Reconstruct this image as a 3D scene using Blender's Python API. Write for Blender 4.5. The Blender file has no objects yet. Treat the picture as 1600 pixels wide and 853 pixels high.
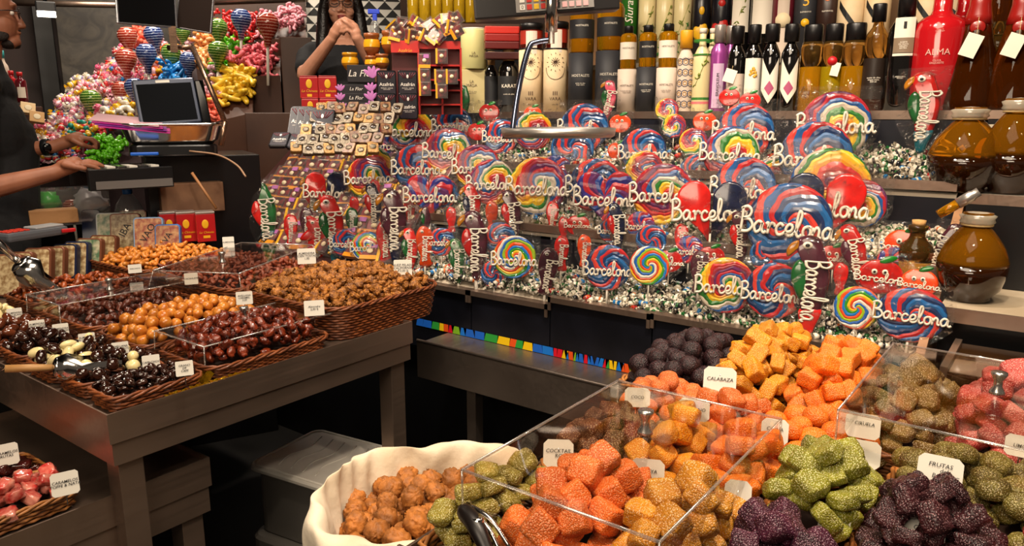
import bpy, bmesh, math, random
import numpy as np
from mathutils import Vector, Matrix, Euler, noise
SC = bpy.context.scene
COL = SC.collection
R = math.radians
PI = math.pi

# ------------------------------------------------------------------ camera
F = 1165.0; CX, CY = 800.0, 426.5; CAMH = 1.5
PITCH = math.atan2(246, F)
YAW = math.atan2(890, F*math.cos(PITCH)+246*math.sin(PITCH))
cam_d = bpy.data.cameras.new('camera'); cam = bpy.data.objects.new('camera', cam_d); COL.objects.link(cam)
cam_d.sensor_width = 36; cam_d.lens = 36*F/1600; cam_d.clip_start = .02; cam_d.clip_end = 60
cam.location = (0, 0, CAMH)
cam.rotation_euler = (PI/2-PITCH, 0, YAW-PI/2)
SC.camera = cam
# ------------------------------------------------------------------ world, exposure, lights
w = bpy.data.worlds.new('world'); SC.world = w; w.use_nodes = True
w.node_tree.nodes['Background'].inputs[0].default_value = (1.0, .80, .62, 1)
w.node_tree.nodes['Background'].inputs[1].default_value = .06
SC.view_settings.view_transform = 'Standard'; SC.view_settings.look = 'None'
SC.view_settings.gamma = 1; SC.view_settings.use_curve_mapping = False
SC.view_settings.exposure = .62
SC.cycles.transparent_max_bounces = 48
SC.cycles.max_bounces = 10; SC.cycles.transmission_bounces = 10; SC.cycles.glossy_bounces = 4; SC.cycles.diffuse_bounces = 3
SC.cycles.caustics_reflective = False; SC.cycles.caustics_refractive = False
SC.cycles.sample_clamp_indirect = 4; SC.cycles.use_denoising = True

def lamp(name, loc, target, power, color, size=.09, angle=95, blend=.6):
    ld = bpy.data.lights.new(name, 'SPOT'); ld.energy = power; ld.color = color; ld.shadow_soft_size = size
    ld.spot_size = R(angle); ld.spot_blend = blend
    o = bpy.data.objects.new(name, ld); COL.objects.link(o); o.location = loc
    o.rotation_euler = (Vector(target)-Vector(loc)).to_track_quat('-Z', 'Y').to_euler()
    return o
def area(name, loc, target, power, color, sx, sy):
    ld = bpy.data.lights.new(name, 'AREA'); ld.energy = power; ld.color = color; ld.shape = 'RECTANGLE'; ld.size = sx; ld.size_y = sy
    o = bpy.data.objects.new(name, ld); COL.objects.link(o); o.location = loc
    o.rotation_euler = (Vector(target)-Vector(loc)).to_track_quat('-Z', 'Y').to_euler()
    return o
WARM = (1.0, .82, .62); NEU = (1.0, .86, .71); COOL = (.80, .88, 1.0)
LAMPS = [
 ((.9, .15, 2.75), (1.25, .35, .9), 62, WARM, 80),
 ((1.5, -.5, 2.7), (1.5, .1, .95), 30, WARM, 75),
 ((1.15, 1.25, 2.7), (1.15, 1.9, .9), 42, NEU, 80),
 ((1.0, 2.9, 2.7), (1.15, 2.3, .9), 34, NEU, 80),
 ((1.75, .75, 2.75), (2.4, .6, 1.15), 58, NEU, 85),
 ((1.75, 1.75, 2.75), (2.4, 1.7, 1.15), 58, NEU, 85),
 ((1.75, 2.6, 2.75), (2.5, 2.7, 1.2), 62, NEU, 85),
 ((2.0, .1, 2.6), (2.9, .2, 1.45), 21, WARM, 80),
 ((2.1, 1.1, 2.6), (2.95, 1.2, 1.6), 14, WARM, 80),
 ((2.6, 2.3, 2.75), (3.1, 2.6, 1.6), 20, NEU, 80),
 ((2.6, 3.6, 3.1), (3.0, 4.6, 1.4), 52, NEU, 95),
 ((1.7, 4.0, 3.1), (2.2, 4.9, 1.3), 42, NEU, 95),
 ((.75, 2.6, 2.9), (1.3, 3.2, 1.1), 24, NEU, 80),
]
for i, (l, t, p, c, a) in enumerate(LAMPS):
    lamp('spot_lamp_light', l, t, p, c, .05, a)
area('market_hall_light', (.6, .6, 3.4), (1.3, 1.3, .8), 42, WARM, 1.6, 1.6)
area('candy_stall_light', (2.6, 4.6, 3.2), (3.0, 5.4, 1.2), 30, NEU, 1.4, .6)
area('fill_light', (-1.3, .4, 2.5), (.9, 1.6, .6), 30, WARM, 1.8, .8)  # added fill from the aisle side, brightens the steel and storage box

# ------------------------------------------------------------------ pixel rays onto real planes
def ray(px, py):
    x = (px-CX)/F; y = -(py-CY)/F
    fw = math.cos(PITCH)+y*math.sin(PITCH); up = -math.sin(PITCH)+y*math.cos(PITCH)
    c, s = math.cos(YAW), math.sin(YAW)
    return Vector((fw*c+x*s, fw*s-x*c, up))
EYE = Vector((0, 0, CAMH))
def at(px, py, z): r = ray(px, py); return EYE+r*((z-CAMH)/r.z)
def atx(px, py, X): r = ray(px, py); return EYE+r*(X/r.x)
def aty(px, py, Y): r = ray(px, py); return EYE+r*(Y/r.y)
def P(px, py, d):                       # d: forward distance
    r = ray(px, py); return EYE+r*d
FWD = Vector((math.cos(PITCH)*math.cos(YAW), math.cos(PITCH)*math.sin(YAW), -math.sin(PITCH)))
def depth(p): return (Vector(p)-EYE).dot(FWD)
def mpp(p): return depth(p)/F           # metres per pixel there
def facing(p): return math.atan2(p[1], p[0])-PI/2    # z rotation that turns local -Y to the eye

# ------------------------------------------------------------------ materials
def lin(c):
    if isinstance(c, str):
        c = [int(c[i:i+2], 16)/255 for i in (0, 2, 4)]
        return tuple((v/12.92 if v <= .04045 else ((v+.055)/1.055)**2.4) for v in c)
    return tuple(c[:3])
MATS = {}
def mat(name, color, rough=.5, metal=0, spec=.5, trans=0, ior=1.45, alpha=1, sss=0, bump=None, var=None, coat=0, emis=None, sparkle=None, aniso=0):
    if name in MATS: return MATS[name]
    m = bpy.data.materials.new(name); m.use_nodes = True; nt = m.node_tree; b = nt.nodes['Principled BSDF']
    c = lin(color)
    b.inputs['Base Color'].default_value = (*c, 1); b.inputs['Roughness'].default_value = rough; b.inputs['Metallic'].default_value = metal
    b.inputs['Specular IOR Level'].default_value = spec; b.inputs['Transmission Weight'].default_value = trans; b.inputs['IOR'].default_value = ior
    b.inputs['Alpha'].default_value = alpha; b.inputs['Coat Weight'].default_value = coat; b.inputs['Coat Roughness'].default_value = .05
    if sss:
        b.inputs['Subsurface Weight'].default_value = sss; b.inputs['Subsurface Radius'].default_value = (1, .5, .25); b.inputs['Subsurface Scale'].default_value = .006
    if emis: b.inputs['Emission Color'].default_value = (*lin(emis[0]), 1); b.inputs['Emission Strength'].default_value = emis[1]
    N = nt.nodes.new; L = nt.links.new
    tc = N('ShaderNodeTexCoord')
    last = None
    if var:                             # (colour2, scale, [detail])
        n = N('ShaderNodeTexNoise'); n.inputs['Scale'].default_value = var[1]; n.inputs['Detail'].default_value = 4
        L(tc.outputs['Object'], n.inputs['Vector'])
        cr = N('ShaderNodeValToRGB'); cr.color_ramp.elements[0].position = .38; cr.color_ramp.elements[1].position = .62
        cr.color_ramp.elements[0].color = (*c, 1); cr.color_ramp.elements[1].color = (*lin(var[0]), 1)
        L(n.outputs['Fac'], cr.inputs['Fac']); last = cr.outputs['Color']
        oi = N('ShaderNodeObjectInfo'); hs = N('ShaderNodeHueSaturation'); mr = N('ShaderNodeMapRange')
        mr.inputs['To Min'].default_value = .75; mr.inputs['To Max'].default_value = 1.2
        L(oi.outputs['Random'], mr.inputs['Value']); L(mr.outputs[0], hs.inputs['Value']); L(last, hs.inputs['Color']); last = hs.outputs['Color']
    if sparkle:                         # sugar crystals: (scale, amount, colour)
        v = N('ShaderNodeTexVoronoi'); v.inputs['Scale'].default_value = sparkle[0]; L(tc.outputs['Object'], v.inputs['Vector'])
        s2 = N('ShaderNodeMapRange'); s2.inputs['From Min'].default_value = sparkle[1]; s2.inputs['From Max'].default_value = sparkle[1]*.35
        s2.inputs['To Min'].default_value = 0.0; s2.inputs['To Max'].default_value = .85
        L(v.outputs['Distance'], s2.inputs['Value'])
        mx = N('ShaderNodeMix'); mx.data_type = 'RGBA'; L(s2.outputs[0], mx.inputs['Factor'])
        if last: L(last, mx.inputs['A'])
        else: mx.inputs['A'].default_value = (*c, 1)
        mx.inputs['B'].default_value = (*lin(sparkle[2]), 1); last = mx.outputs['Result']
        bp = N('ShaderNodeBump'); bp.inputs['Strength'].default_value = .7; bp.inputs['Distance'].default_value = .002
        L(v.outputs['Distance'], bp.inputs['Height']); L(bp.outputs['Normal'], b.inputs['Normal'])
    if last: L(last, b.inputs['Base Color'])
    if bump:                            # (scale, strength)
        n = N('ShaderNodeTexNoise'); n.inputs['Scale'].default_value = bump[0]; n.inputs['Detail'].default_value = 5
        L(tc.outputs['Object'], n.inputs['Vector'])
        bp = N('ShaderNodeBump'); bp.inputs['Strength'].default_value = bump[1]; bp.inputs['Distance'].default_value = .004
        L(n.outputs['Fac'], bp.inputs['Height']); L(bp.outputs['Normal'], b.inputs['Normal'])
    MATS[name] = m
    return m
def steel(name, color, rough=.32, scale=(2, 60, 60)):
    if name in MATS: return MATS[name]
    m = mat(name, color, rough, .9); nt = m.node_tree; b = nt.nodes['Principled BSDF']; N = nt.nodes.new; L = nt.links.new
    tc = N('ShaderNodeTexCoord'); mp = N('ShaderNodeMapping'); mp.inputs['Scale'].default_value = scale
    n = N('ShaderNodeTexNoise'); n.inputs['Scale'].default_value = 1.5; n.inputs['Detail'].default_value = 6
    L(tc.outputs['Object'], mp.inputs['Vector']); L(mp.outputs[0], n.inputs['Vector'])
    n2 = N('ShaderNodeTexNoise'); n2.inputs['Scale'].default_value = 7; n2.inputs['Detail'].default_value = 8; L(tc.outputs['Object'], n2.inputs['Vector'])
    ad = N('ShaderNodeMath'); ad.operation = 'ADD'; L(n.outputs['Fac'], ad.inputs[0]); L(n2.outputs['Fac'], ad.inputs[1])
    mr = N('ShaderNodeMapRange'); mr.inputs['From Min'].default_value = .7; mr.inputs['From Max'].default_value = 1.35
    mr.inputs['To Min'].default_value = rough-.05; mr.inputs['To Max'].default_value = rough+.10
    L(ad.outputs[0], mr.inputs['Value']); L(mr.outputs[0], b.inputs['Roughness'])
    bp = N('ShaderNodeBump'); bp.inputs['Strength'].default_value = .12; bp.inputs['Distance'].default_value = .001
    L(n.outputs['Fac'], bp.inputs['Height']); L(bp.outputs['Normal'], b.inputs['Normal'])
    return m
def clear(name, tint=(1, 1, 1), gloss=.08, rough=.05, crinkle=0, haze=0.0, hazecol=(1, .95, .9)):
    """thin clear plastic: transparent sheet with a Fresnel shine; crinkle makes cellophane"""
    if name in MATS: return MATS[name]
    m = bpy.data.materials.new(name); m.use_nodes = True; nt = m.node_tree; nt.nodes.clear(); N = nt.nodes.new; L = nt.links.new
    out = N('ShaderNodeOutputMaterial'); t = N('ShaderNodeBsdfTransparent'); t.inputs[0].default_value = (*tint, 1)
    g = N('ShaderNodeBsdfGlossy'); g.inputs['Roughness'].default_value = rough
    ge = N('ShaderNodeNewGeometry'); dt = N('ShaderNodeVectorMath'); dt.operation = 'DOT_PRODUCT'; L(ge.outputs['Normal'], dt.inputs[0]); L(ge.outputs['Incoming'], dt.inputs[1])
    ab = N('ShaderNodeMath'); ab.operation = 'ABSOLUTE'; L(dt.outputs['Value'], ab.inputs[0]); om = N('ShaderNodeMath'); om.operation = 'SUBTRACT'; om.inputs[0].default_value = 1; L(ab.outputs[0], om.inputs[1]); fr = N('ShaderNodeMath'); fr.operation = 'POWER'; fr.inputs[1].default_value = 5; L(om.outputs[0], fr.inputs[0])
    mr = N('ShaderNodeMapRange'); mr.inputs['To Min'].default_value = gloss; mr.inputs['To Max'].default_value = .85
    L(fr.outputs[0], mr.inputs['Value'])
    if crinkle:
        tc0 = N('ShaderNodeTexCoord'); n0 = N('ShaderNodeTexNoise'); n0.inputs['Scale'].default_value = crinkle*.7; n0.inputs['Detail'].default_value = 2; n0.inputs['Distortion'].default_value = 2.5
        L(tc0.outputs['Object'], n0.inputs['Vector']); pk = N('ShaderNodeMapRange'); pk.inputs['From Min'].default_value = .555; pk.inputs['From Max'].default_value = .66; pk.inputs['To Min'].default_value = .010; pk.inputs['To Max'].default_value = .34
        L(n0.outputs['Fac'], pk.inputs['Value']); mr = pk
    mx = N('ShaderNodeMixShader'); L(mr.outputs[0], mx.inputs[0]); L(t.outputs[0], mx.inputs[1]); L(g.outputs[0], mx.inputs[2])
    last = mx.outputs[0]
    if crinkle:
        tc = N('ShaderNodeTexCoord'); n = N('ShaderNodeTexNoise'); n.inputs['Scale'].default_value = crinkle; n.inputs['Detail'].default_value = 3; n.inputs['Distortion'].default_value = 1.5
        L(tc.outputs['Object'], n.inputs['Vector'])
        bp = N('ShaderNodeBump'); bp.inputs['Strength'].default_value = 1.0; bp.inputs['Distance'].default_value = .12
        L(n.outputs['Fac'], bp.inputs['Height']); L(bp.outputs['Normal'], g.inputs['Normal'])
    if haze:
        d = N('ShaderNodeBsdfDiffuse'); d.inputs[0].default_value = (*hazecol, 1)
        mx2 = N('ShaderNodeMixShader'); mx2.inputs[0].default_value = haze; L(last, mx2.inputs[1]); L(d.outputs[0], mx2.inputs[2]); last = mx2.outputs[0]
    L(last, out.inputs[0]); MATS[name] = m
    return m
def swirl(name, cols, n, twist, wob=.25):
    """pulled sugar stripes winding round the middle of a lollipop (local unit radius)"""
    m = mat(name, cols[0], .18, coat=.4); nt = m.node_tree; b = nt.nodes['Principled BSDF']; N = nt.nodes.new; L = nt.links.new
    tc = N('ShaderNodeTexCoord'); sp = N('ShaderNodeSeparateXYZ'); L(tc.outputs['Object'], sp.inputs[0])
    at2 = N('ShaderNodeMath'); at2.operation = 'ARCTAN2'; L(sp.outputs['Y'], at2.inputs[0]); L(sp.outputs['X'], at2.inputs[1])
    m1 = N('ShaderNodeMath'); m1.operation = 'MULTIPLY'; m1.inputs[1].default_value = n/(2*PI); L(at2.outputs[0], m1.inputs[0])
    cb = N('ShaderNodeCombineXYZ'); L(sp.outputs['X'], cb.inputs[0]); L(sp.outputs['Y'], cb.inputs[1])
    ln = N('ShaderNodeVectorMath'); ln.operation = 'LENGTH'; L(cb.outputs[0], ln.inputs[0])
    m2 = N('ShaderNodeMath'); m2.operation = 'MULTIPLY'; m2.inputs[1].default_value = twist; L(ln.outputs['Value'], m2.inputs[0])
    ns = N('ShaderNodeTexNoise'); ns.inputs['Scale'].default_value = 1.6; oi = N('ShaderNodeObjectInfo')
    ns.noise_dimensions = '4D'; mw = N('ShaderNodeMath'); mw.operation = 'MULTIPLY'; mw.inputs[1].default_value = 60
    L(oi.outputs['Random'], mw.inputs[0]); L(mw.outputs[0], ns.inputs['W']); L(tc.outputs['Object'], ns.inputs['Vector'])
    m3 = N('ShaderNodeMath'); m3.operation = 'MULTIPLY'; m3.inputs[1].default_value = wob*4; L(ns.outputs['Fac'], m3.inputs[0])
    a1 = N('ShaderNodeMath'); L(m1.outputs[0], a1.inputs[0]); L(m2.outputs[0], a1.inputs[1])
    a2 = N('ShaderNodeMath'); L(a1.outputs[0], a2.inputs[0]); L(m3.outputs[0], a2.inputs[1])
    fr = N('ShaderNodeMath'); fr.operation = 'FRACT'; L(a2.outputs[0], fr.inputs[0])
    cr = N('ShaderNodeValToRGB'); cr.color_ramp.interpolation = 'CONSTANT'; e = cr.color_ramp.elements
    while len(e) < len(cols): e.new(.5)
    for i, c in enumerate(cols): e[i].position = i/len(cols); e[i].color = (*lin(c), 1)
    L(fr.outputs[0], cr.inputs['Fac']); L(cr.outputs[0], b.inputs['Base Color'])
    bp = N('ShaderNodeBump'); bp.inputs['Strength'].default_value = .25; bp.inputs['Distance'].default_value = .03
    m5 = N('ShaderNodeMath'); m5.operation = 'PINGPONG'; m5.inputs[1].default_value = .5; mm = N('ShaderNodeMath'); mm.operation = 'MULTIPLY'; mm.inputs[1].default_value = len(cols)
    L(a2.outputs[0], mm.inputs[0]); L(mm.outputs[0], m5.inputs[0]); L(m5.outputs[0], bp.inputs['Height']); L(bp.outputs['Normal'], b.inputs['Normal'])
    return m

# ------------------------------------------------------------------ mesh builder
def rotm(rx=0, ry=0, rz=0): return Euler((rx, ry, rz)).to_matrix().to_4x4()
def crom(pts, sub=4, closed=False):
    pts = [Vector(p) for p in pts]; n = len(pts); out = []
    rng = range(n if closed else n-1)
    for i in rng:
        p0 = pts[(i-1) % n] if closed or i > 0 else pts[0]*2-pts[1]
        p1 = pts[i]; p2 = pts[(i+1) % n]
        p3 = pts[(i+2) % n] if closed or i+2 < n else p2*2-p1
        for k in range(sub):
            t = k/sub
            out.append(.5*((2*p1)+(p2-p0)*t+(2*p0-5*p1+4*p2-p3)*t*t+(3*p1-p0-3*p2+p3)*t**3))
    if not closed: out.append(pts[-1])
    return out
class MB:
    def __init__(s): s.v = []; s.f = []; s.m = []; s.s = []
    def add(s, v, f, mi=0, smooth=False, M=None):
        o = len(s.v)
        s.v += [tuple(M @ Vector(p)) for p in v] if M else [tuple(p) for p in v]
        s.f += [tuple(i+o for i in q) for q in f]; s.m += [mi]*len(f); s.s += [smooth]*len(f)
        return s
    def box(s, lo, hi, mi=0, bev=0, M=None):
        x0, y0, z0 = lo; x1, y1, z1 = hi
        if not bev:
            v = [(x0, y0, z0), (x1, y0, z0), (x1, y1, z0), (x0, y1, z0), (x0, y0, z1), (x1, y0, z1), (x1, y1, z1), (x0, y1, z1)]
            return s.add(v, [(0, 3, 2, 1), (4, 5, 6, 7), (0, 1, 5, 4), (1, 2, 6, 5), (2, 3, 7, 6), (3, 0, 4, 7)], mi, False, M)
        b = min(bev, (x1-x0)/2.01, (y1-y0)/2.01, (z1-z0)/2.01)
        bm = bmesh.new(); bmesh.ops.create_cube(bm, size=1)
        for q in bm.verts: q.co = Vector((x0+(q.co.x+.5)*(x1-x0), y0+(q.co.y+.5)*(y1-y0), z0+(q.co.z+.5)*(z1-z0)))
        bmesh.ops.bevel(bm, geom=bm.edges[:], offset=b, segments=2, affect='EDGES', profile=.6)
        bm.verts.index_update(); vv = [q.co[:] for q in bm.verts]; ff = [[q.index for q in f.verts] for f in bm.faces]; bm.free()
        return s.add(vv, ff, mi, False, M)
    def rbox(s, c, size, rad, mi=0, seg=4, M=None, bev=0.0):
        """box with its upright edges rounded"""
        hx, hy = size[0]/2, size[1]/2; pts = rrect(hx, hy, rad, seg)
        return s.prism([(c[0]+p[0], c[1]+p[1]) for p in pts], c[2], c[2]+size[2], mi, M, bev)
    def prism(s, poly, z0, z1, mi=0, M=None, bev=0, smooth=False):
        n = len(poly)
        if bev:
            cx = sum(p[0] for p in poly)/n; cy = sum(p[1] for p in poly)/n
            def sh(k, z): return [(p[0]+(cx-p[0])/max(1e-6, math.hypot(p[0]-cx, p[1]-cy))*k, p[1]+(cy-p[1])/max(1e-6, math.hypot(p[0]-cx, p[1]-cy))*k, z) for p in poly]
            rings = [sh(bev, z0), sh(0, z0+bev), sh(0, z1-bev), sh(bev, z1)]
        else: rings = [[(p[0], p[1], z0) for p in poly], [(p[0], p[1], z1) for p in poly]]
        v = sum(rings, []); f = []
        for k in range(len(rings)-1):
            f += [(k*n+i, k*n+(i+1) % n, (k+1)*n+(i+1) % n, (k+1)*n+i) for i in range(n)]
        s.add(v, f, mi, smooth, M)
        o = len(rings)-1
        s.add(rings[0], [tuple(reversed(range(n)))], mi, False, M); s.add(rings[-1], [tuple(range(n))], mi, False, M)
        return s
    def tube(s, pts, r, n=6, mi=0, closed=False, cap=True, M=None, smooth=True):
        pts = [Vector(p) for p in pts]; k = len(pts); v = []; f = []
        if k < 2: return s
        rs = r if isinstance(r, (list, tuple)) else [r]*k
        t0 = (pts[1]-pts[0]).normalized(); up = Vector((0, 0, 1)) if abs(t0.z) < .9 else Vector((1, 0, 0))
        a = t0.cross(up).normalized()
        for i, p in enumerate(pts):
            if closed: t = (pts[(i+1) % k]-pts[i-1])
            else: t = pts[min(i+1, k-1)]-pts[max(i-1, 0)]
            if t.length < 1e-9: t = t0
            t = t.normalized(); a = (a-t*a.dot(t))
            if a.length < 1e-6: a = t.orthogonal()
            a.normalize(); b = t.cross(a)
            for j in range(n):
                an = 2*PI*j/n; v.append(p+(a*math.cos(an)+b*math.sin(an))*rs[i])
        for i in range(k if closed else k-1):
            for j in range(n):
                i2 = (i+1) % k; f.append((i*n+j, i*n+(j+1) % n, i2*n+(j+1) % n, i2*n+j))
        if cap and not closed: f += [tuple(reversed(range(n))), tuple((k-1)*n+j for j in range(n))]
        return s.add(v, f, mi, smooth, M)
    def lathe(s, prof, n=24, mi=0, M=None, smooth=True, a0=0, a1=2*PI, cap=True):
        full = abs(a1-a0-2*PI) < 1e-6; m = n if full else n+1; v = []; f = []
        for (r, z) in prof:
            for j in range(m):
                an = a0+(a1-a0)*j/n; v.append((r*math.cos(an), r*math.sin(an), z))
        for i in range(len(prof)-1):
            for j in range(n):
                j2 = (j+1) % m; f.append((i*m+j, i*m+j2, (i+1)*m+j2, (i+1)*m+j))
        if cap and full:
            if prof[0][0] > 1e-5: f.append(tuple(reversed(range(m))))
            if prof[-1][0] > 1e-5: f.append(tuple((len(prof)-1)*m+j for j in range(m)))
        return s.add(v, f, mi, smooth, M)
    def ball(s, c, r, mi=0, nu=14, nv=9, fn=None, M=None):
        r = r if isinstance(r, (list, tuple)) else (r, r, r); v = [Vector((0, 0, -1))]; f = []
        for i in range(1, nv):
            th = PI*i/nv
            for j in range(nu):
                an = 2*PI*j/nu; v.append(Vector((math.sin(th)*math.cos(an), math.sin(th)*math.sin(an), -math.cos(th))))
        v.append(Vector((0, 0, 1))); top = len(v)-1
        for j in range(nu):
            f.append((0, 1+(j+1) % nu, 1+j)); f.append((top, top-nu+j, top-nu+(j+1) % nu))
        for i in range(nv-2):
            for j in range(nu):
                a = 1+i*nu; f.append((a+j, a+(j+1) % nu, a+nu+(j+1) % nu, a+nu+j))
        out = []
        for p in v:
            q = fn(p) if fn else p
            out.append((c[0]+q[0]*r[0], c[1]+q[1]*r[1], c[2]+q[2]*r[2]))
        return s.add(out, f, mi, True, M)
    def mesh(s, name, mats):
        me = bpy.data.meshes.new(name); me.from_pydata(s.v, [], s.f)
        for m in (mats if isinstance(mats, (list, tuple)) else [mats]): me.materials.append(m)
        me.polygons.foreach_set('material_index', s.m); me.polygons.foreach_set('use_smooth', s.s); me.update()
        return me
    def build(s, name, mats, parent=None, loc=None, rot=None): return obj(name, s.mesh(name, mats), parent, loc, rot)
def rrect(hx, hy, rad, seg=4):
    rad = min(rad, hx, hy); out = []
    for (sx, sy, a) in ((1, 1, 0), (-1, 1, 90), (-1, -1, 180), (1, -1, 270)):
        for k in range(seg+1):
            an = R(a+90*k/seg); out.append((sx*(hx-rad)+rad*math.cos(an), sy*(hy-rad)+rad*math.sin(an)))
    return out
def obj(name, me, parent=None, loc=None, rot=None, scale=None):
    o = bpy.data.objects.new(name, me); COL.objects.link(o)
    if parent: o.parent = parent
    if loc is not None: o.location = loc
    if rot is not None: o.rotation_euler = rot
    if scale is not None: o.scale = scale if isinstance(scale, (tuple, list, Vector)) else (scale,)*3
    return o
def tag(o, label, cat, group=None, kind=None):
    o['label'] = label; o['category'] = cat
    if group: o['group'] = group
    if kind: o['kind'] = kind
    return o
def thing(name, label, cat, loc=(0, 0, 0), rz=0, group=None):
    o = bpy.data.objects.new(name, None); COL.objects.link(o); o.location = loc; o.rotation_euler = (0, 0, rz); o.empty_display_size = .02
    return tag(o, label, cat, group)
def struct(o): o['kind'] = 'structure'; return o
def merged(name, meshes, placements, mats):
    """one mesh of many copies of small meshes (for what nobody could count)"""
    V = []; Fc = []; MI = []; off = 0; cache = {}
    for (mi, loc, rot, sc) in placements:
        me = meshes[mi]
        if mi not in cache:
            a = np.empty(len(me.vertices)*3); me.vertices.foreach_get('co', a)
            cache[mi] = (a.reshape(-1, 3), [tuple(p.vertices) for p in me.polygons], [p.material_index for p in me.polygons])
        a, fs, ms = cache[mi]
        m = np.array(Euler(rot).to_matrix())*sc
        V.append(a@m.T+np.array(loc)); Fc += [tuple(i+off for i in f) for f in fs]; MI += ms; off += len(a)
    me = bpy.data.meshes.new(name); me.from_pydata(np.concatenate(V).tolist(), [], Fc)
    for m in mats: me.materials.append(m)
    me.polygons.foreach_set('material_index', MI); me.polygons.foreach_set('use_smooth', [True]*len(Fc)); me.update()
    return me
_txt = {}
def text_mesh(body, mat_, size=1.0, bend=0, extrude=.01, align='CENTER', bold=0.0, shear=0):
    """lettering in the built-in font, in local XZ (reads along +X, up +Z, facing -Y); bend wraps it round a cylinder of that radius"""
    key = (body, mat_.name, size, bend, extrude, align, bold, shear)
    if key in _txt: return _txt[key]
    cu = bpy.data.curves.new('lettering', 'FONT'); cu.body = body; cu.size = size; cu.align_x = align; cu.align_y = 'CENTER'
    cu.extrude = extrude*size; cu.resolution_u = 2; cu.offset = bold*size; cu.shear = shear; cu.space_line = .9
    o = bpy.data.objects.new('lettering', cu)
    me0 = o.to_mesh(); v = np.empty(len(me0.vertices)*3); me0.vertices.foreach_get('co', v); v = v.reshape(-1, 3)
    fs = [tuple(p.vertices) for p in me0.polygons]; o.to_mesh_clear(); bpy.data.objects.remove(o); bpy.data.curves.remove(cu)
    if bend:
        a = v[:, 0]/bend; rr = bend+v[:, 2]; out = np.stack([rr*np.sin(a), -rr*np.cos(a), v[:, 1]], 1)
    else: out = np.stack([v[:, 0], -v[:, 2], v[:, 1]], 1)
    me = bpy.data.meshes.new('lettering'); me.from_pydata(out.tolist(), [], fs); me.materials.append(mat_); me.update()
    _txt[key] = me
    return me

# ------------------------------------------------------------------ shared materials
STEEL = steel('brushed_steel', 'a58e7e', .34)
STEELD = steel('dark_brushed_steel', '85786e', .38)
CHROME = mat('polished_chrome', 'd0ccc8', .15, 1.0)
BLACKP = mat('black_panel', '0c0d14', .35, var=('15161f', 6))
BLACK = mat('black_plastic', '0d0d0f', .35)
BLACKG = mat('black_gloss', '08080a', .08)
WOODD = mat('dark_brown_panel', '3a2319', .42, var=('4a2e20', 3), bump=(30, .1))
WICK = mat('wicker', '8a4a22', .5, var=('5a2b12', 40), coat=.2)
WICKL = mat('pale_wicker', 'b9793c', .5, var=('7b451c', 40), coat=.15)
LINER = mat('basket_floor', '2a160c', .7)
WHITE = mat('white_card', 'cfcabf', .6)
INK = mat('black_ink', '0a0a0a', .6)
GOLDF = mat('gold_foil', 'd9a521', .22, .9, bump=(60, .8))
ACRY = clear('clear_acrylic', (.99, .975, .955), .045, .03)
GLASST = clear('clear_glass', (.96, .98, .96), .06, .02)
RED = mat('red_print', 'b3151b', .4); CREAM = mat('cream_paper', 'd8c6a2', .6)
rng = random.Random(7)

# ------------------------------------------------------------------ the hall: floor, walls, ceiling
struct(MB().box((-4, -4, -.1), (9, 10, 0)).build('floor', mat('grey_stone_floor', '1b1917', .5, var=('141210', 3))))
struct(MB().box((-4, -4, 4.2), (9, 10, 4.3)).build('ceiling', mat('hall_ceiling', '1c1815', .8, var=('14110f', 2))))
struct(MB().box((4.9, -4, 0), (5.0, 10, 4.2)).build('wall_right', WOODD))
struct(MB().box((-4, 7.9, 0), (4.9, 8.0, 4.2)).build('wall_back', mat('red_brown_wall', '3b1d14', .5, var=('2a140e', 2))))

# ------------------------------------------------------------------ steel tables and counters
def table(name, label, x0, x1, y0, y1, z, skirt, rail, legs, cat='table', inset=.02, lw=.055):
    t = thing(name, label, cat, ((x0+x1)/2, (y0+y1)/2, 0)); ox, oy = (x0+x1)/2, (y0+y1)/2
    t.location = (ox, oy, 0)
    hx, hy = (x1-x0)/2, (y1-y0)/2
    MB().box((-hx+.004, -hy+.004, z-.022), (hx-.004, hy-.004, z-.014)).build('table_top', STEEL, t)
    m = MB()
    for (a, b) in (((-hx, -hy, z-skirt), (hx, -hy+.004, z)), ((-hx, hy-.004, z-skirt), (hx, hy, z)), ((-hx, -hy+.004, z-skirt), (-hx+.004, hy-.004, z)), ((hx-.004, -hy+.004, z-skirt), (hx, hy-.004, z))): m.box(a, b)
    m.build('skirt', STEEL, t)
    m = MB(); i = .006; zz = z-skirt-.003
    for (a, b) in (((-hx+i, -hy+i, zz-rail), (hx-i, -hy+i+.04, zz)), ((-hx+i, hy-i-.04, zz-rail), (hx-i, hy-i, zz)), ((-hx+i, -hy+i+.04, zz-rail), (-hx+i+.04, hy-i-.04, zz)), ((hx-i-.04, -hy+i+.04, zz-rail), (hx-i, hy-i-.04, zz))): m.box(a, b)
    m.build('rail', STEEL, t)
    for (sx, sy) in legs:
        lx = (hx-inset-lw/2)*sx; ly = (hy-inset-lw/2)*sy
        MB().box((lx-lw/2, ly-lw/2, 0), (lx+lw/2, ly+lw/2, zz-rail), bev=.002).build('leg', STEEL, t)
    return t
ALL4 = ((-1, -1), (1, -1), (-1, 1), (1, 1))
table('steel_table', 'stainless steel table carrying the baskets of nuts and chocolates', .667, 1.578, 1.56, 3.11, .885, .068, .05, ALL4)
table('low_steel_table', 'lower steel table of wrapped sweets tucked under the nut table', -.25, .92, 1.62, 2.35, .675, .075, .065, ALL4)
def baseboard(): pass
# fruit table
table('fruit_table', 'steel table under the baskets of sugared fruit jellies', .62, 1.78, -.55, .70, .86, .07, .05, ALL4)

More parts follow.
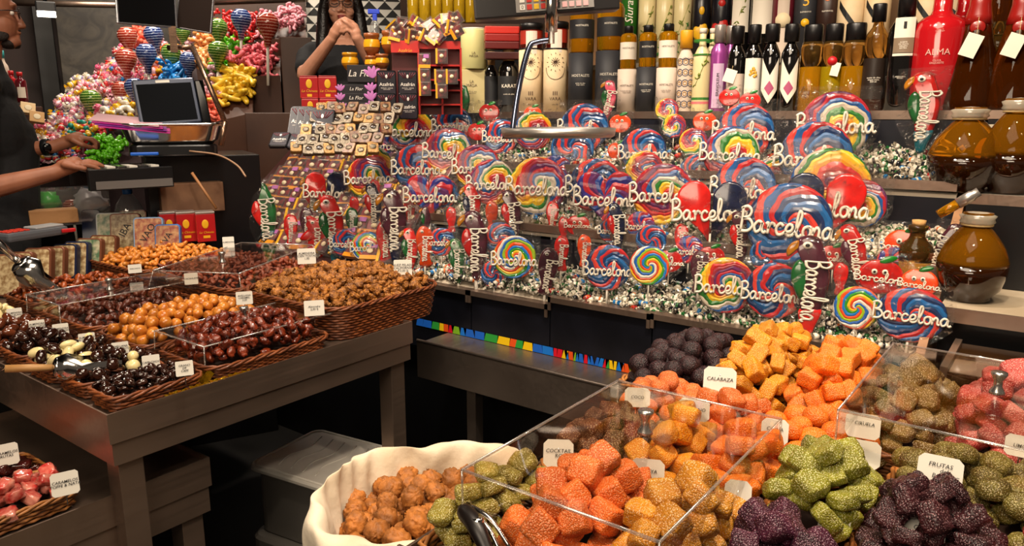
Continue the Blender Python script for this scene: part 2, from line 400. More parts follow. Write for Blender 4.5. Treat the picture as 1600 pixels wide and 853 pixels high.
# sweets display: black front, ledge with a rainbow sticker strip, stepped trays
d = thing('display_counter', 'black fronted stepped counter holding the wrapped sweets and lollipops', 'counter', (2.4, 1.6, 0))
def dl(m, name, mt): o = m.build(name, mt, d); o.location = (-2.4, -1.6, 0); return o
joints = [3.46, 1.69, 1.345, .97, .255]; zr = [.885, .885, .912, .915]
for k in range(4):
    y1, y0 = joints[k], joints[k+1]
    dl(MB().box((2.012, y0+.002, .62), (2.03, y1-.002, zr[k]-.02), bev=.002), 'front_panel', BLACKP)
    m = MB().box((1.995, y0+.001, zr[k]-.018), (2.035, y1-.001, zr[k])); m.box((1.995, y0+.001, zr[k]-.045), (2.0, y0+.012, zr[k])); m.box((1.995, y1-.012, zr[k]-.045), (2.0, y1-.001, zr[k]))
    dl(m, 'front_rail', STEEL)
TIERS = [(2.02, 2.22, .885, .96), (2.22, 2.44, 1.085, 1.17), (2.44, 2.70, 1.285, 1.385)]
WHT = mat('pale_tray', 'b9ab97', .5)
for (xa, xb, za, zb) in TIERS:
    m = MB().add([(xa, .255, za-.005), (xb, .255, zb-.005), (xb, 2.11, zb-.005), (xa, 2.11, za-.005), (xa, .255, za-.015), (xb, .255, zb-.015), (xb, 2.11, zb-.015), (xa, 2.11, za-.015)],
        [(0, 1, 2, 3), (7, 6, 5, 4), (0, 3, 7, 4), (1, 5, 6, 2), (0, 4, 5, 1), (3, 2, 6, 7)])
    dl(m, 'tray', WHT)
    dl(MB().box((xb-.004, .255, zb-.012), (xb+.004, 2.11, zb+.10)), 'riser', BLACKP)
for (x, z) in ((2.215, 1.09), (2.435, 1.295)):
    dl(MB().box((x-.006, .255, z-.005), (x+.012, 2.11, z+.022)), 'tray_rail', STEEL)
    dl(MB().box((x-.004, .255, z+.022), (x-.001, 2.11, z+.055)), 'tray_lip', ACRY)
dl(MB().box((1.995, .235, .62), (2.80, .255, .93)).add([(2.0, .235, .93), (2.0, .255, .93), (2.8, .235, 1.5), (2.8, .255, 1.5), (2.8, .235, .93), (2.8, .255, .93)], [(0, 2, 4), (1, 5, 3), (0, 1, 3, 2), (2, 3, 5, 4)]), 'end_panel', mat('pale_wood_edge', '9a6f4a', .5, var=('7d5536', 12)))
dl(MB().box((2.08, .26, 0), (2.7, 3.15, .62)), 'plinth', BLACK)
# ledge in front of the counter
d2 = thing('steel_ledge', 'long steel ledge running below the black counter front', 'ledge', (1.93, 1.3, 0))
def dl2(m, name, mt): o = m.build(name, mt, d2); o.location = (-1.93, -1.3, 0); return o
m = MB().box((1.84, .1, .58), (1.844, 1.80, .72)); m.box((1.844, .1, .70), (2.01, 1.80, .704)); m.tube([(1.843, .1, .716), (1.843, 1.80, .716)], .006, 8)
dl2(m, 'channel', STEELD)
for y in (.35, 1.6): dl2(MB().box((1.9, y-.02, 0), (1.94, y+.02, .70)), 'leg', STEELD)
st = MB(); cols = ['1d62c8', '1d62c8', '2f9a3c', 'f2c515', 'e8551b', 'd5152a', '7fb526', '1a74d2']
SM = [mat('sticker_%s' % c, c, .3) for c in dict.fromkeys(cols)]
uc = list(dict.fromkeys(cols)); y = 1.965; k = 0
while y > .9:
    wdt = rng.uniform(.02, .06) if y > 1.35 else rng.uniform(.008, .02)
    c = cols[k % 8] if y > 1.5 else rng.choice(cols); sl = rng.uniform(-.01, .01)
    st.add([(2.009, y, .706), (2.009, y-wdt, .706), (2.009, y-wdt+sl, .735), (2.009, y+sl, .735)], [(0, 1, 2, 3)], uc.index(c)); y -= wdt; k += 1
so = st.build('sticker_strip', SM, d2); so.location = (-1.93, -1.3, 0); so['label'] = 'rainbow coloured sticker strip'

# ------------------------------------------------------------------ basket weaving
def basket(label, x0, x1, y0, y1, zb, zt, rows=7, group=None, mt=None, cat='basket', name='wicker_basket', flare=.06, rs=.0026):
    mt = mt or WICK
    cx, cy = (x0+x1)/2, (y0+y1)/2; hx, hy = (x1-x0)/2, (y1-y0)/2; rad = min(hx, hy)*.35
    t = thing(name, label, cat, (cx, cy, zb), 0, group); hgt = zt-zb
    per = 4*(hx+hy); ns = max(24, int(per/.017)//2*2)
    base = rrect(1, 1, .2, 1)
    def ring(z, off_fn, n, extra=0.0):
        k = 1-flare*(1-z/hgt); pts = rrect(hx*k+extra, hy*k+extra, rad, 5); pts = [Vector((p[0], p[1], 0)) for p in pts]
        L = [0]
        for i in range(len(pts)): L.append(L[-1]+(pts[(i+1) % len(pts)]-pts[i]).length)
        out = []; j = 0
        for i in range(n):
            s = L[-1]*i/n
            while L[j+1] < s: j += 1
            q = pts[j].lerp(pts[(j+1) % len(pts)], (s-L[j])/max(1e-9, L[j+1]-L[j]))
            tan = (pts[(j+1) % len(pts)]-pts[j]).normalized(); nr = Vector((tan.y, -tan.x, 0))
            if nr.dot(q) < 0: nr = -nr
            d, dz = off_fn(i); out.append(q+nr*d+Vector((0, 0, z+dz)))
        return out
    m = MB()
    for r_ in range(rows):
        z = hgt*(r_+.5)/rows*.93
        m.tube(ring(z, lambda i: ((.0026 if (i+r_) % 2 else -.0026), 0), ns), hgt*.93/rows*.46, 4, closed=True)
    m.build('woven_wall', mt, t)
    m = MB()
    for ph in (0, 1, 2):
        m.tube(ring(hgt, lambda i: (.0045*math.cos(2*PI*(i/6+ph/3)), .0045*math.sin(2*PI*(i/6+ph/3))), ns//6*6), .0036, 5, closed=True)
    m.build('rim', mt, t)
    MB().rbox((0, 0, .001), (2*hx*(1-flare)-.006, 2*hy*(1-flare)-.006, .004), rad, 0).build('basket_floor', LINER, t)
    return t

# ------------------------------------------------------------------ food shapes
def shape(name, fn, mats, cuts=4):
    bm = bmesh.new(); bmesh.ops.create_cube(bm, size=2); bmesh.ops.subdivide_edges(bm, edges=bm.edges[:], cuts=cuts, use_grid_fill=True)
    for v in bm.verts:
        p = v.co; q = Vector([c*(1+.25*(1-c*c)) for c in p]); q.normalize(); v.co = Vector(fn(q))
    me = bpy.data.meshes.new(name); bm.to_mesh(me); bm.free()
    me.polygons.foreach_set('use_smooth', [True]*len(me.polygons)); me.materials.append(mats); me.update(); return me
def sq(p, e):
    return p/((abs(p.x)**e+abs(p.y)**e+abs(p.z)**e)**(1/e))
def nz(p, s, seed): return noise.noise(p*s+Vector((seed*7.3, seed*3.1, seed*1.7)))
def S_block(name, r, mt, sx=1, sy=1, sz=.8, e=7, amp=.10, n=4, cuts=5):
    out = []
    for k in range(n):
        rg = random.Random(k*13+5); a, b_, c_ = rg.uniform(-.25, .25), rg.uniform(-.25, .25), rg.uniform(.85, 1.1)
        def fn(p):
            q = sq(p, e); d = 1+amp*nz(q, 2.2, k+1)+amp*.5*nz(q, 5, k+9)
            x, y, z = q.x*sx*d*c_, q.y*sy*d, q.z*sz*d
            return (r*(x*(1+a*q.y*.5)), r*(y*(1+b_*q.z*.4)+x*a*.3), r*(z+x*b_*.25))
        out.append(shape(name, fn, mt, cuts))
    return out
def S_round(name, r, mt, sx=1, sy=1, sz=1, amp=.05, fr=2, n=3, taper=0, flat=None, cuts=4):
    out = []
    for k in range(n):
        def fn(p):
            d = 1+amp*nz(p, fr, k+1); x, y, z = p.x*sx*d, p.y*sy*d, p.z*sz*d
            tt = 1-taper*p.x; y *= tt; z *= tt
            if flat is not None and z < flat*sz: z = flat*sz+(z-flat*sz)*.12
            return (r*x, r*y, r*z)
        out.append(shape(name, fn, mt, cuts))
    return out
def S_cashew(name, r, mt):
    out = []
    for k in range(2):
        m = MB(); pts = [(r*1.1*math.cos(a), r*1.1*math.sin(a)-r*.5, 0) for a in [R(q) for q in range(15, 186, 19)]]
        rr = [r*v for v in (.3, .6, .72, .78, .75, .68, .6, .55, .42, .2)][:len(pts)]
        m.tube(pts, rr, 7); out.append(m.mesh(name, mt))
    return out
def S_walnut_half(name, r, mt):
    out = []
    for k in range(3):
        def fn(p):
            g = abs(math.sin(4.5*math.atan2(p.y, p.x)+5*p.z+k+4*nz(p, 2.5, k)))*.42+.22*nz(p, 5, k+3)
            d = .78+g-.38*math.exp(-(p.y/.16)**2)*(1 if abs(p.x) < .8 else .3)
            z = p.z*.6
            return (r*p.x*d*1.2, r*p.y*d*1.02, r*z*d)
        out.append(shape(name, fn, mt, 7))
    return out
def S_walnut(name, r, mt):
    out = []
    for k in range(4):
        def fn(p):
            d = 1+.12*math.exp(-(p.y/.09)**2)+.10*nz(p, 2.2, k+2)+.085*math.sin(nz(p, 1.9, k+6)*17)+.07*nz(p, 7, k+6)
            if abs(p.y) < .03: d -= .05
            return (r*1.14*p.x*d*(1+.06*p.x), r*.98*p.y*d, r*.98*p.z*d)
        out.append(shape(name, fn, mt, 10))
    return out
def jelly(name, c, c2, sug='ffe9c8', am=.30): return mat(name, c, .42, sss=.18, var=(c2, 45), sparkle=(430, am*1.3, sug))

# ------------------------------------------------------------------ heaps: pieces dropped onto a mound one after another
def drop(n, rect, r, base, K=9, seed=1, cap=1.9):
    rg = np.random.default_rng(seed); x0, x1, y0, y1 = rect
    X = np.empty((n, 3)); c = 0
    for i in range(n):
        cand = np.stack([rg.uniform(x0, x1, K), rg.uniform(y0, y1, K)], 1); best = None
        for (a, b) in cand:
            u = (a-(x0+x1)/2)/((x1-x0)/2); v = (b-(y0+y1)/2)/((y1-y0)/2)
            if abs(u)**4+abs(v)**4 > 1.05: continue
            bz = base(a, b); z = bz
            if c:
                dd = (X[:c, 0]-a)**2+(X[:c, 1]-b)**2; q = dd < (2*r)**2
                if q.any(): z = max(z, float((X[:c][q, 2]+np.sqrt((2*r)**2-dd[q])*.86).max()))
            s = z-bz
            if best is None or s < best[0]: best = (s, a, b, z)
        if best and best[0] < cap*r: X[c] = best[1:]; c += 1
    return X[:c]
def dome(rect, zb, H, p=.7, lift=0):
    x0, x1, y0, y1 = rect
    def f(x, y):
        u = (x-(x0+x1)/2)/((x1-x0)/2); v = (y-(y0+y1)/2)/((y1-y0)/2)
        return zb+H*(max(0, 1-u*u)*max(0, 1-v*v))**p
    return f
def heap(name, meshes, n, rect, zb, H, r, label, cat, group, seed=1, flatness=1.0, under=0, p=.6, sv=.12, stuff_label=None, weights=None, lab=None, cap=1.9):
    """n single pieces on a mound; under > 0 adds that many more of them merged below (only for kinds past 300)"""
    f = dome(rect, zb, H, p); rg = random.Random(seed)
    if under:
        U = drop(under, rect, r, lambda a, b: f(a, b)-1.3*r, 4, seed+50)
        pl = [(rg.randrange(len(meshes)), tuple(q), (rg.uniform(-1, 1)*flatness, rg.uniform(-1, 1)*flatness, rg.uniform(0, 6.28)), 1) for q in U]
        ms = []
        for me in meshes:
            if me.materials[0] not in ms: ms.append(me.materials[0])
        me = merged(name, meshes, pl, ms) if len(ms) == 1 else None
        if me: tag(obj(name, me), stuff_label, cat, None, 'stuff')
    X = drop(n, rect, r, f, 9, seed, cap)
    for q in X:
        k = rg.choices(range(len(meshes)), weights)[0] if weights else rg.randrange(len(meshes))
        o = obj(name, meshes[k], None, tuple(q), (rg.uniform(-1, 1)*flatness, rg.uniform(-1, 1)*flatness, rg.uniform(0, 6.28)), rg.uniform(1-sv, 1+sv))
        tag(o, lab[k] if lab else label, cat, group)
    return X

# ------------------------------------------------------------------ NUT TABLE
NZ = .872
M_alm = mat('almond_skin', '8a3f22', .45, var=('6b2c15', 60), bump=(90, .3))
M_wal = mat('walnut_kernel', 'b5742a', .45, var=('74400f', 110), coat=.1, bump=(260, 1.0))
M_cash = mat('roast_cashew', 'd98b38', .35, var=('b9651f', 30), coat=.3)
M_haz = mat('caramel_hazelnut', 'd68a34', .3, var=('b0611c', 40), coat=.4)
M_glz = mat('sugar_glazed_nut', '7a2e14', .25, var=('4a160a', 50), coat=.6, bump=(120, .6))
M_glz2 = mat('brown_glazed_nut', '5f2a18', .3, var=('3a160c', 50), coat=.4, bump=(120, .6))
M_dch = mat('dark_chocolate', '24100a', .13, coat=.7, var=('32170d', 20))
M_mch = mat('milk_chocolate', '4e2312', .14, coat=.7, var=('5f2e18', 20))
M_wch = mat('white_chocolate', 'e6d49a', .2, coat=.5)
alm = S_round('almond', .0118, M_alm, 1.2, .72, .48, .08, taper=.22, cuts=3)
wal = S_walnut_half('walnut_half', .0128, M_wal)
cas = S_cashew('cashew_nut', .0125, M_cash)
haz = S_round('caramel_hazelnut', .0158, M_haz, amp=.08)
glz = S_round('glazed_almond', .0145, M_glz, 1.15, .8, .62, .35, 3, n=4)
glb = S_round('sugared_nut', .0135, M_glz2, 1.1, .8, .7, .35, 3, n=4)
cda = S_round('chocolate_almond', .0145, M_dch, 1.3, .85, .75, .05, taper=.1)
cma = S_round('chocolate_almond', .0145, M_mch, 1.3, .85, .75, .05, taper=.1)
cwa = S_round('chocolate_almond', .0145, M_wch, 1.35, .88, .7, .05, taper=.1)
chd = S_round('chocolate_hazelnut', .0145, M_dch, amp=.06, n=2); chm = S_round('chocolate_hazelnut', .0145, M_mch, amp=.06, n=1); chw = S_round('chocolate_hazelnut', .0145, M_wch, amp=.06, n=1)
cof = S_round('chocolate_coffee_bean', .0115, M_dch, 1.1, .8, .65, .1, flat=-.4)
mix = S_round('roasted_nut', .0125, mat('roasted_nut', 'a34d1c', .35, var=('6f2a10', 40), coat=.4), 1.1, .75, .6, .2, 3)

def nutbasket(lab, x0, x1, y0, y1, zt, rows, **k): return basket(lab, x0, x1, y0, y1, NZ, zt, rows, **k)
# column of narrow chocolate baskets by the corner
nutbasket('narrow wicker basket of tiny chocolate coffee beans at the table corner', .69, .90, 1.575, 1.70, .905, 4)
heap('chocolate_coffee_bean', cof, 150, (.70, .895, 1.582, 1.695), .895, .022, .0095, 'small glossy dark chocolate bean in the basket at the table corner', 'sweet', 'chocolate coffee beans', 3)
nutbasket('wicker basket of dark chocolate hazelnuts under the steel scoop', .69, .88, 1.71, 1.86, .905, 4)
heap('chocolate_hazelnut', chd+chm+chw, 74, (.70, .87, 1.718, 1.852), .895, .03, .0135, '', 'sweet', 'chocolate coated hazelnuts', 4, weights=[5, 5, 2, 2],
     lab=['dark chocolate coated hazelnut in the basket under the scoop']*2+['milk chocolate coated hazelnut in the basket under the scoop', 'cream white chocolate hazelnut in the basket under the scoop'])
nutbasket('wicker basket mixing dark and cream white chocolate almonds', .69, .86, 1.87, 2.03, .905, 4)
heap('chocolate_almond', cda+cwa, 66, (.70, .85, 1.878, 2.022), .895, .028, .0145, '', 'sweet', 'chocolate coated almonds in mixed basket', 5, weights=[5, 5, 4, 2, 2, 2],
     lab=['dark chocolate almond in the basket mixed with white ones']*3+['cream white chocolate almond among the dark ones']*3)
nutbasket('wicker basket of plain dark chocolate almonds behind the mixed one', .69, .85, 2.04, 2.19, .905, 4)
heap('chocolate_almond', cda, 54, (.70, .84, 2.048, 2.182), .895, .03, .0145, 'dark chocolate almond in the basket of plain dark ones', 'sweet', 'plain dark chocolate almonds', 6)
nutbasket('wicker basket of milk chocolate almonds near the left edge', .69, .85, 2.20, 2.38, .905, 4)
heap('chocolate_almond', cma, 54, (.70, .84, 2.208, 2.372), .895, .03, .0145, 'milk chocolate almond in the basket near the left edge', 'sweet', 'milk chocolate almonds', 7)
nutbasket('wicker basket of white chocolate almonds at the left edge', .69, .85, 2.39, 2.60, .905, 4)
heap('chocolate_almond', cwa, 40, (.70, .84, 2.398, 2.592), .895, .035, .0145, 'white chocolate almond in the basket at the left edge', 'sweet', 'white chocolate almonds', 8)
# middle column
nutbasket('wicker basket of red brown glazed almonds at the table edge under a lid', .92, 1.285, 1.575, 1.84, .908, 7)
heap('glazed_almond', glz, 150, (.945, 1.262, 1.59, 1.828), .925, .035, .0125, 'dark red sugar glazed almond in the lidded basket at the table edge', 'nut', 'glazed almonds', 9, under=110, stuff_label='more dark red sugar glazed almonds underneath')
nutbasket('wicker basket of shiny orange caramel hazelnuts', .90, 1.285, 1.86, 2.12, .912, 6)
heap('caramel_hazelnut', haz, 150, (.915, 1.272, 1.875, 2.105), .905, .048, .0150, 'shiny orange caramel coated hazelnut in the open basket', 'nut', 'caramel hazelnuts', 10)
nutbasket('wicker basket of dull brown sugared nuts under the left lid', .90, 1.285, 2.14, 2.50, .912, 5)
heap('sugared_nut', glb, 150, (.915, 1.272, 2.155, 2.485), .90, .025, .0125, 'dull brown sugared nut in the lidded basket behind the caramel hazelnuts', 'nut', 'brown sugared nuts', 11)
nutbasket('wicker basket of mixed roasted nuts holding the big scoop', .90, 1.285, 2.52, 2.76, .925, 5)
heap('roasted_nut', mix, 120, (.915, 1.262, 2.53, 2.745), .92, .03, .0125, 'glossy roasted nut in the basket around the big scoop', 'nut', 'mixed roasted nuts', 12)
# right column
nutbasket('tall wicker basket heaped with walnut halves at the table corner', 1.30, 1.76, 1.585, 2.05, .968, 11)
heap('walnut_half', wal, 300, (1.315, 1.745, 1.60, 2.035), .955, .055, .0118, 'golden brown walnut half in the tall corner basket', 'nut', 'walnut halves', 13, under=900, stuff_label='more golden walnut halves filling the corner basket', p=.45)
nutbasket('wicker basket of plain almonds under the far lid', 1.30, 1.74, 2.07, 2.62, .955, 6)
heap('almond', alm, 300, (1.315, 1.725, 2.085, 2.61), .945, .035, .0118, 'plain brown skinned almond in the basket behind the walnuts', 'nut', 'brown almonds', 14, under=420, stuff_label='more brown skinned almonds filling their basket', p=.45)
nutbasket('wicker basket heaped with roasted cashews beside the tins', 1.30, 1.74, 2.64, 3.08, .945, 5)
heap('cashew_nut', cas, 260, (1.315, 1.725, 2.65, 3.07), .93, .04, .0125, 'curved golden roasted cashew in the basket beside the tins', 'nut', 'cashew nuts', 15, p=.6)

# gold foil showing at the skirt
m = MB(); n = 22
for i in range(n):
    a = .80+i*.010; m.add([(a, 1.567, .868), (a+.010, 1.567, .868), (a+.010, 1.572+.002*(i % 2), .884+.006*((i*7) % 5)/5), (a, 1.572+.002*((i+1) % 2), .884+.006*(((i+n-1)*7) % 5)/5)], [(0, 1, 2, 3), (3, 2, 1, 0)])
for i in range(14):
    a = .905+i*.0016*1; m.add([(.90, 1.575+i*.012, .874), (.925, 1.575+i*.012, .90+.004*(i % 3)), (.925, 1.587+i*.012, .90+.004*((i+1) % 3)), (.90, 1.587+i*.012, .874)], [(0, 1, 2, 3)])
tag(m.build('gold_foil', GOLDF), 'crumpled gold foil lining the steel table edge by the coffee beans', 'foil')

# clear lids
def lid(label, x0, x1, y0, y1, z0, z1, knob, taper=.0, group=None, th=.003):
    cx, cy = (x0+x1)/2, (y0+y1)/2; t = thing('clear_lid', label, 'lid', (cx, cy, z0), 0, group)
    hx, hy, h = (x1-x0)/2, (y1-y0)/2, z1-z0; tx, ty = hx-taper, hy-taper
    o = [(-hx, -hy, 0), (hx, -hy, 0), (hx, hy, 0), (-hx, hy, 0), (-tx, -ty, h), (tx, -ty, h), (tx, ty, h), (-tx, ty, h)]
    i = [(p[0]*(1-th/hx), p[1]*(1-th/hy), p[2] if k < 4 else p[2]-th) for k, p in enumerate(o)]
    m = MB(); fo = [(0, 1, 5, 4), (1, 2, 6, 5), (2, 3, 7, 6), (3, 0, 4, 7), (4, 5, 6, 7)]
    m.add(o, fo); m.add(i, [tuple(reversed(f)) for f in fo]); m.add(o[:4]+i[:4], [(0, 4, 5, 1), (1, 5, 6, 2), (2, 6, 7, 3), (3, 7, 4, 0)])
    m.build('cover', ACRY, t)
    e = MB(); c = [o[4], o[5], o[6], o[7]]
    for a, b in zip(c, c[1:]+c[:1]): e.tube([a, b], .0022, 6)
    for a, b in zip(o[:4], o[4:]): e.tube([a, b], .0018, 6)
    e.build('glued_edge', clear('acrylic_edge', (.97, .95, .92), .3, .12, haze=.08), t)
    k = MB().lathe([(.012, 0), (.011, .004), (.0065, .012), (.0065, .022), (.012, .032), (.012, .036), (.0, .037)], 16)
    ko = k.build('knob', steel('knob_steel', 'b5b0aa', .25, (20, 20, 20)), t); ko.location = (knob[0]-cx, knob[1]-cy, h)
    ko['label'] = 'turned steel knob'
    return t
kp = at(368, 500, 1.0); lid('clear acrylic box lid over the glazed almonds at the table edge', .925, 1.335, 1.612, 1.845, .908, .958, (1.13, 1.75), .003)
kp = at(172, 452, .968); lid('clear acrylic box lid over the brown sugared nuts', .882, 1.305, 2.285, 2.515, .912, .966, (kp.x, kp.y), .003)
l3 = lid('clear acrylic box lid resting askew on the plain almonds', 1.21, 1.775, 2.15, 2.47, .965, 1.015, (1.38, 2.31), .012); l3.rotation_euler = (0, 0, R(27))

# cards on little stands
def card(text, p, wd, hg,  rz=None, tilt=-18, label='', size=.2, name='price_card', corner=.12, cat='price card', lines_bold=.004, group=None):
    wd *= .82; hg *= .84
    t = thing(name, label, cat, p, facing(p) if rz is None else rz, group)
    c = corner*hg; hw = wd/2
    poly = [(-hw+c, 0), (hw-c, 0), (hw, c), (hw, hg-c), (hw-c, hg), (-hw+c, hg), (-hw, hg-c), (-hw, c)]
    M = Matrix.Translation((0, 0, .012)) @ rotm(PI/2+R(tilt))
    m = MB().prism(poly, -.0005, .0005, 0, M); m.build('card', WHITE, t)
    MB().tube([(0, .002, -.01), (0, .002+math.sin(R(-tilt))*hg*.6, .012+hg*.6)], .0012, 5).build('pick', CHROME, t)
    if text:
        me = text_mesh(text, INK, size*hg, extrude=.002, bold=lines_bold, shear=.15)
        o = obj('handwriting', me, t, (0, -.0012+math.sin(R(-tilt))*hg*.5, .012+hg*.5*math.cos(R(tilt))+.001), (R(tilt), 0, 0))
        o.location.y -= .0006
    return t
TG = [((25, 506), 'ALMENDRA\nCHOC BLANCO', 'tilted price card beside the white chocolate almonds'),
 ((60, 526), 'ALMENDRA\nCHOC. LECHE\n2,50', 'price card standing by the milk chocolate almonds'),
 ((97, 532), 'ALMENDRA\nCHOC NEGRO', 'price card standing behind the plain dark almonds'),
 ((138, 548), 'ALMENDRA\nCON CHOCOLATE\nNEGRO', 'price card between the mixed almonds and the caramel hazelnuts'),
 ((190, 563), 'AVELLANA\nCON CHOCOL.\n100gr', 'largest price card of the chocolate baskets, above the scoop'),
 ((238, 585), 'CAFE CHOC', 'edge-on price card right beside the lidded glazed almonds'),
 ((290, 595), 'GRANO\nDE\nCAFE', 'small price card behind the chocolate coffee beans')]
for (q, s, lb) in TG:
    p = at(q[0], q[1], .915); card(s, tuple(p), .045, .040, label=lb, size=.2, corner=.05)
for (q, s, lb, z, wd, hg) in [((383, 482), 'AVELLANA\nCARAMEL.\n2,20', 'white price card between the hazelnuts and the almond basket', .955, .055, .045),
   ((480, 418), 'ALMENDRA\nRECIEN TOSTADA\n1,95', 'white price card standing on the lid of the almonds', 1.02, .07, .06),
   ((630, 438), 'NUEZ PELADA\nCALIFORNIA\n€3,00 %', 'white price card at the far corner of the walnut halves', .985, .07, .065),
   ((492, 500), 'Almendra\n2,50 %', 'white price card leaning between glazed almonds and walnuts', .955, .065, .05),
   ((212, 432), 'ANACARDO', 'small white card lying against the cashews', .97, .05, .035),
   ((300, 450), 'CACAHUETE', 'white card at the right end of the left lid', .95, .05, .045),
   ((358, 392), 'ALMENDRA', 'white price card beyond the far lid by the cashews', 1.0, .05, .05)]:
    p = at(*q, z); card(s, tuple(p), wd, hg, label=lb, size=.19, corner=.05)

# scoops
def scoop(label, p, rz, tilt, s=1.0, wood=True):
    t = thing('serving_scoop', label, 'scoop', p, rz); t.rotation_euler = (0, tilt, rz); t.scale = (s, s, s)
    m = MB(); n = 18; v = []; f = []
    prof = [(-.055, .006), (-.05, .026), (-.03, .034), (.0, .036), (.05, .036), (.085, .034)]
    for side in (0, .0016):
        for (x, r_) in prof:
            for j in range(n+1):
                full = x < -.02; an = (R(-270+360*j/n)) if full else R(-205+230*j/n)
                rr = max(.001, r_-side); cut = 0 if full else 0
                v.append((x, rr*math.cos(an), rr*math.sin(an)))
    k = n+1; L = len(prof)
    for sd in (0, 1):
        for i in range(L-1):
            for j in range(n):
                q = (sd*L*k+i*k+j, sd*L*k+i*k+j+1, sd*L*k+(i+1)*k+j+1, sd*L*k+(i+1)*k+j); f.append(q if sd else tuple(reversed(q)))
    m.add(v, f, 0, True); m.ball((-.05, 0, 0), (.012, .026, .026)); m.build('bowl', CHROME, t)
    h = MB().tube([(-.055, 0, .0), (-.10, 0, .004), (-.155, 0, .008)], [.008, .0095, .009], 10)
    h.build('handle', mat('pale_wood', 'c99a62', .5, var=('b3824b', 20)) if wood else CHROME, t)
    r = MB().tube([(-.158+.014*math.cos(R(a))-.012, .014*math.sin(R(a)), .008) for a in range(0, 360, 24)], .0016, 5, closed=True); r.build('hanging_ring', CHROME, t)
    return t
a = at(62, 582, .94); b = at(180, 565, .94); mid = at(128, 571, .935)
scoop('steel scoop with a pale wooden handle lying on the chocolate hazelnuts', tuple(mid), math.atan2(b.y-a.y, b.x-a.x), R(4), .95)
p = at(62, 435, .985); scoop('large plain steel scoop stuck into the roasted nuts at the left', tuple(p), R(-20), R(50), 1.35, False)

# ------------------------------------------------------------------ FRUIT TABLE
J = {
 'plum': jelly('plum_jelly', '220c10', '14070a', '8a5a60', .26), 'mango': jelly('amber_jelly', 'dd8f16', 'c8780a', 'ffdf98', .26), 'orange': jelly('orange_jelly', 'e27418', 'd4640e', 'ffc888', .26),
 'olive': jelly('olive_brown_jelly', '80652a', '6b4f1c', am=.28), 'pink': jelly('pink_jelly', 'bc5048', 'a63c36', 'ffc9bd', .30), 'green': jelly('green_jelly', '8d8a25', '75701a', 'f2efb5', .32),
 'domeo': jelly('dull_olive_jelly', '6f6428', '5c4c1c', 'e8d9a0', .30), 'berry': jelly('berry_jelly', '371318', '240b10', 'd9a9ae', .22), 'violet': jelly('violet_jelly', '43152a', '2f0e1e', 'e6b6c8', .24),
 'red': jelly('red_jelly', 'c03a32', 'a52a26', 'ffc6ba', .3), 'brown': jelly('brown_jelly', '6a3a1c', '53290f', 'dcb98c', .28), 'salmon': jelly('salmon_jelly', 'd86c2a', 'c85e20', 'ffc498', .30),
 'yellow': jelly('yellow_jelly', 'cf8f2a', 'ba7615', am=.3), 'pale': jelly('pale_green_jelly', '9a8c3a', '807023', 'f2ecb8', .32)}
def cubes(nm, k, r=.021, **a): return S_block(nm, r*.9, J[k], **a)
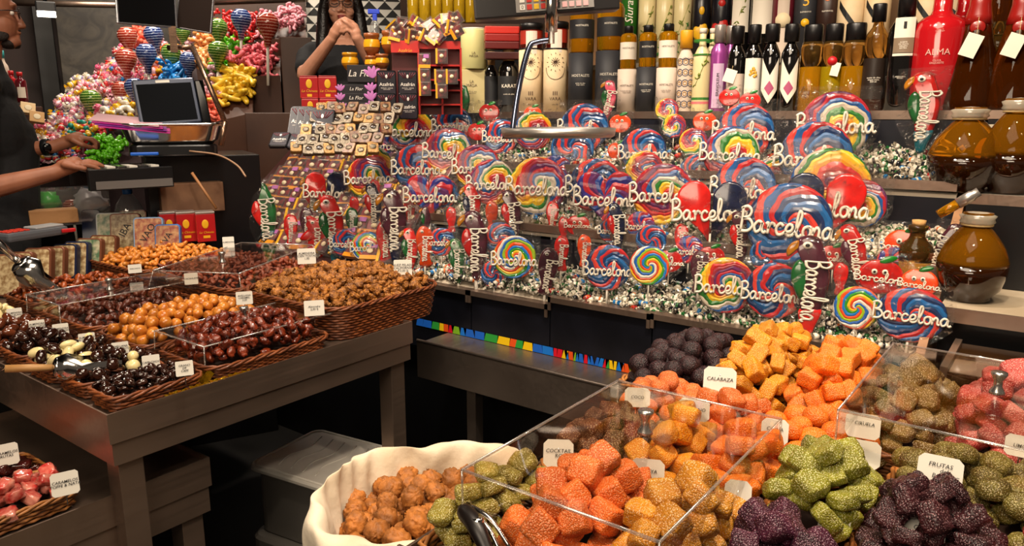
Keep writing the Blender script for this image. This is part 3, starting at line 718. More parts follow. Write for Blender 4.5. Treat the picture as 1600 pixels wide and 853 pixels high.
FR = [ # rect, top lift, pieces, count, r, material, name, adjective label, seed, row height
 ('jelly_ball', S_round('jelly_ball', .0225, J['plum'], 1, 1, .95, .08, 3), 59, (1.41, 1.74, .565, .745), .060, .019, 'dark plum jelly ball in the backmost basket left of the card CALABAZA', 'dark plum jelly balls', 'wicker basket of dark plum jelly balls at the back left', 0),
 ('jelly_cube', cubes('jelly_cube', 'mango', .022, sy=.8, sx=1.15, sz=.7), 85, (1.36, 1.79, .415, .55), .105, .0185, 'amber pumpkin coloured jelly block in the tallest back heap', 'amber jelly blocks', 'wicker basket of amber jelly blocks with a big card', .7),
 ('jelly_cube', cubes('jelly_cube', 'orange', .0225, sz=.85), 75, (1.42, 1.78, .275, .40), .095, .0195, 'bright orange jelly block behind the card marked CIRUELA', 'bright orange jelly blocks', 'wicker basket of bright orange jelly blocks', .6),
 ('jelly_dome', S_round('jelly_dome', .0235, J['orange'], 1, 1, .85, .05, flat=-.45), 39, (1.20, 1.41, .225, .385), .040, .020, 'orange jelly dome in front of the bright orange blocks', 'orange jelly domes', 'wicker basket of orange jelly domes', .0),
 ('jelly_slice', cubes('jelly_slice', 'olive', .023, sz=.55, e=4.5), 66, (1.37, 1.70, .125, .262), .095, .0175, 'olive brown jelly slice under the right lid', 'olive brown jelly slices', 'wicker basket of olive brown jelly slices under the right lid', .5),
 ('jelly_chunk', cubes('jelly_chunk', 'pink', .024, sz=.7, e=5), 59, (1.37, 1.70, -.05, .108), .110, .020, 'pink jelly chunk under the right lid', 'pink jelly chunks', 'wicker basket of pink jelly chunks under the right lid', .5),
 ('jelly_dome', S_round('jelly_dome', .0225, J['domeo'], 1.05, 1, .85, .08, flat=-.5), 75, (1.13, 1.345, -.10, .165), .060, .020, 'dull olive jelly dome beside the card FRUTAS DEL BOSQUE', 'dull olive jelly domes', 'wicker basket of dull olive jelly domes', .1),
 ('jelly_chunk', cubes('jelly_chunk', 'green', .0215, sz=.65, e=5.5), 71, (.985, 1.185, .180, .30), .095, .018, 'green yellow jelly chunk in the front heap', 'green jelly chunks', 'wicker basket of green yellow jelly chunks', .6),
 ('jelly_chunk', cubes('jelly_chunk', 'berry', .021, sz=.6, e=5, amp=.2), 69, (.955, 1.125, .02, .17), .095, .017, 'dark berry jelly chunk in front of the card FRUTAS DEL BOSQUE', 'dark berry jelly chunks', 'wicker basket of dark berry jelly chunks', .6),
 ('jelly_cube', cubes('jelly_cube', 'violet', .0215, sz=.8), 25, (.845, .965, .185, .30), .070, .019, 'deep violet jelly block at the bottom edge', 'deep violet jelly blocks', 'wicker basket of deep violet jelly blocks at the bottom edge', .5),
 ('jelly_ball', S_round('jelly_ball', .019, J['red'], 1, 1, .9, .12, 3), 39, (.97, 1.14, -.13, .005), .060, .018, 'rosy red jelly ball at the bottom right corner', 'rosy red jelly balls', 'wicker basket of rosy red jelly balls at the bottom right', .3),
 ('jelly_ball', S_round('jelly_ball', .018, J['red'], 1, 1, .9, .12, 3), 20, (.86, .94, .06, .165), .030, .017, 'rosy red jelly ball at the bottom edge below the berry heap', 'rosy red jelly balls by the berry heap', 'wicker basket of rosy red jelly balls at the bottom edge', .3),
 ('jelly_slice', cubes('jelly_slice', 'pale', .021, sz=.55, e=4), 50, (.69, .90, .575, .665), .070, .018, 'pale green jelly slice next to the black tongs', 'pale green jelly slices', 'wicker basket of pale green jelly slices by the tongs', .3),
 ('jelly_cube', cubes('jelly_cube', 'brown', .018, sz=.85), 66, (.97, 1.175, .525, .655), .060, .017, 'sugared brown jelly cube behind the card COCKTAIL RON', 'brown jelly cubes', 'wicker basket of sugared brown jelly cubes', .5),
 ('jelly_chunk', cubes('jelly_chunk', 'mango', .0225, sz=.75, e=5), 64, (.985, 1.175, .415, .515), .085, .020, 'amber jelly chunk round the steel knob of the near lid', 'amber jelly chunks', 'wicker basket of amber jelly chunks in the middle of the near lid', .4),
 ('jelly_cube', cubes('jelly_cube', 'salmon', .0215, sx=1, sz=.95), 82, (.70, .955, .425, .555), .095, .019, 'salmon orange jelly cube at the front of the near lid', 'salmon jelly cubes', 'wicker basket of salmon orange jelly cubes', .7),
 ('jelly_chunk', cubes('jelly_chunk', 'yellow', .0225, sz=.8, e=5.5), 73, (.74, .965, .312, .41), .100, .020, 'honey yellow jelly chunk at the near corner of the lid', 'honey yellow jelly chunks', 'wicker basket of honey yellow jelly chunks', .6),
 ('jelly_chunk', cubes('jelly_chunk', 'salmon', .0225, sz=.7, e=4.5), 57, (1.19, 1.35, .40, .535), .065, .0195, 'salmon jelly chunk behind the card PLATANO', 'salmon jelly chunks behind the near lid', 'wicker basket of salmon jelly chunks behind the near lid', .3),
 ('jelly_chunk', cubes('jelly_chunk', 'orange', .0225, sz=.7, e=4.5), 52, (.985, 1.175, .318, .405), .080, .0195, 'reddish orange jelly chunk at the right side of the near lid', 'reddish orange jelly chunks', 'wicker basket of reddish orange jelly chunks', .3),
 ('jelly_ball', S_round('jelly_ball', .021, J['salmon'], 1, 1, .8, .1, 3), 39, (1.19, 1.39, .55, .655), .060, .019, 'salmon jelly ball in front of the dark plum basket', 'salmon jelly balls', 'wicker basket of salmon jelly balls', .1),
]
for i, (nm, ms, n, rc, H, r, lb, gp, bl, fl) in enumerate(FR):
    x0, x1, y0, y1 = rc
    basket(bl, x0-.012, x1+.012, y0-.012, y1+.012, .862, .918 if x1 > 1 else .905, 7, mt=WICKL, rs=.003)
    heap(nm, ms, int(n*1.3), rc, .90 if x1 > 1 else .892, H, r*.92, lb, 'candied fruit', gp, 30+i, flatness=.25+fl, p=.62, cap=2.3)
# rim tray of the jelly baskets
m = MB()
for (a, b) in (((.655, -.2, .865), (.66, .69, .915)), ((.655, .685, .865), (1.78, .69, .905))): m.box(a, b, bev=.001)
tag(m.build('steel_tray_edge', STEEL), 'upright steel tray edge around the near left corner of the jelly baskets', 'tray edge')
lid('large clear acrylic lid with a steel knob over the salmon and amber jellies', .70, 1.13, .318, .607, .985, 1.035, (.955, .465), 0)
lid('clear acrylic lid over the olive brown and pink jellies', 1.17, 1.60, -.15, .245, 1.0, 1.055, (1.40, .055), 0)
for (q, z, s, wd, hg, lb, sz) in [
 ((1123, 622), .985, 'CALABAZA', .072, .056, 'white card reading CALABAZA leaning on the amber blocks', .2),
 ((1083, 668), .985, 'PLATANO', .062, .045, 'white card reading PLATANO under the near lid', .22),
 ((995, 646), .975, 'COCO', .055, .042, 'white card at the far edge of the near lid by the brown cubes', .22),
 ((872, 742), .965, 'COCKTAIL\n   RON', .056, .05, 'white card reading COCKTAIL RON by the pale green slices', .19),
 ((1010, 775), .94, 'PAPAYA\n', .062, .052, 'white card behind the salmon cubes partly hidden', .18),
 ((1345, 695), .955, '  CIRUELA\n', .066, .05, 'white card reading CIRUELA leaning on the orange domes', .19),
 ((1464, 772), .985, 'FRUTAS\n    del\n      BOSQUE', .068, .05, 'white card reading FRUTAS DEL BOSQUE over the dark berry chunks', .2),
 ((1345, 742), .96, '', .06, .05, 'blank white card behind the green chunks', .2),
 ((1150, 815), .94, '', .045, .055, 'blank white card right of the honey yellow chunks', .2),
 ((1300, 852), .92, '', .05, .035, 'blank white card behind the violet blocks', .2),
 ((1208, 705), .96, 'CHINA\n', .052, .05, 'white card at the right wall of the near lid', .2),
 ((1590, 725), .97, '  LIMON', .05, .04, 'white card reading LIMON at the right edge', .22),
 ((1440, 858), .95, '  CEREZA', .06, .035, 'white card reading CEREZA at the bottom edge', .28)]:
    p = at(*q, z); card(s, tuple(p), wd, hg, label=lb, size=sz, corner=.16, tilt=-30, lines_bold=.003)

# black handled tongs
t = thing('serving_tongs', 'steel serving tongs with black handles lying at the tray corner', 'tongs', tuple(at(742, 830, .945)), 0)
a = at(722, 795, .985); b = at(765, 870, .955); o0 = t.location
m = MB(); pts = [a-o0, a.lerp(b, .5)-o0+Vector((0, 0, .01)), b-o0]; m.tube(crom(pts, 5), [.008, .0115, .012, .012, .012, .012, .012, .011, .010, .009, .008][:11], 10); m.build('handle', mat('black_rubber', '120c0b', .38), t)
a2 = at(735, 790, .985); b2 = at(800, 860, .95)
for (u, v, nm) in ((a2, b2, 'arm'), (at(740, 803, .98), at(790, 880, .94), 'arm')):
    MB().tube(crom([u-o0, u.lerp(v, .5)-o0+Vector((0, 0, .012)), v-o0], 5), .0035, 6).build(nm, CHROME, t)
mid = at(747, 815, .985)-o0; MB().lathe([(.0, -.006), (.008, -.006), (.008, .006), (0, .006)], 14).build('pivot', CHROME, t).location = mid

# ------------------------------------------------------------------ SACK OF WALNUTS
SACK = mat('cotton_sack', 'd6c9b4', .9, var=('c4b399', 9), bump=(30, .8))
sc = Vector((.865, .80, 0)); NS = 96
t = thing('walnut_sack', 'open cream cotton sack with a rolled rim full of walnuts', 'sack', (sc.x, sc.y, 0))
def ringr(a): return .185+.022*math.cos(2*a+.6)+.008*math.sin(5*a)
prof = [(.30, 0.0, 0), (.98, .02, 0), (1.0, .25, .3), (1.0, .55, .6), (1.03, .74, .9), (1.08, .80, 1), (1.10, .845, 1), (1.08, .872, 1), (1.02, .882, 1), (.97, .872, 1), (.94, .84, 1), (.90, .79, .8), (.82, .74, .4)]
v = []; f = []
for i, (k, z, wv) in enumerate(prof):
    for j in range(NS):
        a = 2*PI*j/NS; r_ = ringr(a)*k
        fold = wv*(.006*math.sin(9*a+i*.9+2*math.sin(2*a))+.005*math.sin(19*a-i*1.3+3*math.sin(3*a))+.016*noise.noise(Vector((math.cos(a)*2.6, math.sin(a)*2.6, i*.35)))+.007*noise.noise(Vector((math.cos(a)*9+i, math.sin(a)*9, i*.6))))
        zz = z+wv*(.020*noise.noise(Vector((math.cos(a)*1.6, math.sin(a)*1.6, 5)))+.016*math.sin(a-1.0)+.004*noise.noise(Vector((a*5, i, 2))))
        v.append(((r_+fold)*math.cos(a), (r_+fold)*math.sin(a), zz if z > .1 else z))
for i in range(len(prof)-1):
    for j in range(NS): f.append((i*NS+j, i*NS+(j+1) % NS, (i+1)*NS+(j+1) % NS, (i+1)*NS+j))
MB().add(v, f, 0, True).build('cloth', SACK, t)
sd = t.children[0].modifiers.new('sub', 'SUBSURF'); sd.levels = 1; sd.render_levels = 2
WN = S_walnut('walnut', .0195, mat('walnut_shell', 'b06c2c', .6, var=('85501f', 55), bump=(70, 1.0)))
rg = random.Random(2); X = []
f_ = lambda x, y: .775+.035*max(0, 1-((x-sc.x)**2+(y-sc.y)**2)/.03)+.02
tries = 0
cand = drop(120, (sc.x-.165, sc.x+.165, sc.y-.165, sc.y+.165), .0185, f_, 9, 77)
for q in cand:
    if math.hypot(q[0]-sc.x, q[1]-sc.y) > .165: continue
    o = obj('walnut', rg.choice(WN), None, tuple(q), (rg.uniform(-3, 3), rg.uniform(-3, 3), rg.uniform(0, 6.28)), rg.uniform(.92, 1.1)); tag(o, 'whole walnut in its shell in the cotton sack', 'walnut', 'whole walnuts in the sack')

# ------------------------------------------------------------------ STORAGE BOXES under the nut table
PL = mat('frosted_plastic', 'dad5cc', .4, var=('c4bfb6', 5)); PLD = mat('frosted_plastic_body', '7f7a74', .35, trans=.5)
box_c = Vector((1.455, 1.86, 0)); t = thing('storage_box', 'large translucent plastic storage box with a rippled lid on the floor', 'box', (box_c.x, box_c.y, 0), R(8))
bz = .40
m = MB().rbox((0, 0, .17), (.29, .33, bz-.185), .04); m.build('box_body', PLD, t)
MB().rbox((0, 0, bz-.018), (.33, .37, .018), .04, bev=.005).build('box_lid', PL, t)
m = MB().tube([(p[0], p[1], bz+.001) for p in rrect(.15, .17, .035, 5)], .005, 6, closed=True)
m.build('lid_rim', PL, t)
for k in range(5):
    y0 = -.11+k*.052
    MB().tube(crom([(-.115, y0-.01, bz), (-.05, y0+.012, bz), (.03, y0-.004, bz), (.115, y0+.02, bz)], 5), .0028, 6).build('ripple', PL, t)
t2 = thing('storage_box', 'empty nested plastic box carrying the lidded one', 'box', (box_c.x, box_c.y, 0), R(8))
MB().rbox((0, 0, 0), (.36, .36, .165), .05, bev=.01).build('box_body', PLD, t2)

# ------------------------------------------------------------------ LOW TABLE sweets
tw = mat('clear_sweet_wrap', 'c8c0b4', .1, coat=.8)
def wrapped_mesh(name, mats, r=.0085, L=.025, flat=1.0):
    m = MB(); pts = [(-L, 0, 0), (-L*.55, 0, 0), (-L*.5, 0, 0), (L*.5, 0, 0), (L*.55, 0, 0), (L, 0, 0)]
    m.tube([(-L*.52, 0, 0), (-L*.3, 0, 0), (-L*.1, 0, 0)], r, 8, 0); m.tube([(-L*.1, 0, 0), (L*.15, 0, 0)], r*1.01, 8, 1); m.tube([(L*.15, 0, 0), (L*.52, 0, 0)], r, 8, 0)
    for s in (-1, 1):
        v = [(s*L*.5, 0, 0)]; n = 7
        for j in range(n):
            a = -1.0+2.0*j/(n-1); v.append((s*L*(.52+.6*math.cos(a)), L*.55*math.sin(a), .0035*(1 if j % 2 else -1)))
        m.add(v, [(0, j, j+1) for j in range(1, n)], 2, False)
    return m.mesh(name, mats)
SWW = mat('white_wrap', 'd9d0bf', .22, coat=.5); SWG = mat('green_wrap', '1f5a2c', .22, coat=.5); SWK = mat('black_wrap', '15161a', .22, coat=.5); SWO = mat('orange_wrap', 'd86a1c', .22, coat=.5)
SWB = mat('blue_wrap', '1f6fae', .22, coat=.5); SWC = mat('clear_wrap_end', 'c9c0ae', .15, coat=.6); SWR = mat('red_wrap', 'b3201c', .22, coat=.5)
PKW = mat('pink_taffy', 'b5312e', .12, sss=.2, coat=.9, var=('d9907c', 30)); DKW = mat('dark_taffy', '40120f', .1, coat=.9, var=('24100c', 30)); ORW = mat('orange_taffy', 'b8500e', .12, coat=.9)
low = [S_block('wrapped_taffy', .017, PKW, 1.1, .85, .7, 5, .2), S_block('wrapped_taffy', .017, DKW, 1.1, .85, .7, 5, .2), S_block('wrapped_taffy', .017, ORW, 1.1, .85, .7, 5, .2)]
for (rc, k, lb, gp, bl) in [((.34, .625, 1.66, 1.80), 0, 'glossy pink and cream taffy in the front basket of the low table', 'pink taffies', 'wicker basket of glossy pink taffies on the low table'),
   ((.40, .625, 1.825, 1.94), 1, 'glossy dark red taffy behind the pink ones', 'dark red taffies', 'wicker basket of glossy dark red taffies on the low table'), ((.40, .60, 1.965, 2.07), 2, 'glossy orange taffy at the back of the low table', 'orange taffies', 'wicker basket of glossy orange taffies on the low table')]:
    x0, x1, y0, y1 = rc; basket(bl, x0-.01, x1+.01, y0-.01, y1+.01, .665, .70, 4, mt=WICKL)
    heap('wrapped_taffy', low[k], 44 if k == 0 else 30, rc, .69, .03, .0155, lb, 'sweet', gp, 80+k, flatness=.6)
for (q, s, lb) in [((105, 782), 'CARAMELOS\nTOFFE & NATA', 'white card reading CARAMELOS TOFFE Y NATA on the low table'), ((12, 735), 'CARAMELOS\nFRUTAS', 'white card at the left edge above the orange taffies')]:
    p = at(*q, .715); card(s, tuple(p), .062, .058, label=lb, size=.17, corner=.1)

# ------------------------------------------------------------------ WRAPPED SWEETS in the trays
CM = [wrapped_mesh('wrapped_sweet', [SWW, SWG, SWC]), wrapped_mesh('wrapped_sweet', [SWW, SWK, SWC]), wrapped_mesh('wrapped_sweet', [SWG, SWW, SWC]), wrapped_mesh('wrapped_sweet', [SWK, SWG, SWC]), wrapped_mesh('wrapped_sweet', [SWW, SWO, SWC]), wrapped_mesh('wrapped_sweet', [SWK, SWW, SWC]), wrapped_mesh('wrapped_sweet', [SWB, SWW, SWC]), wrapped_mesh('wrapped_sweet', [SWR, SWO, SWC])]
CL = ['white and green twist wrapped sweet', 'white and black twist wrapped sweet', 'green and white twist wrapped sweet', 'black and green twist wrapped sweet', 'white and orange twist wrapped sweet', 'black and white twist wrapped sweet', 'blue and white twist wrapped sweet', 'red and orange twist wrapped sweet']
CMAT = [SWW, SWG, SWC, SWK, SWO, SWB, SWR]
def tz(x):
    for (xa, xb, za, zb) in TIERS:
        if x <= xb: return za+(zb-za)*(x-xa)/(xb-xa)
    return TIERS[-1][3]
def sweets(n, rect, where, seed, wt, H=.03):
    rg = random.Random(seed)
    X = drop(n, rect, .0085, lambda a, b: tz(a)+.012+H*.5, 5, seed)
    for q in X:
        k = rg.choices(range(8), wt)[0]
        o = obj('wrapped_sweet', CM[k], None, tuple(q), (rg.uniform(-3, 3), rg.uniform(-.6, .6), rg.uniform(0, 6.28)), rg.uniform(.9, 1.15)); tag(o, CL[k]+' '+where, 'sweet', 'wrapped sweets '+where)
GW = [5, 4, 4, 3, .5, 4, .1, .1]; MW = [3, 3, 4, 3, 3, 3, 2, 2]
sweets(104, (2.03, 2.14, .28, .95), 'at the front of the right trays', 1, GW)
sweets(66, (2.03, 2.11, .97, 1.93), 'at the front of the left trays', 2, MW)
sweets(70, (2.47, 2.66, .42, .75), 'heaped on the top tray at the right', 3, GW, .05)
sweets(30, (2.25, 2.40, .33, .60), 'on the middle tray at the right', 4, GW, .03)
sweets(24, (2.47, 2.60, .95, 1.25), 'on the top tray behind the lollipops', 5, MW, .03)
rg = random.Random(9); pl = []
for (xa, xb, y0, y1, n) in ((2.04, 2.21, .27, 2.10, 860), (2.25, 2.42, .27, 2.10, 720), (2.47, 2.68, .27, 2.10, 700)):
    for i in range(n):
        x = rg.uniform(xa, xb); y = rg.uniform(y0, y1) if rg.random() < .3 else rg.uniform(y0, 2.1); pl.append((i % 8 if rg.random() < .5 else rg.choice((0, 1, 2, 3, 5)), (x, y, tz(x)+rg.uniform(.008, .024)), (rg.uniform(-3, 3), rg.uniform(-.5, .5), rg.uniform(0, 6.28)), 1))
rmp = {}
V = []; Fc = []; MI = []; off = 0
for (k, loc, rot, sc_) in pl:
    me = CM[k]; a = np.empty(len(me.vertices)*3); me.vertices.foreach_get('co', a); a = a.reshape(-1, 3)
    V.append(a@np.array(Euler(rot).to_matrix()).T+np.array(loc)); Fc += [tuple(i+off for i in p.vertices) for p in me.polygons]
    MI += [CMAT.index(me.materials[p.material_index]) for p in me.polygons]; off += len(a)
me = bpy.data.meshes.new('wrapped_sweets'); me.from_pydata(np.concatenate(V).tolist(), [], Fc)
for q in CMAT: me.materials.append(q)
me.polygons.foreach_set('material_index', MI); me.update()
tag(obj('wrapped_sweets', me), 'the mass of twist wrapped sweets filling the stepped trays', 'sweets', None, 'stuff')

# ------------------------------------------------------------------ LOLLIPOPS
ICING = mat('white_icing', 'd9d0bf', .4, coat=.1)
WRAP = clear('cellophane', (.985, .975, .965), .05, .10, crinkle=3.2, haze=.006)
STICK = mat('white_stick', 'ddd6c8', .4)
BR = swirl('blue_red_swirl', ['1c5a94', '16305c', 'b02428', '1f4f86', 'c23a30', '1a2a50'], 2, .9, .13)
BV = swirl('violet_red_swirl', ['2c2a76', 'a5252c', '203c80', '5a2a5c', 'b02430'], 3, .5, .15)
RB = swirl('rainbow_swirl', ['b3201f', 'd9901c', 'e0b52a', '2a6e2c', 'b8ab98', '1c4f8c', 'a31f2c', '5c2350', '8e2a38'], 1, .85, .14)
RG = swirl('green_rainbow_swirl', ['c8401c', 'e5b31e', '2f8a1e', '1c6fb8', 'd94a18', '8fae22', '1c5aa8', 'd8cfc0'], 1, 1.0, .08)
def candy(name, c, c2=None, sc_=.0): return mat(name, c, .15, coat=.5, sss=.15, var=(c2 or c, 3))
CR = candy('red_candy', 'c41a14', 'a8120e'); CN = candy('navy_candy', '121c3c', '0d1430'); CG = candy('green_candy', '14602a', '0f4a1e'); CP = candy('plum_candy', '4a1a2a', '38121f')
CO = candy('orange_candy', 'd9480f', 'c43608'); CT = candy('teal_candy', '0f5560', '0b404a'); CY_ = candy('amber_candy', 'b8780f', '9c5f08'); CK = candy('pink_candy', 'c45468', 'a83a50'); CX_ = candy('green_leaf_candy', '1c7a26', '145c1a')
LET = {'B': [[(0, 0), (.02, .5), (.0, 1.0)], [(-.08, .9), (.2, 1.02), (.42, .86), (.34, .62), (.05, .52)], [(.05, .52), (.38, .5), (.55, .26), (.36, .03), (-.05, 0)]],
 'a': [[(.42, .40), (.22, .46), (.05, .26), (.14, .02), (.34, .12), (.43, .42)], [(.43, .42), (.43, .12), (.54, .02), (.64, .1)]],
 'r': [[(0, .38), (.1, .44), (.14, .25), (.13, .0)], [(.13, .2), (.25, .42), (.4, .40), (.44, .3)]],
 'c': [[(.40, .36), (.22, .46), (.05, .26), (.14, .02), (.34, .03), (.48, .14)]],
 'e': [[(.0, .12), (.3, .2), (.36, .38), (.2, .46), (.05, .26), (.14, .02), (.34, .03), (.48, .14)]],
 'l': [[(0, .1), (.2, .5), (.27, .9), (.15, 1.02), (.08, .7), (.10, .15), (.22, .0), (.36, .1)]],
 'o': [[(.26, .45), (.08, .36), (.06, .12), (.22, .0), (.38, .12), (.38, .34), (.26, .45), (.44, .40)]],
 'n': [[(0, .42), (.05, .3), (.04, .0)], [(.05, .2), (.2, .44), (.33, .34), (.33, .08), (.46, .04)]]}
def word(rad=.072, n=6, depth=0):
    m = MB(); x = 0
    for ch, adv in zip('Barcelona', (.60, .60, .46, .46, .46, .36, .46, .46, .6)):
        for st in LET[ch]: m.tube(crom([(x+p[0], p[1], 0) for p in st], 3), rad, n)
        x += adv
    W = x; m.v = [((p[0]-W/2)/W, (p[1]-.45)/W, p[2]/W) for p in m.v]; return m
WORD = word().mesh('lettering', ICING)                # width 1, in XY, front = +Z
BIGW = {}
def slab(outline, th, mt, name, inset=.12, layers=4):
    """puffy slab from an outline in XY"""
    n = len(outline); cx = sum(p[0] for p in outline)/n; cy = sum(p[1] for p in outline)/n; rings = []
    ks = [(.0, 0)]+[(k, math.sqrt(max(0, 1-(1-k)**2))) for k in (.12, .35, .7, 1.0)]
    prof = [(1-inset*t-0, (1-(1-t)**2)**.5) for t in (0, .25, .6, 1)]
    R_ = [(s, z) for (s, z) in prof]; rings = [(s, -z) for (s, z) in reversed(R_)]+R_[1:]
    v = []; f = []
    for (s, z) in rings: v += [(cx+(p[0]-cx)*s, cy+(p[1]-cy)*s, z*th/2) for p in outline]
    L = len(rings)
    for i in range(L-1): f += [(i*n+j, i*n+(j+1) % n, (i+1)*n+(j+1) % n, (i+1)*n+j) for j in range(n)]
    v += [(cx, cy, -th*.5), (cx, cy, th*.5)]
    f += [(len(v)-2, (j+1) % n, j) for j in range(n)]+[(len(v)-1, (L-1)*n+j, (L-1)*n+(j+1) % n) for j in range(n)]
    return MB().add(v, f, 0, True).mesh(name, mt)
def circ(n=36, rx=1, ry=1, fn=None): return [((fn(a) if fn else 1)*rx*math.cos(a), (fn(a) if fn else 1)*ry*math.sin(a)) for a in [2*PI*i/n for i in range(n)]]
def wrapper(seed, hw, top, bot, th):
    """cellophane bag: front and back sheets with creases, gathered at the stick"""
    rg = random.Random(seed); nx, ny = 13, 15; v = []; f = []
    for sgn in (1, -1):
        for j in range(ny+1):
            t = j/ny; y = top+(bot-top)*t
            wdt = hw*(1 if t < .55 else max(.10, 1-((t-.55)/.45)**1.5))*(1+.03*rg.uniform(-1, 1))
            for i in range(nx+1):
                s = 2*i/nx-1; b = (1-abs(s)**3)*(1-abs(2*t-1)**4)
                cr = .035*noise.noise(Vector((s*2.5+seed, t*4, sgn*3)))+.03*math.sin(s*9+t*7+seed)*t
                v.append((s*wdt+.03*rg.uniform(-1, 1)*(abs(s) > .9), y+.03*noise.noise(Vector((s*3, seed, 1))), sgn*(th*b+.01)+cr))
        o = 0 if sgn == 1 else (nx+1)*(ny+1)
        for j in range(ny):
            for i in range(nx):
                q = (o+j*(nx+1)+i, o+(j+1)*(nx+1)+i, o+(j+1)*(nx+1)+i+1, o+j*(nx+1)+i+1); f.append(q if sgn == 1 else tuple(reversed(q)))
    return MB().add(v, f, 0, True).mesh('wrapper', WRAP)
WD = [wrapper(k, 1.18, 1.14, -1.42, .17) for k in range(4)]           # for discs (unit radius)
WT = [wrapper(10+k, .46, 1.10, -1.18, .17) for k in range(3)]         # for tall ones (unit half height)
DISC = {m_.name: slab(circ(), .16, m_, 'disc') for m_ in (BR, BV, RB, RG)}
def hf(a):
    return 1
heart = [(16*math.sin(t)**3/16.5, (13*math.cos(t)-5*math.cos(2*t)-2*math.cos(3*t)-math.cos(4*t))/15.5+.1) for t in [2*PI*i/44 for i in range(44)]]
HEART = {m_.name: slab(heart, .18, m_, 'heart') for m_ in (BR, BV)}
hl = [p for p in heart if p[0] <= .001]; hr = [p for p in heart if p[0] >= -.001]
def half(side, mt):
    pts = [(side*abs(p[0]), p[1]) for p in heart if p[0] >= -1e-6]; pts = [(side*.005, pts[0][1])]+pts[1:]; pts.sort(key=lambda p: -p[1]) if 0 else None
    return slab(pts if side > 0 else pts, .18, mt, 'heart_half', .1)
HH = {('L', 'CR'): half(-1, CR), ('R', 'CN'): half(1, CN), ('L', 'CN'): half(-1, CN), ('R', 'CR'): half(1, CR)}
EYEW = MB().lathe([(0, -.02), (.09, -.02), (.10, 0), (.09, .03), (0, .03)], 16, M=None).mesh('eye', ICING)
EYEP = MB().lathe([(0, .03), (.045, .03), (.045, .045), (0, .045)], 12).mesh('pupil', INK)
# parrot outlines, unit half height, head up, beak to -X
head = [(-.10, .62), (-.20, .72), (-.22, .86), (-.12, .98), (.03, 1.0), (.15, .92), (.20, .75), (.26, .50), (.30, .2), (.27, -.15), (.20, -.5), (.12, -.8), (.06, -1.0), (-.05, -1.0), (-.10, -.75), (-.12, -.4), (-.16, -.05), (-.16, .3), (-.12, .5)]
wing = [(-.15, .52), (-.24, .40), (-.27, .15), (-.20, -.12), (-.10, -.32), (-.04, -.1), (-.03, .25), (-.07, .45)]
beak = [(-.17, .90), (-.28, .84), (-.35, .70), (-.33, .56), (-.26, .62), (-.20, .70), (-.16, .76)]
tail = [(-.11, -.45), (.21, -.45), (.13, -.8), (.06, -1.02), (-.06, -1.02), (-.11, -.75)]
def cr2(o, s=3): return [(p.x, p.y) for p in crom([(a, b, 0) for a, b in o], s, True)]
PM = {}
def pm(kind, mt):
    k = (kind, mt.name)
    if k not in PM: PM[k] = slab(cr2({'body': head, 'wing': wing, 'beak': beak, 'tail': tail}[kind]), {'body': .18, 'wing': .22, 'beak': .16, 'tail': .20}[kind], mt, kind, .3)
    return PM[k]
APPLE = {m_.name: slab(circ(30, 1, .92, lambda a: 1-.10*math.exp(-((a-PI/2)/.3)**2)+.04*math.cos(2*a)), .22, m_, 'fruit_body') for m_ in (CR, CO)}
LEAF = slab(cr2([(-.5, 0), (-.2, .2), (.25, .22), (.55, 0), (.2, -.16), (-.25, -.15)]), .14, CX_, 'leaf')
bear = [(-.18, 1.0), (-.32, .95), (-.30, .78), (-.34, .62), (-.28, .45), (-.42, .30), (-.55, .05), (-.40, -.02), (-.30, .05), (-.32, -.35), (-.45, -.85), (-.25, -1.0), (-.08, -.85), (0, -.5), (.08, -.85), (.25, -1.0), (.45, -.85), (.32, -.35), (.30, .05), (.40, -.02), (.55, .05), (.42, .30), (.28, .45), (.34, .62), (.30, .78), (.32, .95), (.18, 1.0), (0, .88)]
BEAR = slab(cr2(bear, 2), .2, CR, 'candy_figure', .2)
fishb = [(-.05, 1.0), (.22, .85), (.32, .5), (.30, 0), (.20, -.5), (.26, -.95), (-.2, -.95), (-.16, -.5), (-.30, 0), (-.32, .5), (-.22, .85)]
FISH = {m_.name: slab(cr2(fishb), .18, m_, 'candy_figure', .2) for m_ in (CR, CO, CG, CP, CY_, CK)}
SPOT = slab(circ(14, .12, .16), .24, CY_, 'spot')
def slope_z(X): return .90+(X-2.0)*.80
def place(px, pyb):
    """where the ray through a lollipop's foot meets the slope of the trays"""
    r = ray(px, pyb); t = (CAMH-.90+2.0*.80)/(.80*r.x-r.z); p = EYE+r*t
    if p.x < 2.035: p = EYE+r*(2.035/r.x)
    if p.x > 2.66: p = EYE+r*(2.66/r.x)
    return p
LN = [0]
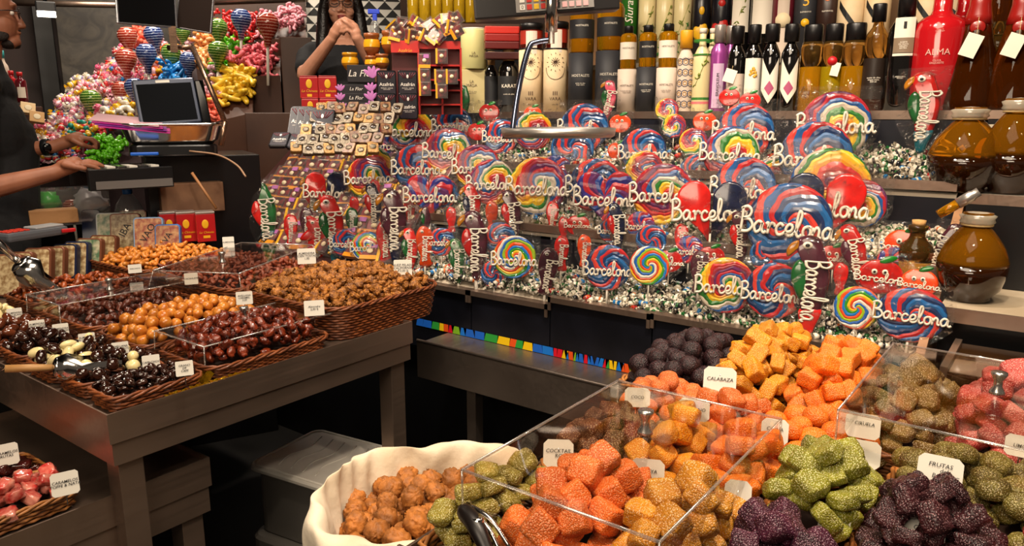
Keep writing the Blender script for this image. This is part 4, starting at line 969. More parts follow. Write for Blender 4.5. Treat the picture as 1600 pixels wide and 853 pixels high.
def lolly(kind, px, py, rpx, mt, label, text=None, roll=0, cols=None, mirror=False, grp=None, depthX=None, squash=1.0):
    """px, py: middle of the sweet in the photograph; rpx: its half size there"""
    LN[0] += 1; rg = random.Random(LN[0]*17)
    tall = kind in ('parrot', 'bear', 'fish'); foot = 1.0 if tall else 1.12
    p = place(px, py+rpx*foot) if depthX is None else atx(px, py+rpx*foot, depthX)
    s = rpx*mpp(p); rz = facing(p)*.85+.15*(-PI/2)+rg.uniform(-.10, .10)
    t = thing(('swirl_lollipop' if kind == 'disc' else 'heart_lollipop' if kind in ('heart', 'halves') else 'parrot_lollipop' if kind == 'parrot' else 'fruit_lollipop' if kind == 'apple' else 'figure_lollipop'), label, 'lollipop', tuple(p), 0, grp or 'Barcelona lollipops')
    t.rotation_euler = (R(90)-R(8)-rg.uniform(0, .1), 0, rz); t.rotation_euler = (Matrix.Rotation(rz, 4, 'Z') @ Matrix.Rotation(R(90-6-rg.uniform(0, 6)), 4, 'X') @ Matrix.Rotation(-roll, 4, 'Z')).to_euler()
    t.scale = (s*(1.28 if tall else 1), s*squash, s)
    def sub(name, me, loc=(0, 0, 0), rot=None, sc_=None, par=None):
        o = obj(name, me, par or t, (loc[0], loc[1]+(foot if par is None else 0), loc[2]), rot, sc_); return o
    mx = -1 if mirror else 1
    if kind == 'disc': sub('candy_disc', DISC[mt.name], rot=(0, 0, rg.uniform(-.3, .3)+(0 if mt in (BR, BV) else rg.uniform(0, 6))))
    elif kind == 'heart': sub('candy_heart', HEART[mt.name])
    elif kind == 'halves':
        a = sub('heart_half', HH[('L', cols[0])], (-.02, 0, 0)); b = sub('heart_half', HH[('R', cols[1])], (.02, 0, 0))
        a['label'] = ('red' if cols[0] == 'CR' else 'navy')+' half of the heart'; b['label'] = ('red' if cols[1] == 'CR' else 'navy')+' half of the heart'
    elif kind == 'parrot':
        b_, wg, bk, tl = cols; S3 = (mx, 1, 1)
        sub('body', pm('body', b_), sc_=S3); sub('wing', pm('wing', wg), (0, 0, .03), sc_=S3); sub('beak', pm('beak', bk), (0, 0, .01), sc_=S3)
        if tl: sub('tail', pm('tail', tl), (0, 0, .004), sc_=S3)
        e = sub('eye', EYEW, (-.04*mx, .80, .09), sc_=.75); sub('pupil', EYEP, (0, 0, 0), par=e)
    elif kind == 'apple':
        sub('fruit_body', APPLE[mt.name], sc_=.92); sub('leaf', LEAF, (.25*mx, .78, .08), (0, 0, .3*mx), .75)
        for s_ in (-1, 1): e = sub('eye', EYEW, (.22*s_-.05, .22, .11), sc_=1.3); sub('pupil', EYEP, (0, 0, 0), par=e)
    elif kind == 'bear':
        sub('candy_figure', BEAR)
        for s_ in (-1, 1): e = sub('eye', EYEW, (.12*s_, .72, .10), sc_=.6); sub('pupil', EYEP, (0, 0, 0), par=e)
    elif kind == 'fish':
        sub('candy_figure', FISH[mt.name]); e = sub('eye', EYEW, (-.08, .72, .09), sc_=.65); sub('pupil', EYEP, (0, 0, 0), par=e)
    if text == 'h': sub('lettering', WORD, (rg.uniform(-.04, .04), rg.uniform(-.1, .02), .12), (0, 0, rg.uniform(-.06, .03)), (2.15, 2.7 if kind != 'apple' else 1.9, 2.2))
    elif text == 'v': sub('lettering', WORD, (.09*mx, -.12, .11), (0, 0, -PI/2-.04*mx), (1.2, 1.6, 1.5))
    sub('wrapper', (WT if tall else WD)[LN[0] % 3])
    MB_ = STK
    sub('stick', MB_, (0, -foot, 0), sc_=1)
    return t
STK = MB().tube([(0, -.55, 0), (0, .45, 0)], .045, 6).mesh('stick', STICK)
B2 = 'blue and red swirl lollipop '; RA = 'rainbow swirl lollipop '
D = [
 # top rows, behind
 ('disc', 612, 208, 27, BR, B2+'left of the hanging scale tray, highest at the left', 'h'), ('disc', 642, 205, 36, RB, RA+'arching behind the first blue and red one at the top', 'h'),
 ('disc', 708, 196, 30, BR, B2+'in the middle of the top left row', 'h'), ('parrot', 724, 160, 27, None, 'small green headed parrot lollipop beside the cream carton', None, 0, (CG, CO, CR, CG)),
 ('apple', 764, 176, 17, CR, 'small red fruit lollipop next to the dark carafe bottles', None), ('apple', 746, 206, 17, CR, 'small red fruit lollipop between two swirl discs in the top row', None),
 ('disc', 783, 214, 28, BR, B2+'just left of the bent scale arm', 'h'), ('apple', 832, 178, 15, CO, 'orange fruit lollipop with a green leaf behind the scale arm', None),
 ('disc', 833, 205, 30, RB, RA+'right behind the bent scale arm', 'h'), ('disc', 912, 200, 38, BR, B2+'standing right above the scale tray', 'h'),
 ('parrot', 945, 158, 32, None, 'small pink and green parrot lollipop before the black tubes', 'v', .1, (CK, CG, CY_, None)), ('apple', 968, 193, 18, CO, 'orange fruit lollipop with a leaf right of the scale tray', None),
 ('disc', 1041, 172, 18, RB, 'small '+RA+'in front of the white tube', None), ('disc', 1052, 197, 19, RB, 'small '+RA+'below the tiled bottle', None),
 ('apple', 1138, 152, 17, CR, 'red fruit lollipop with big eyes under the purple bottle', None), ('apple', 1171, 158, 17, CR, 'red fruit lollipop with a green leaf under the honey vinegar', None),
 ('apple', 1100, 190, 19, CO, 'orange fruit lollipop left of the big top swirl', None), ('disc', 1160, 206, 44, BR, 'large '+B2+'in the top row under the dark bottles', 'h'),
 ('disc', 1300, 196, 52, RB, 'largest '+RA+'in the top row at the right', 'h'), ('disc', 1268, 244, 54, BR, 'large '+B2+'below the largest rainbow one', 'h'),
 ('parrot', 1437, 176, 62, None, 'tall red parrot lollipop with teal tail before the red bottle', 'v', -.05, (CR, CG, CY_, CT)),
 # second row
 ('disc', 583, 258, 30, RB, RA+'high at the left edge of the lollipops', None), ('disc', 613, 228, 27, BV, 'violet and red swirl lollipop near the silver tins', 'h'),
 ('disc', 701, 236, 37, RB, RA+'with lettering in the second row left', 'h'), ('disc', 651, 262, 36, BR, B2+'behind the left swirl heart', 'h'),
 ('disc', 746, 262, 36, RB, RA+'right of the left swirl heart', 'h'), ('disc', 769, 285, 36, RB, RA+'directly above the red and navy parrot', 'h'),
 ('disc', 893, 232, 34, BR, B2+'under the scale tray', None), ('disc', 868, 268, 26, BV, 'dark violet swirl lollipop behind the large centre rainbow', None),
 ('disc', 1003, 236, 36, BR, B2+'right of the scale tray by the loose sweets', 'h'), ('disc', 1140, 240, 43, RB, RA+'below the large top row swirl', 'h'),
 ('disc', 1290, 292, 60, RB, 'very large '+RA+'peeking over the red and navy heart', None), ('disc', 1005, 266, 30, RB, RA+'with a yellow arc near the centre', None),
 # third row
 ('disc', 577, 278, 34, RB, RA+'beside the red and navy heart on the left', 'h'), ('halves', 512, 297, 33, None, 'heart lollipop half red half navy over the saffron boxes', 'h', 0, ('CR', 'CN')),
 ('heart', 672, 306, 38, BV, 'violet and red swirl heart lollipop left of centre', 'h'), ('disc', 838, 291, 46, RB, 'large centre '+RA+'under the scale tray', 'h'),
 ('disc', 929, 290, 42, BR, B2+'behind the centre swirl heart', 'h'), ('heart', 944, 308, 46, BV, 'blue and red swirl heart lollipop in the centre', 'h'),
 ('disc', 1034, 304, 48, RB, 'large '+RA+'right of the centre swirl heart', 'h'), ('disc', 1158, 293, 48, BR, B2+'behind the red and black heart', 'h'),
 ('halves', 1108, 330, 54, None, 'big heart lollipop half red half navy right of centre', 'h', 0, ('CR', 'CN')), ('halves', 1282, 322, 60, None, 'big heart lollipop navy left and red right', 'h', 0, ('CN', 'CR')),
 ('disc', 1340, 318, 38, RB, RA+'half hidden behind the navy and red heart', None),
 ('parrot', 421, 337, 52, None, 'green parrot lollipop standing before the saffron boxes at the far left', 'v', -.12, (CG, CR, CY_, CT)),
 ('parrot', 492, 308, 34, None, 'dark green parrot lollipop under the left red and navy heart', 'v', -.1, (CG, CR, CY_, None)),
 ('parrot', 524, 357, 52, None, 'red parrot lollipop with green wing in the left part', 'v', -.08, (CR, CG, CY_, CT)),
 ('parrot', 587, 322, 36, None, 'navy parrot lollipop with red wing', 'v', -.1, (CN, CR, CY_, None)), ('fish', 586, 300, 20, CR, 'small red figure lollipop behind the navy parrot', None),
 ('parrot', 618, 352, 56, None, 'tall plum parrot lollipop left of the swirl heart', 'v', -.04, (CP, CP, CY_, CN)),
 ('parrot', 665, 345, 22, None, 'plum parrot lollipop peeking below the left swirl heart', None, 0, (CP, CG, CY_, None)),
 ('parrot', 741, 325, 38, None, 'red parrot lollipop with navy wing above the tall plum one', 'v', -.1, (CR, CN, CY_, None)),
 ('parrot', 744, 385, 56, None, 'tall plum parrot lollipop with red wing at the front left', 'v', -.06, (CP, CR, CY_, None)),
 ('parrot', 805, 338, 42, None, 'plum parrot lollipop with red wing in front of the centre rainbow', 'v', -.15, (CP, CR, CY_, None)),
 ('parrot', 966, 355, 38, None, 'navy parrot lollipop with red wing below the centre heart', 'v', -.12, (CN, CR, CY_, None)),
 ('parrot', 1157, 372, 42, None, 'plum parrot lollipop with yellow beak right of the big heart', 'v', -.12, (CP, CR, CY_, None)),
 ('disc', 1226, 350, 64, BR, 'the biggest '+B2+'above the tall red parrot', 'h'),
 ('parrot', 1345, 398, 50, None, 'red parrot lollipop with plum wing at the right', 'v', -.3, (CR, CP, CY_, None)),
 ('parrot', 1462, 392, 46, None, 'plum parrot lollipop with teal wing at the right end', 'v', .22, (CP, CT, CO, CR), True),
 ('apple', 1410, 385, 34, CO, 'orange fruit lollipop left of the teal winged parrot', 'h'),
 # small ones in the middle band
 ('fish', 550, 348, 24, CG, 'green figure lollipop behind the green winged parrot', 'v'), ('fish', 554, 325, 18, CR, 'tiny red figure lollipop above the green figure', None),
 ('fish', 455, 360, 26, CR, 'red figure lollipop beside the far left green parrot', 'v'), ('bear', 497, 375, 38, None, 'red bear shaped lollipop with two eyes', 'v'),
 ('fish', 603, 378, 34, CR, 'red pointed lollipop in front of the tall plum parrot', 'v'), ('disc', 573, 385, 24, RG, 'small green and orange swirl lollipop between red figures', 'h'),
 ('fish', 664, 385, 32, CO, 'orange carrot shaped lollipop left of front centre', 'v'), ('disc', 690, 378, 22, BR, 'small '+B2+'beside the carrot shaped one', 'h'), ('fish', 705, 343, 20, CR, 'small red figure lollipop under the second swirl row', None),
 ('parrot', 716, 408, 36, None, 'green parrot lollipop at the front left', 'v', -.08, (CG, CG, CY_, None)), ('disc', 780, 373, 26, BR, B2+'above the green swirl at front centre', None),
 ('disc', 803, 402, 34, RG, 'green and orange swirl lollipop at the front left of centre', 'h'), ('fish', 851, 424, 38, CP, 'plum figure lollipop with sideways lettering', 'v', .1), ('fish', 876, 396, 28, CR, 'red figure lollipop right of the plum one', 'v'),
 ('fish', 912, 392, 26, CO, 'orange figure lollipop behind the front centre swirl', 'v'), ('fish', 880, 358, 20, CR, 'small red figure lollipop under the centre rainbow', None), ('disc', 1016, 375, 24, BR, 'small '+B2+'above the small spiral one', None),
 ('disc', 948, 418, 36, BR, B2+'at the front in the centre', 'h'), ('disc', 1013, 415, 31, RG, 'spiral rainbow lollipop at the front right of centre', None), ('apple', 1044, 408, 22, CR, 'red fruit lollipop with a leaf beside the spiral one', 'h'),
 ('fish', 1090, 425, 34, CP, 'plum figure lollipop behind the front rainbow', 'v'), ('disc', 1075, 390, 22, BV, 'small violet swirl lollipop under the big red and navy heart', 'h'),
 # half hidden small ones
 ('fish', 640, 332, 22, CR, 'small red figure lollipop under the left swirl heart', 'v'), ('disc', 693, 302, 24, BR, B2+'half hidden right of the left swirl heart', None), ('fish', 768, 338, 24, CO, 'small orange figure lollipop between two plum parrots', None),
 ('fish', 862, 338, 24, CR, 'red figure lollipop below the right edge of the large centre rainbow', 'v'), ('apple', 902, 352, 20, CR, 'small red fruit lollipop under the centre heart', 'h'), ('disc', 1000, 352, 22, BV, 'small violet swirl lollipop right of the navy parrot', 'h'),
 ('disc', 955, 360, 20, BR, 'small '+B2+'behind the navy parrot', 'h'), ('fish', 1062, 375, 26, CR, 'red figure lollipop left of the tip of the big red heart', 'v'), ('apple', 1110, 402, 22, CR, 'red fruit lollipop above the front rainbow', 'h'), ('disc', 772, 428, 22, BR, 'small '+B2+'low at the front left', None),
 ('disc', 1196, 398, 26, BR, B2+'under the biggest swirl', None), ('apple', 1300, 402, 24, CR, 'red fruit lollipop right of the tallest parrot', 'h'), ('disc', 1085, 268, 26, BR, 'half hidden '+B2+'above the big red heart', 'h'), ('disc', 1205, 275, 28, RB, 'half hidden '+RA+'between the two large blue ones', None),
 ('apple', 965, 236, 17, CO, 'orange fruit lollipop in the second row by the scale tray', None), ('disc', 1082, 222, 22, RB, 'small '+RA+'in the second row left of the lettered one', None), ('disc', 690, 172, 18, BR, 'small '+B2+'at the top behind the saffron stand foot', None), ('disc', 1392, 410, 24, BV, 'violet swirl lollipop behind the tomato face', None),
 ('parrot', 640, 392, 36, None, 'small red parrot lollipop beside the carrot shaped one', 'v', 0, (CR, CG, CY_, None)), ('fish', 480, 350, 26, CP, 'plum figure lollipop behind the red bear', 'v'), ('disc', 540, 380, 22, BR, 'small '+B2+'right of the red bear', 'h'),
 # front right row
 ('disc', 1131, 446, 44, RB, RA+'at the front right next to its blue twin', 'h'), ('disc', 1206, 454, 44, BR, B2+'at the front next to the tall red parrot', 'h'),
 ('parrot', 1259, 446, 78, None, 'tallest parrot lollipop, plum head and red body, at the front right', 'v', -.03, (CP, CG, CY_, CR)),
 ('apple', 1372, 432, 34, CR, 'red tomato face lollipop with a green leaf', 'h'), ('fish', 1310, 436, 26, CR, 'red figure lollipop between tall parrot and tomato face', None), ('apple', 1432, 442, 28, CO, 'orange fruit lollipop above the last front swirl', 'h'),
 ('disc', 1334, 481, 34, RG, 'green and blue spiral lollipop at the front right', None), ('disc', 1417, 484, 50, BR, 'wide '+B2+'at the front right end', 'h', 0, None, False, None, None, .86),
]
for q in D:
    q = list(q); lolly(*q)

# ------------------------------------------------------------------ SAFFRON corner of the counter
SAF = mat('saffron_thread', '8a2028', .3, coat=.6, var=('2c0a0e', 40)); ORB = mat('orange_strip', 'f09a24', .3, coat=.4); PUR = mat('purple_print', 'b06aa8', .4)
CLEARB = clear('clear_box', (.97, .95, .93), .10, .06, haze=.04)
def saffron_proto(v):
    L = [('contents', MB().box((-.026, -.03, .002), (.026, .03, .014), bev=.003).mesh('contents', SAF)),
         ('paper_band', MB().box((-.029, -.0355, .0005), (.029, -.019, .0186)).mesh('paper_band', ORB)),
         ('seal', MB().lathe([(0, .0155), (.010, .0155), (.010, .0186), (0, .0186)], 16).mesh('seal', CREAM)),
         ('clear_case', MB().box((-.03, -.036, 0), (.03, .036, .018)).mesh('clear_case', CLEARB))]
    if v == 1: L[1] = ('paper_band', MB().box((-.029, -.036, .0005), (-.020, .036, .0185)).mesh('paper_band', mat('yellow_strip', 'dba52a', .3)))
    if v == 2: L.append(('flower_print', MB().box((-.004, .012, .016), (.022, .03, .0188)).mesh('flower_print', PUR)))
    return L
SP = [saffron_proto(k) for k in range(3)]
SL = ['clear saffron box with an orange band and a round seal', 'clear saffron box with a yellow side band', 'clear saffron box with a purple flower print']
rg = random.Random(5)
def on_saf(u, v):            # u along y, v up the slope
    x = 2.03+v*.60; return Vector((x, u, .915+v*.50))
k = 0
rows = 10
for j in range(rows):
    vv = (j+.5)/rows*.86; y = 2.16 - .0*j; yend = 3.28
    while y < yend:
        p = on_saf(y, vv); kk = rg.choices((0, 1, 2), (5, 2, 2))[0]
        t = thing('saffron_box', SL[kk]+' in the sloping rows', 'box', tuple(p+Vector((0, 0, .012))), 0, 'saffron boxes in sloping rows')
        t.rotation_euler = Euler((R(52)+rg.uniform(-.12, .12), rg.uniform(-.08, .08), -PI/2+R(12)+rg.uniform(-.3, .3))); t.scale = (1.3, 1.15, 1.2)
        for (nm, me) in SP[kk]: obj(nm, me, t)
        y += rg.uniform(.082, .098); k += 1
# sloping shelf under the boxes
m = MB().add([(2.02, 2.12, .885), (2.02, 3.40, .885), (2.68, 3.40, 1.43), (2.68, 2.12, 1.43), (2.02, 2.12, .80), (2.02, 3.40, .80), (2.68, 3.40, .80), (2.68, 2.12, .80)], [(0, 3, 2, 1), (4, 5, 6, 7), (0, 4, 7, 3), (1, 2, 6, 5), (0, 1, 5, 4), (2, 3, 7, 6)])
tag(m.build('sloping_shelf', mat('shelf_red_cloth', '3c1510', .6)), 'sloping dark red shelf under the rows of saffron boxes', 'shelf')
TIN = mat('black_tin', '141318', .25, .3); TINW = mat('tin_print', 'd8d0c8', .4); TINR = mat('tin_floral', '6b1f2a', .35)
def azafran(p, rot, lb, s=1.0, group='black saffron tins', name='saffron_tin'):
    t = thing(name, lb, 'tin', tuple(p), 0, group); t.rotation_euler = rot; t.scale = (s, s, s)
    MB().rbox((0, 0, 0), (.10, .135, .022), .012, bev=.003).build('tin_body', TIN, t)
    MB().rbox((0, 0, .0215), (.088, .122, .0012), .01).build('label', mat('tin_label', '1b1a22', .35, var=('241c26', 8)), t)
    for i in range(-3, 4): MB().tube([(i*.006, .026, .0232), (i*.014, .055, .0232)], .0018, 4).build('flower_stroke', TINR, t) if abs(i) > 0 else MB().ball((0, .036, .023), (.006, .010, .001)).build('flower_heart', TINW, t)
    M_ = text_mesh('Azafrán', TINW, .024, extrude=.01, bold=.01); obj('lettering', M_, t, (0, -.004, .0232), (-PI/2, 0, 0))
    M_ = text_mesh('SAFFRON - SAFRAN\nseleccionado', TINW, .007, extrude=.01); obj('fine_print', M_, t, (0, -.026, .0232), (-PI/2, 0, 0))
    return t
for i in range(4):
    p = P(472+i*11, 192+i*2, 2.98-i*.03); azafran(p, (R(62), 0, facing(p)+R(-22)), 'black saffron tin leaning in the short row by the red tea tins', .95, 'leaning black saffron tins')
for i, (px, py) in enumerate([(438, 222), (466, 224), (492, 224)]):
    p = P(px, py, 2.9); azafran(p, (R(32), 0, facing(p)+R(-15)), 'grey blue saffron packet lying above the clear boxes', .7, 'flat saffron packets')
# stacked tins standing upright and little tea tins behind
def flower(t, x, z, s, y=-.001):
    for a in (-50, -20, 10, 40):
        m = MB().ball((0, 0, 0), (s*.22, .0012, s*.62)); o = m.build('petal', PUR, t); o.location = (x+math.sin(R(a))*s*.5, y, z+math.cos(R(a))*s*.5); o.rotation_euler = (0, R(a), 0)
for (px, py, lb) in [(604, 131, 'upper left'), (637, 131, 'upper right'), (604, 166, 'lower left'), (638, 166, 'lower right')]:
    p = P(px, py, 3.12)
    azafran(p, (R(90), 0, facing(p)), 'upright black tin lettered Azafran, %s of the block of four' % lb, .80, 'upright black saffron tins')
for (px, py, w_, hg, lb) in [(483, 136, 28, 35, 'upper left'), (512, 136, 28, 35, 'upper right'), (485, 170, 26, 34, 'lower left'), (513, 170, 26, 34, 'lower right')]:
    p = P(px, py, 3.2); s = mpp(p); t = thing('tea_tin', 'small red square tin with a gold emblem, %s of the group by the woman' % lb, 'tin', tuple(p), facing(p), 'red square tins by the woman')
    W_, H_ = w_*s, hg*s
    MB().box((-W_/2, 0, -H_/2), (W_/2, W_, H_/2-.006), bev=.003).build('tin_body', mat('red_tin', 'a3161a', .3, coat=.3), t); MB().box((-W_/2+.002, .002, H_/2-.006), (W_/2-.002, W_-.002, H_/2), bev=.002).build('tin_lid', mat('red_tin_lid', '8a1216', .3), t)
    MB().ball((0, -.0005, H_*.14), (W_*.17, .001, H_*.2)).build('emblem', mat('gold_print', 'd9a51c', .4), t)
    obj('lettering', text_mesh('La Chinata', mat('gold_print', 'd9a51c'), H_*.16, extrude=.01, shear=.3), t, (0, -.0014, -H_*.17)); obj('mark', MB().box((-W_*.13, -.001, -H_*.42), (W_*.13, 0, -H_*.3)).mesh('mark', mat('gold_print', 'd9a51c')), t)
for i, (px, py, w_, hg, txt, lb) in enumerate([(564, 115, 42, 26, 'La Flor', 'topmost'), (556, 139, 56, 13, 'La Flor', 'second'), (556, 153, 56, 14, 'La Flor', 'third'), (558, 167, 54, 13, '', 'lowest')]):
    p = P(px, py, 3.15); s = mpp(p); t = thing('saffron_carton', 'flat black carton with a purple flower, %s of its stack' % lb, 'box', tuple(p), facing(p), 'black flower cartons')
    W_, H_ = w_*s, hg*s; MB().box((-W_/2, 0, -H_/2), (W_/2, .09, H_/2), bev=.001).build('carton', mat('black_carton', '17131a', .4), t); flower(t, W_*.42, -H_*.2, H_*.6 if H_ > .05 else H_*.9)
    flower(t, -W_*.42, -H_*.2, H_*.7) if i else None
    if txt: obj('lettering', text_mesh(txt, TINW, H_*.55, extrude=.01, shear=.3), t, (0, -.0012, 0))
for i, (px, py) in enumerate([(512, 112), (532, 112), (552, 118)]):
    pass
# red display stand with clear saffron packets on top
p = P(668, 95, 3.12); s = mpp(p); t = thing('saffron_stand', 'red card stand holding clear saffron packets', 'display stand', tuple(p), facing(p))
RC = mat('red_card', 'b01c16', .45)
MB().box((-56*s, 0, 18*s), (52*s, .004, 30*s)).build('header_strip', RC, t); MB().box((-56*s, -.002, 12*s), (-14*s, 0, 20*s)).build('sign_flap', RC, t)
for x in (-14, 22, 52): MB().box(((x-1.5)*s, 0, -82*s), ((x+1.5)*s, .006, 20*s)).build('upright', RC, t)
for z in (-8, -30, -46, -68): MB().box((-14*s, 0, z*s), (52*s, .05, (z+2.5)*s)).build('shelf', RC, t)
MB().box((-56*s, .045, -82*s), (52*s, .05, 28*s)).build('back_panel', mat('stand_back', '4a0f10', .5), t)
obj('lettering', text_mesh('Azafrán', mat('yellow_print', 'e0962c', .4), 7*s, extrude=.01), t, (-34*s, -.0035, 15*s))
rg = random.Random(3)
for (px, py, lb) in [(663, 95, 'top left'), (690, 88, 'top right'), (663, 118, 'second row left'), (688, 120, 'second row right'), (664, 138, 'third row left'), (690, 142, 'third row right'), (706, 120, 'right edge')]:
    p = P(px, py, 3.11); t = thing('saffron_box', 'clear saffron box standing in the red stand, %s' % lb, 'box', tuple(p), facing(p), 'saffron boxes in the red stand'); t.rotation_euler = (R(90), 0, facing(p)); t.scale = (.85, .85, 1)
    for (nm, me) in SP[(px+py) % 3]: obj(nm, me, t)
for i in range(22):
    px = 618+i % 11*9.6+rg.uniform(-3, 3); py = 54-(i//11)*16+rg.uniform(-4, 6)-(10 if px > 690 else 0)
    p = P(px, py, 3.10+.04*(i//11)); t = thing('saffron_packet', 'clear saffron packet with an orange band tumbled on the red stand', 'packet', tuple(p), 0, 'packets on top of the red stand')
    t.rotation_euler = (R(rg.uniform(50, 120)), R(rg.uniform(-60, 60)), facing(p)+rg.uniform(-.5, .5)); t.scale = (.78, .78, .9)
    for (nm, me) in SP[i % 2]: obj(nm, me, t)
# silver souvenir tins and ornate boxes lying above the saffron
SIL = mat('embossed_silver', '6e6456', .3, .8, bump=(160, 1.0)); ORN = mat('ornate_box', '7a5a38', .4, var=('4a2418', 90)); GLD = mat('ornate_gold', '7d5c30', .3, .5, bump=(120, .8))
LB_ = [('silver embossed souvenir tin with a round medallion', SIL), ('cream patterned souvenir box with a small window', ORN), ('gold patterned souvenir tin', GLD)]
for i in range(40):
    r_, c_ = divmod(i, 8); px = 500+c_*17-r_*9+rg.uniform(-3, 3); py = 172+r_*16+rg.uniform(-3, 3)
    v_ = max(0, min(1, (235-py)/75)); p = P(px, py, 2.80+.16*v_)
    k = rg.randrange(3); t = thing('souvenir_tin', LB_[k][0]+' in the tilted rows behind the saffron', 'tin', tuple(p), 0, 'tilted rows of souvenir tins'); t.rotation_euler = (R(40)+rg.uniform(-.1, .1), 0, facing(p)+rg.uniform(-.35, .1))
    MB().rbox((0, 0, 0), (.042, .060, .016), .007, bev=.002).build('tin_body', LB_[k][1], t); MB().lathe([(.011, .016), (.0125, .0175), (.011, .019), (0, .0185)], 14).build('medallion', SIL if k else mat('dark_window', '2c2018', .2), t)

# ------------------------------------------------------------------ BOTTLE SHELVES
SHZ = 1.512; BX = 2.83; SHB = mat('shelf_board', 'a89c8c', .35)
t = thing('bottle_shelf', 'two step display shelf holding the oil bottles and tubes', 'shelf', (2.9, .8, 0))
def sh(m, n, mt): o = m.build(n, mt, t); o.location = (-2.9, -.8, 0)
sh(MB().box((2.715, -.9, SHZ-.02), (3.0, 2.16, SHZ)), 'board', SHB)
sh(MB().box((2.71, -.9, SHZ-.024), (2.715, 2.16, SHZ+.004)), 'board_edge', STEEL)
sh(MB().box((2.70, -.9, SHZ-.052), (2.704, 2.16, SHZ-.038)), 'price_rail', mat('price_rail', 'cdbfa6', .4))
sh(MB().box((2.98, -.9, 1.70), (3.28, 2.16, 1.72)), 'board', SHB)
sh(MB().box((3.28, -.9, 0), (3.31, 2.16, 2.5)), 'back_panel', mat('shelf_back', '7a5a3c', .5))
sh(MB().box((2.99, -.9, SHZ), (3.0, 2.16, 1.70)), 'riser', mat('riser_tan', '9a7448', .6))
sh(MB().box((2.82, -.9, 0), (3.25, 2.16, 1.48)), 'plinth', BLACK)
DG = mat('dark_glass', '0c0a09', .06, spec=.8, coat=.6); AMB = mat('amber_oil', 'f0a418', .03, trans=.8, ior=1.3); AMD = mat('dark_amber_oil', '8a4410', .03, trans=.9, ior=1.35); YEL = mat('yellow_oil', 'ecc41c', .03, trans=.8, ior=1.3)
AMBT = mat('amber_upper_glass', 'c9964a', .03, trans=.95, ior=1.3); CORK = mat('cork', 'b98d55', .8, bump=(120, .6)); BCAP = mat('black_cap', '100e0f', .35)
LBW = mat('white_label', 'ddd3c2', .6); LBB = mat('black_label', '1b1b1d', .55); LBC = mat('cream_tube', 'cdb692', .6, var=('bfa67f', 10)); LBP = mat('pinkish_tube', 'c9b7a6', .6)
LBK = mat('charcoal_tube', '222226', .6); GRN = mat('green_print', '2e6b26', .5); OLV = mat('olive_print', '6f7a2a', .5); BRN = mat('brown_print', '4a3324', .6)
PROF = {'tube': [(1, 0), (1, 1)], 'can': [(.97, 0), (1, .01), (1, .97), (.96, 1)],
 'round': [(.94, 0), (1, .015), (1, .60), (.93, .68), (.60, .76), (.40, .80), (.37, .86), (.37, 1)],
 'slim': [(.94, 0), (1, .015), (1, .66), (.88, .73), (.5, .79), (.42, .83), (.42, 1)],
 'alma': [(.80, 0), (.92, .02), (1, .25), (1, .60), (.94, .66), (.70, .705), (.42, .73), (.36, .76), (.34, 1)],
 'flask': [(.92, 0), (1, .03), (.98, .10), (.74, .38), (.50, .62), (.36, .76), (.30, .84), (.30, 1)],
 'ball': [(.55, 0), (.62, .02), (.60, .05), (.85, .14), (1, .32), (1, .46), (.84, .62), (.62, .74), (.45, .82), (.33, .86), (.33, .92), (.42, .96), (.42, 1)],
 'square': [(.92, 0), (1, .02), (1, .56), (.85, .64), (.5, .72), (.42, .76), (.42, .84), (.55, .86), (.55, .92)], 'shoulder': [(.95, 0), (1, .015), (1, .74), (.9, .80), (.5, .84), (.38, .87), (.38, 1)]}
def arc(r, z0, z1, half, n=12): return MB().lathe([(r, z0), (r, z1)], n, a0=-PI/2-half, a1=-PI/2+half, cap=False)
def bottle(label, px, w_, top, bot, prof, body, cap=None, lab=(), txt=(), X=BX, z0=None, upper=None, split=.5, name='oil_bottle', group=None, cat='bottle', base=None, capw=1.15, extra=None):
    q = atx(px, 172, X); zb = SHZ if z0 is None else z0; p = Vector((X, q.y, zb)); s = mpp(p)
    Rr = w_*s/2; H = (bot-top)*s
    t = thing(name, label, cat, tuple(p), facing(p), group)
    pr = [(r*Rr, z*H) for r, z in PROF[prof]]
    if upper:                                          # clear glass over the oil level
        lo = [q for q in pr if q[1] <= split*H]+[(np.interp(split*H, [q[1] for q in pr], [q[0] for q in pr]), split*H)]
        hi = [lo[-1]]+[q for q in pr if q[1] > split*H]
        MB().lathe(lo, 24, cap=True).build('oil', body, t); MB().lathe(hi, 24, cap=True).build('glass', upper, t)
    else: MB().lathe(pr, 24).build('body', body, t)
    if cap:
        ch, cm = cap; rr = PROF[prof][-1][0]*Rr*capw
        MB().lathe([(rr, H-ch*s), (rr, H-.003), (rr*.92, H+.001), (0, H+.001)], 18).build('cap', cm, t)
    for (a, b, half, mt) in lab: arc(Rr*1.012+.0004, a*H, b*H, half, 14).build('label', mt, t)
    for (sx, z, size, mt) in txt:
        me = text_mesh(sx, mt, size*s, bend=Rr*1.02+.0008, extrude=.006); obj('lettering', me, t, (0, 0, z*H))
    if extra: extra(t, Rr, H, s)
    return t
def tagcard(t, Rr, H, s, x=.3, z=.62, col=None, wd=11, hg=16, tw_=.2):
    o = MB().box((-wd*s/2, -.0006, -hg*s), (wd*s/2, .0006, 0)).build('paper_tag', col or LBW, t); o.location = (x*Rr, -Rr*1.06, z*H); o.rotation_euler = (R(-4), tw_, 0)
    MB().tube(crom([(x*Rr, -Rr*1.06, z*H), (x*Rr*.6, -Rr*.7, (z+.1)*H), (0, -Rr*.42, (z+.16)*H)], 4), .0009, 5).build('string', mat('string', 'b59a6a', .8), t)
TW = mat('white_print', 'e6ddcc', .5)
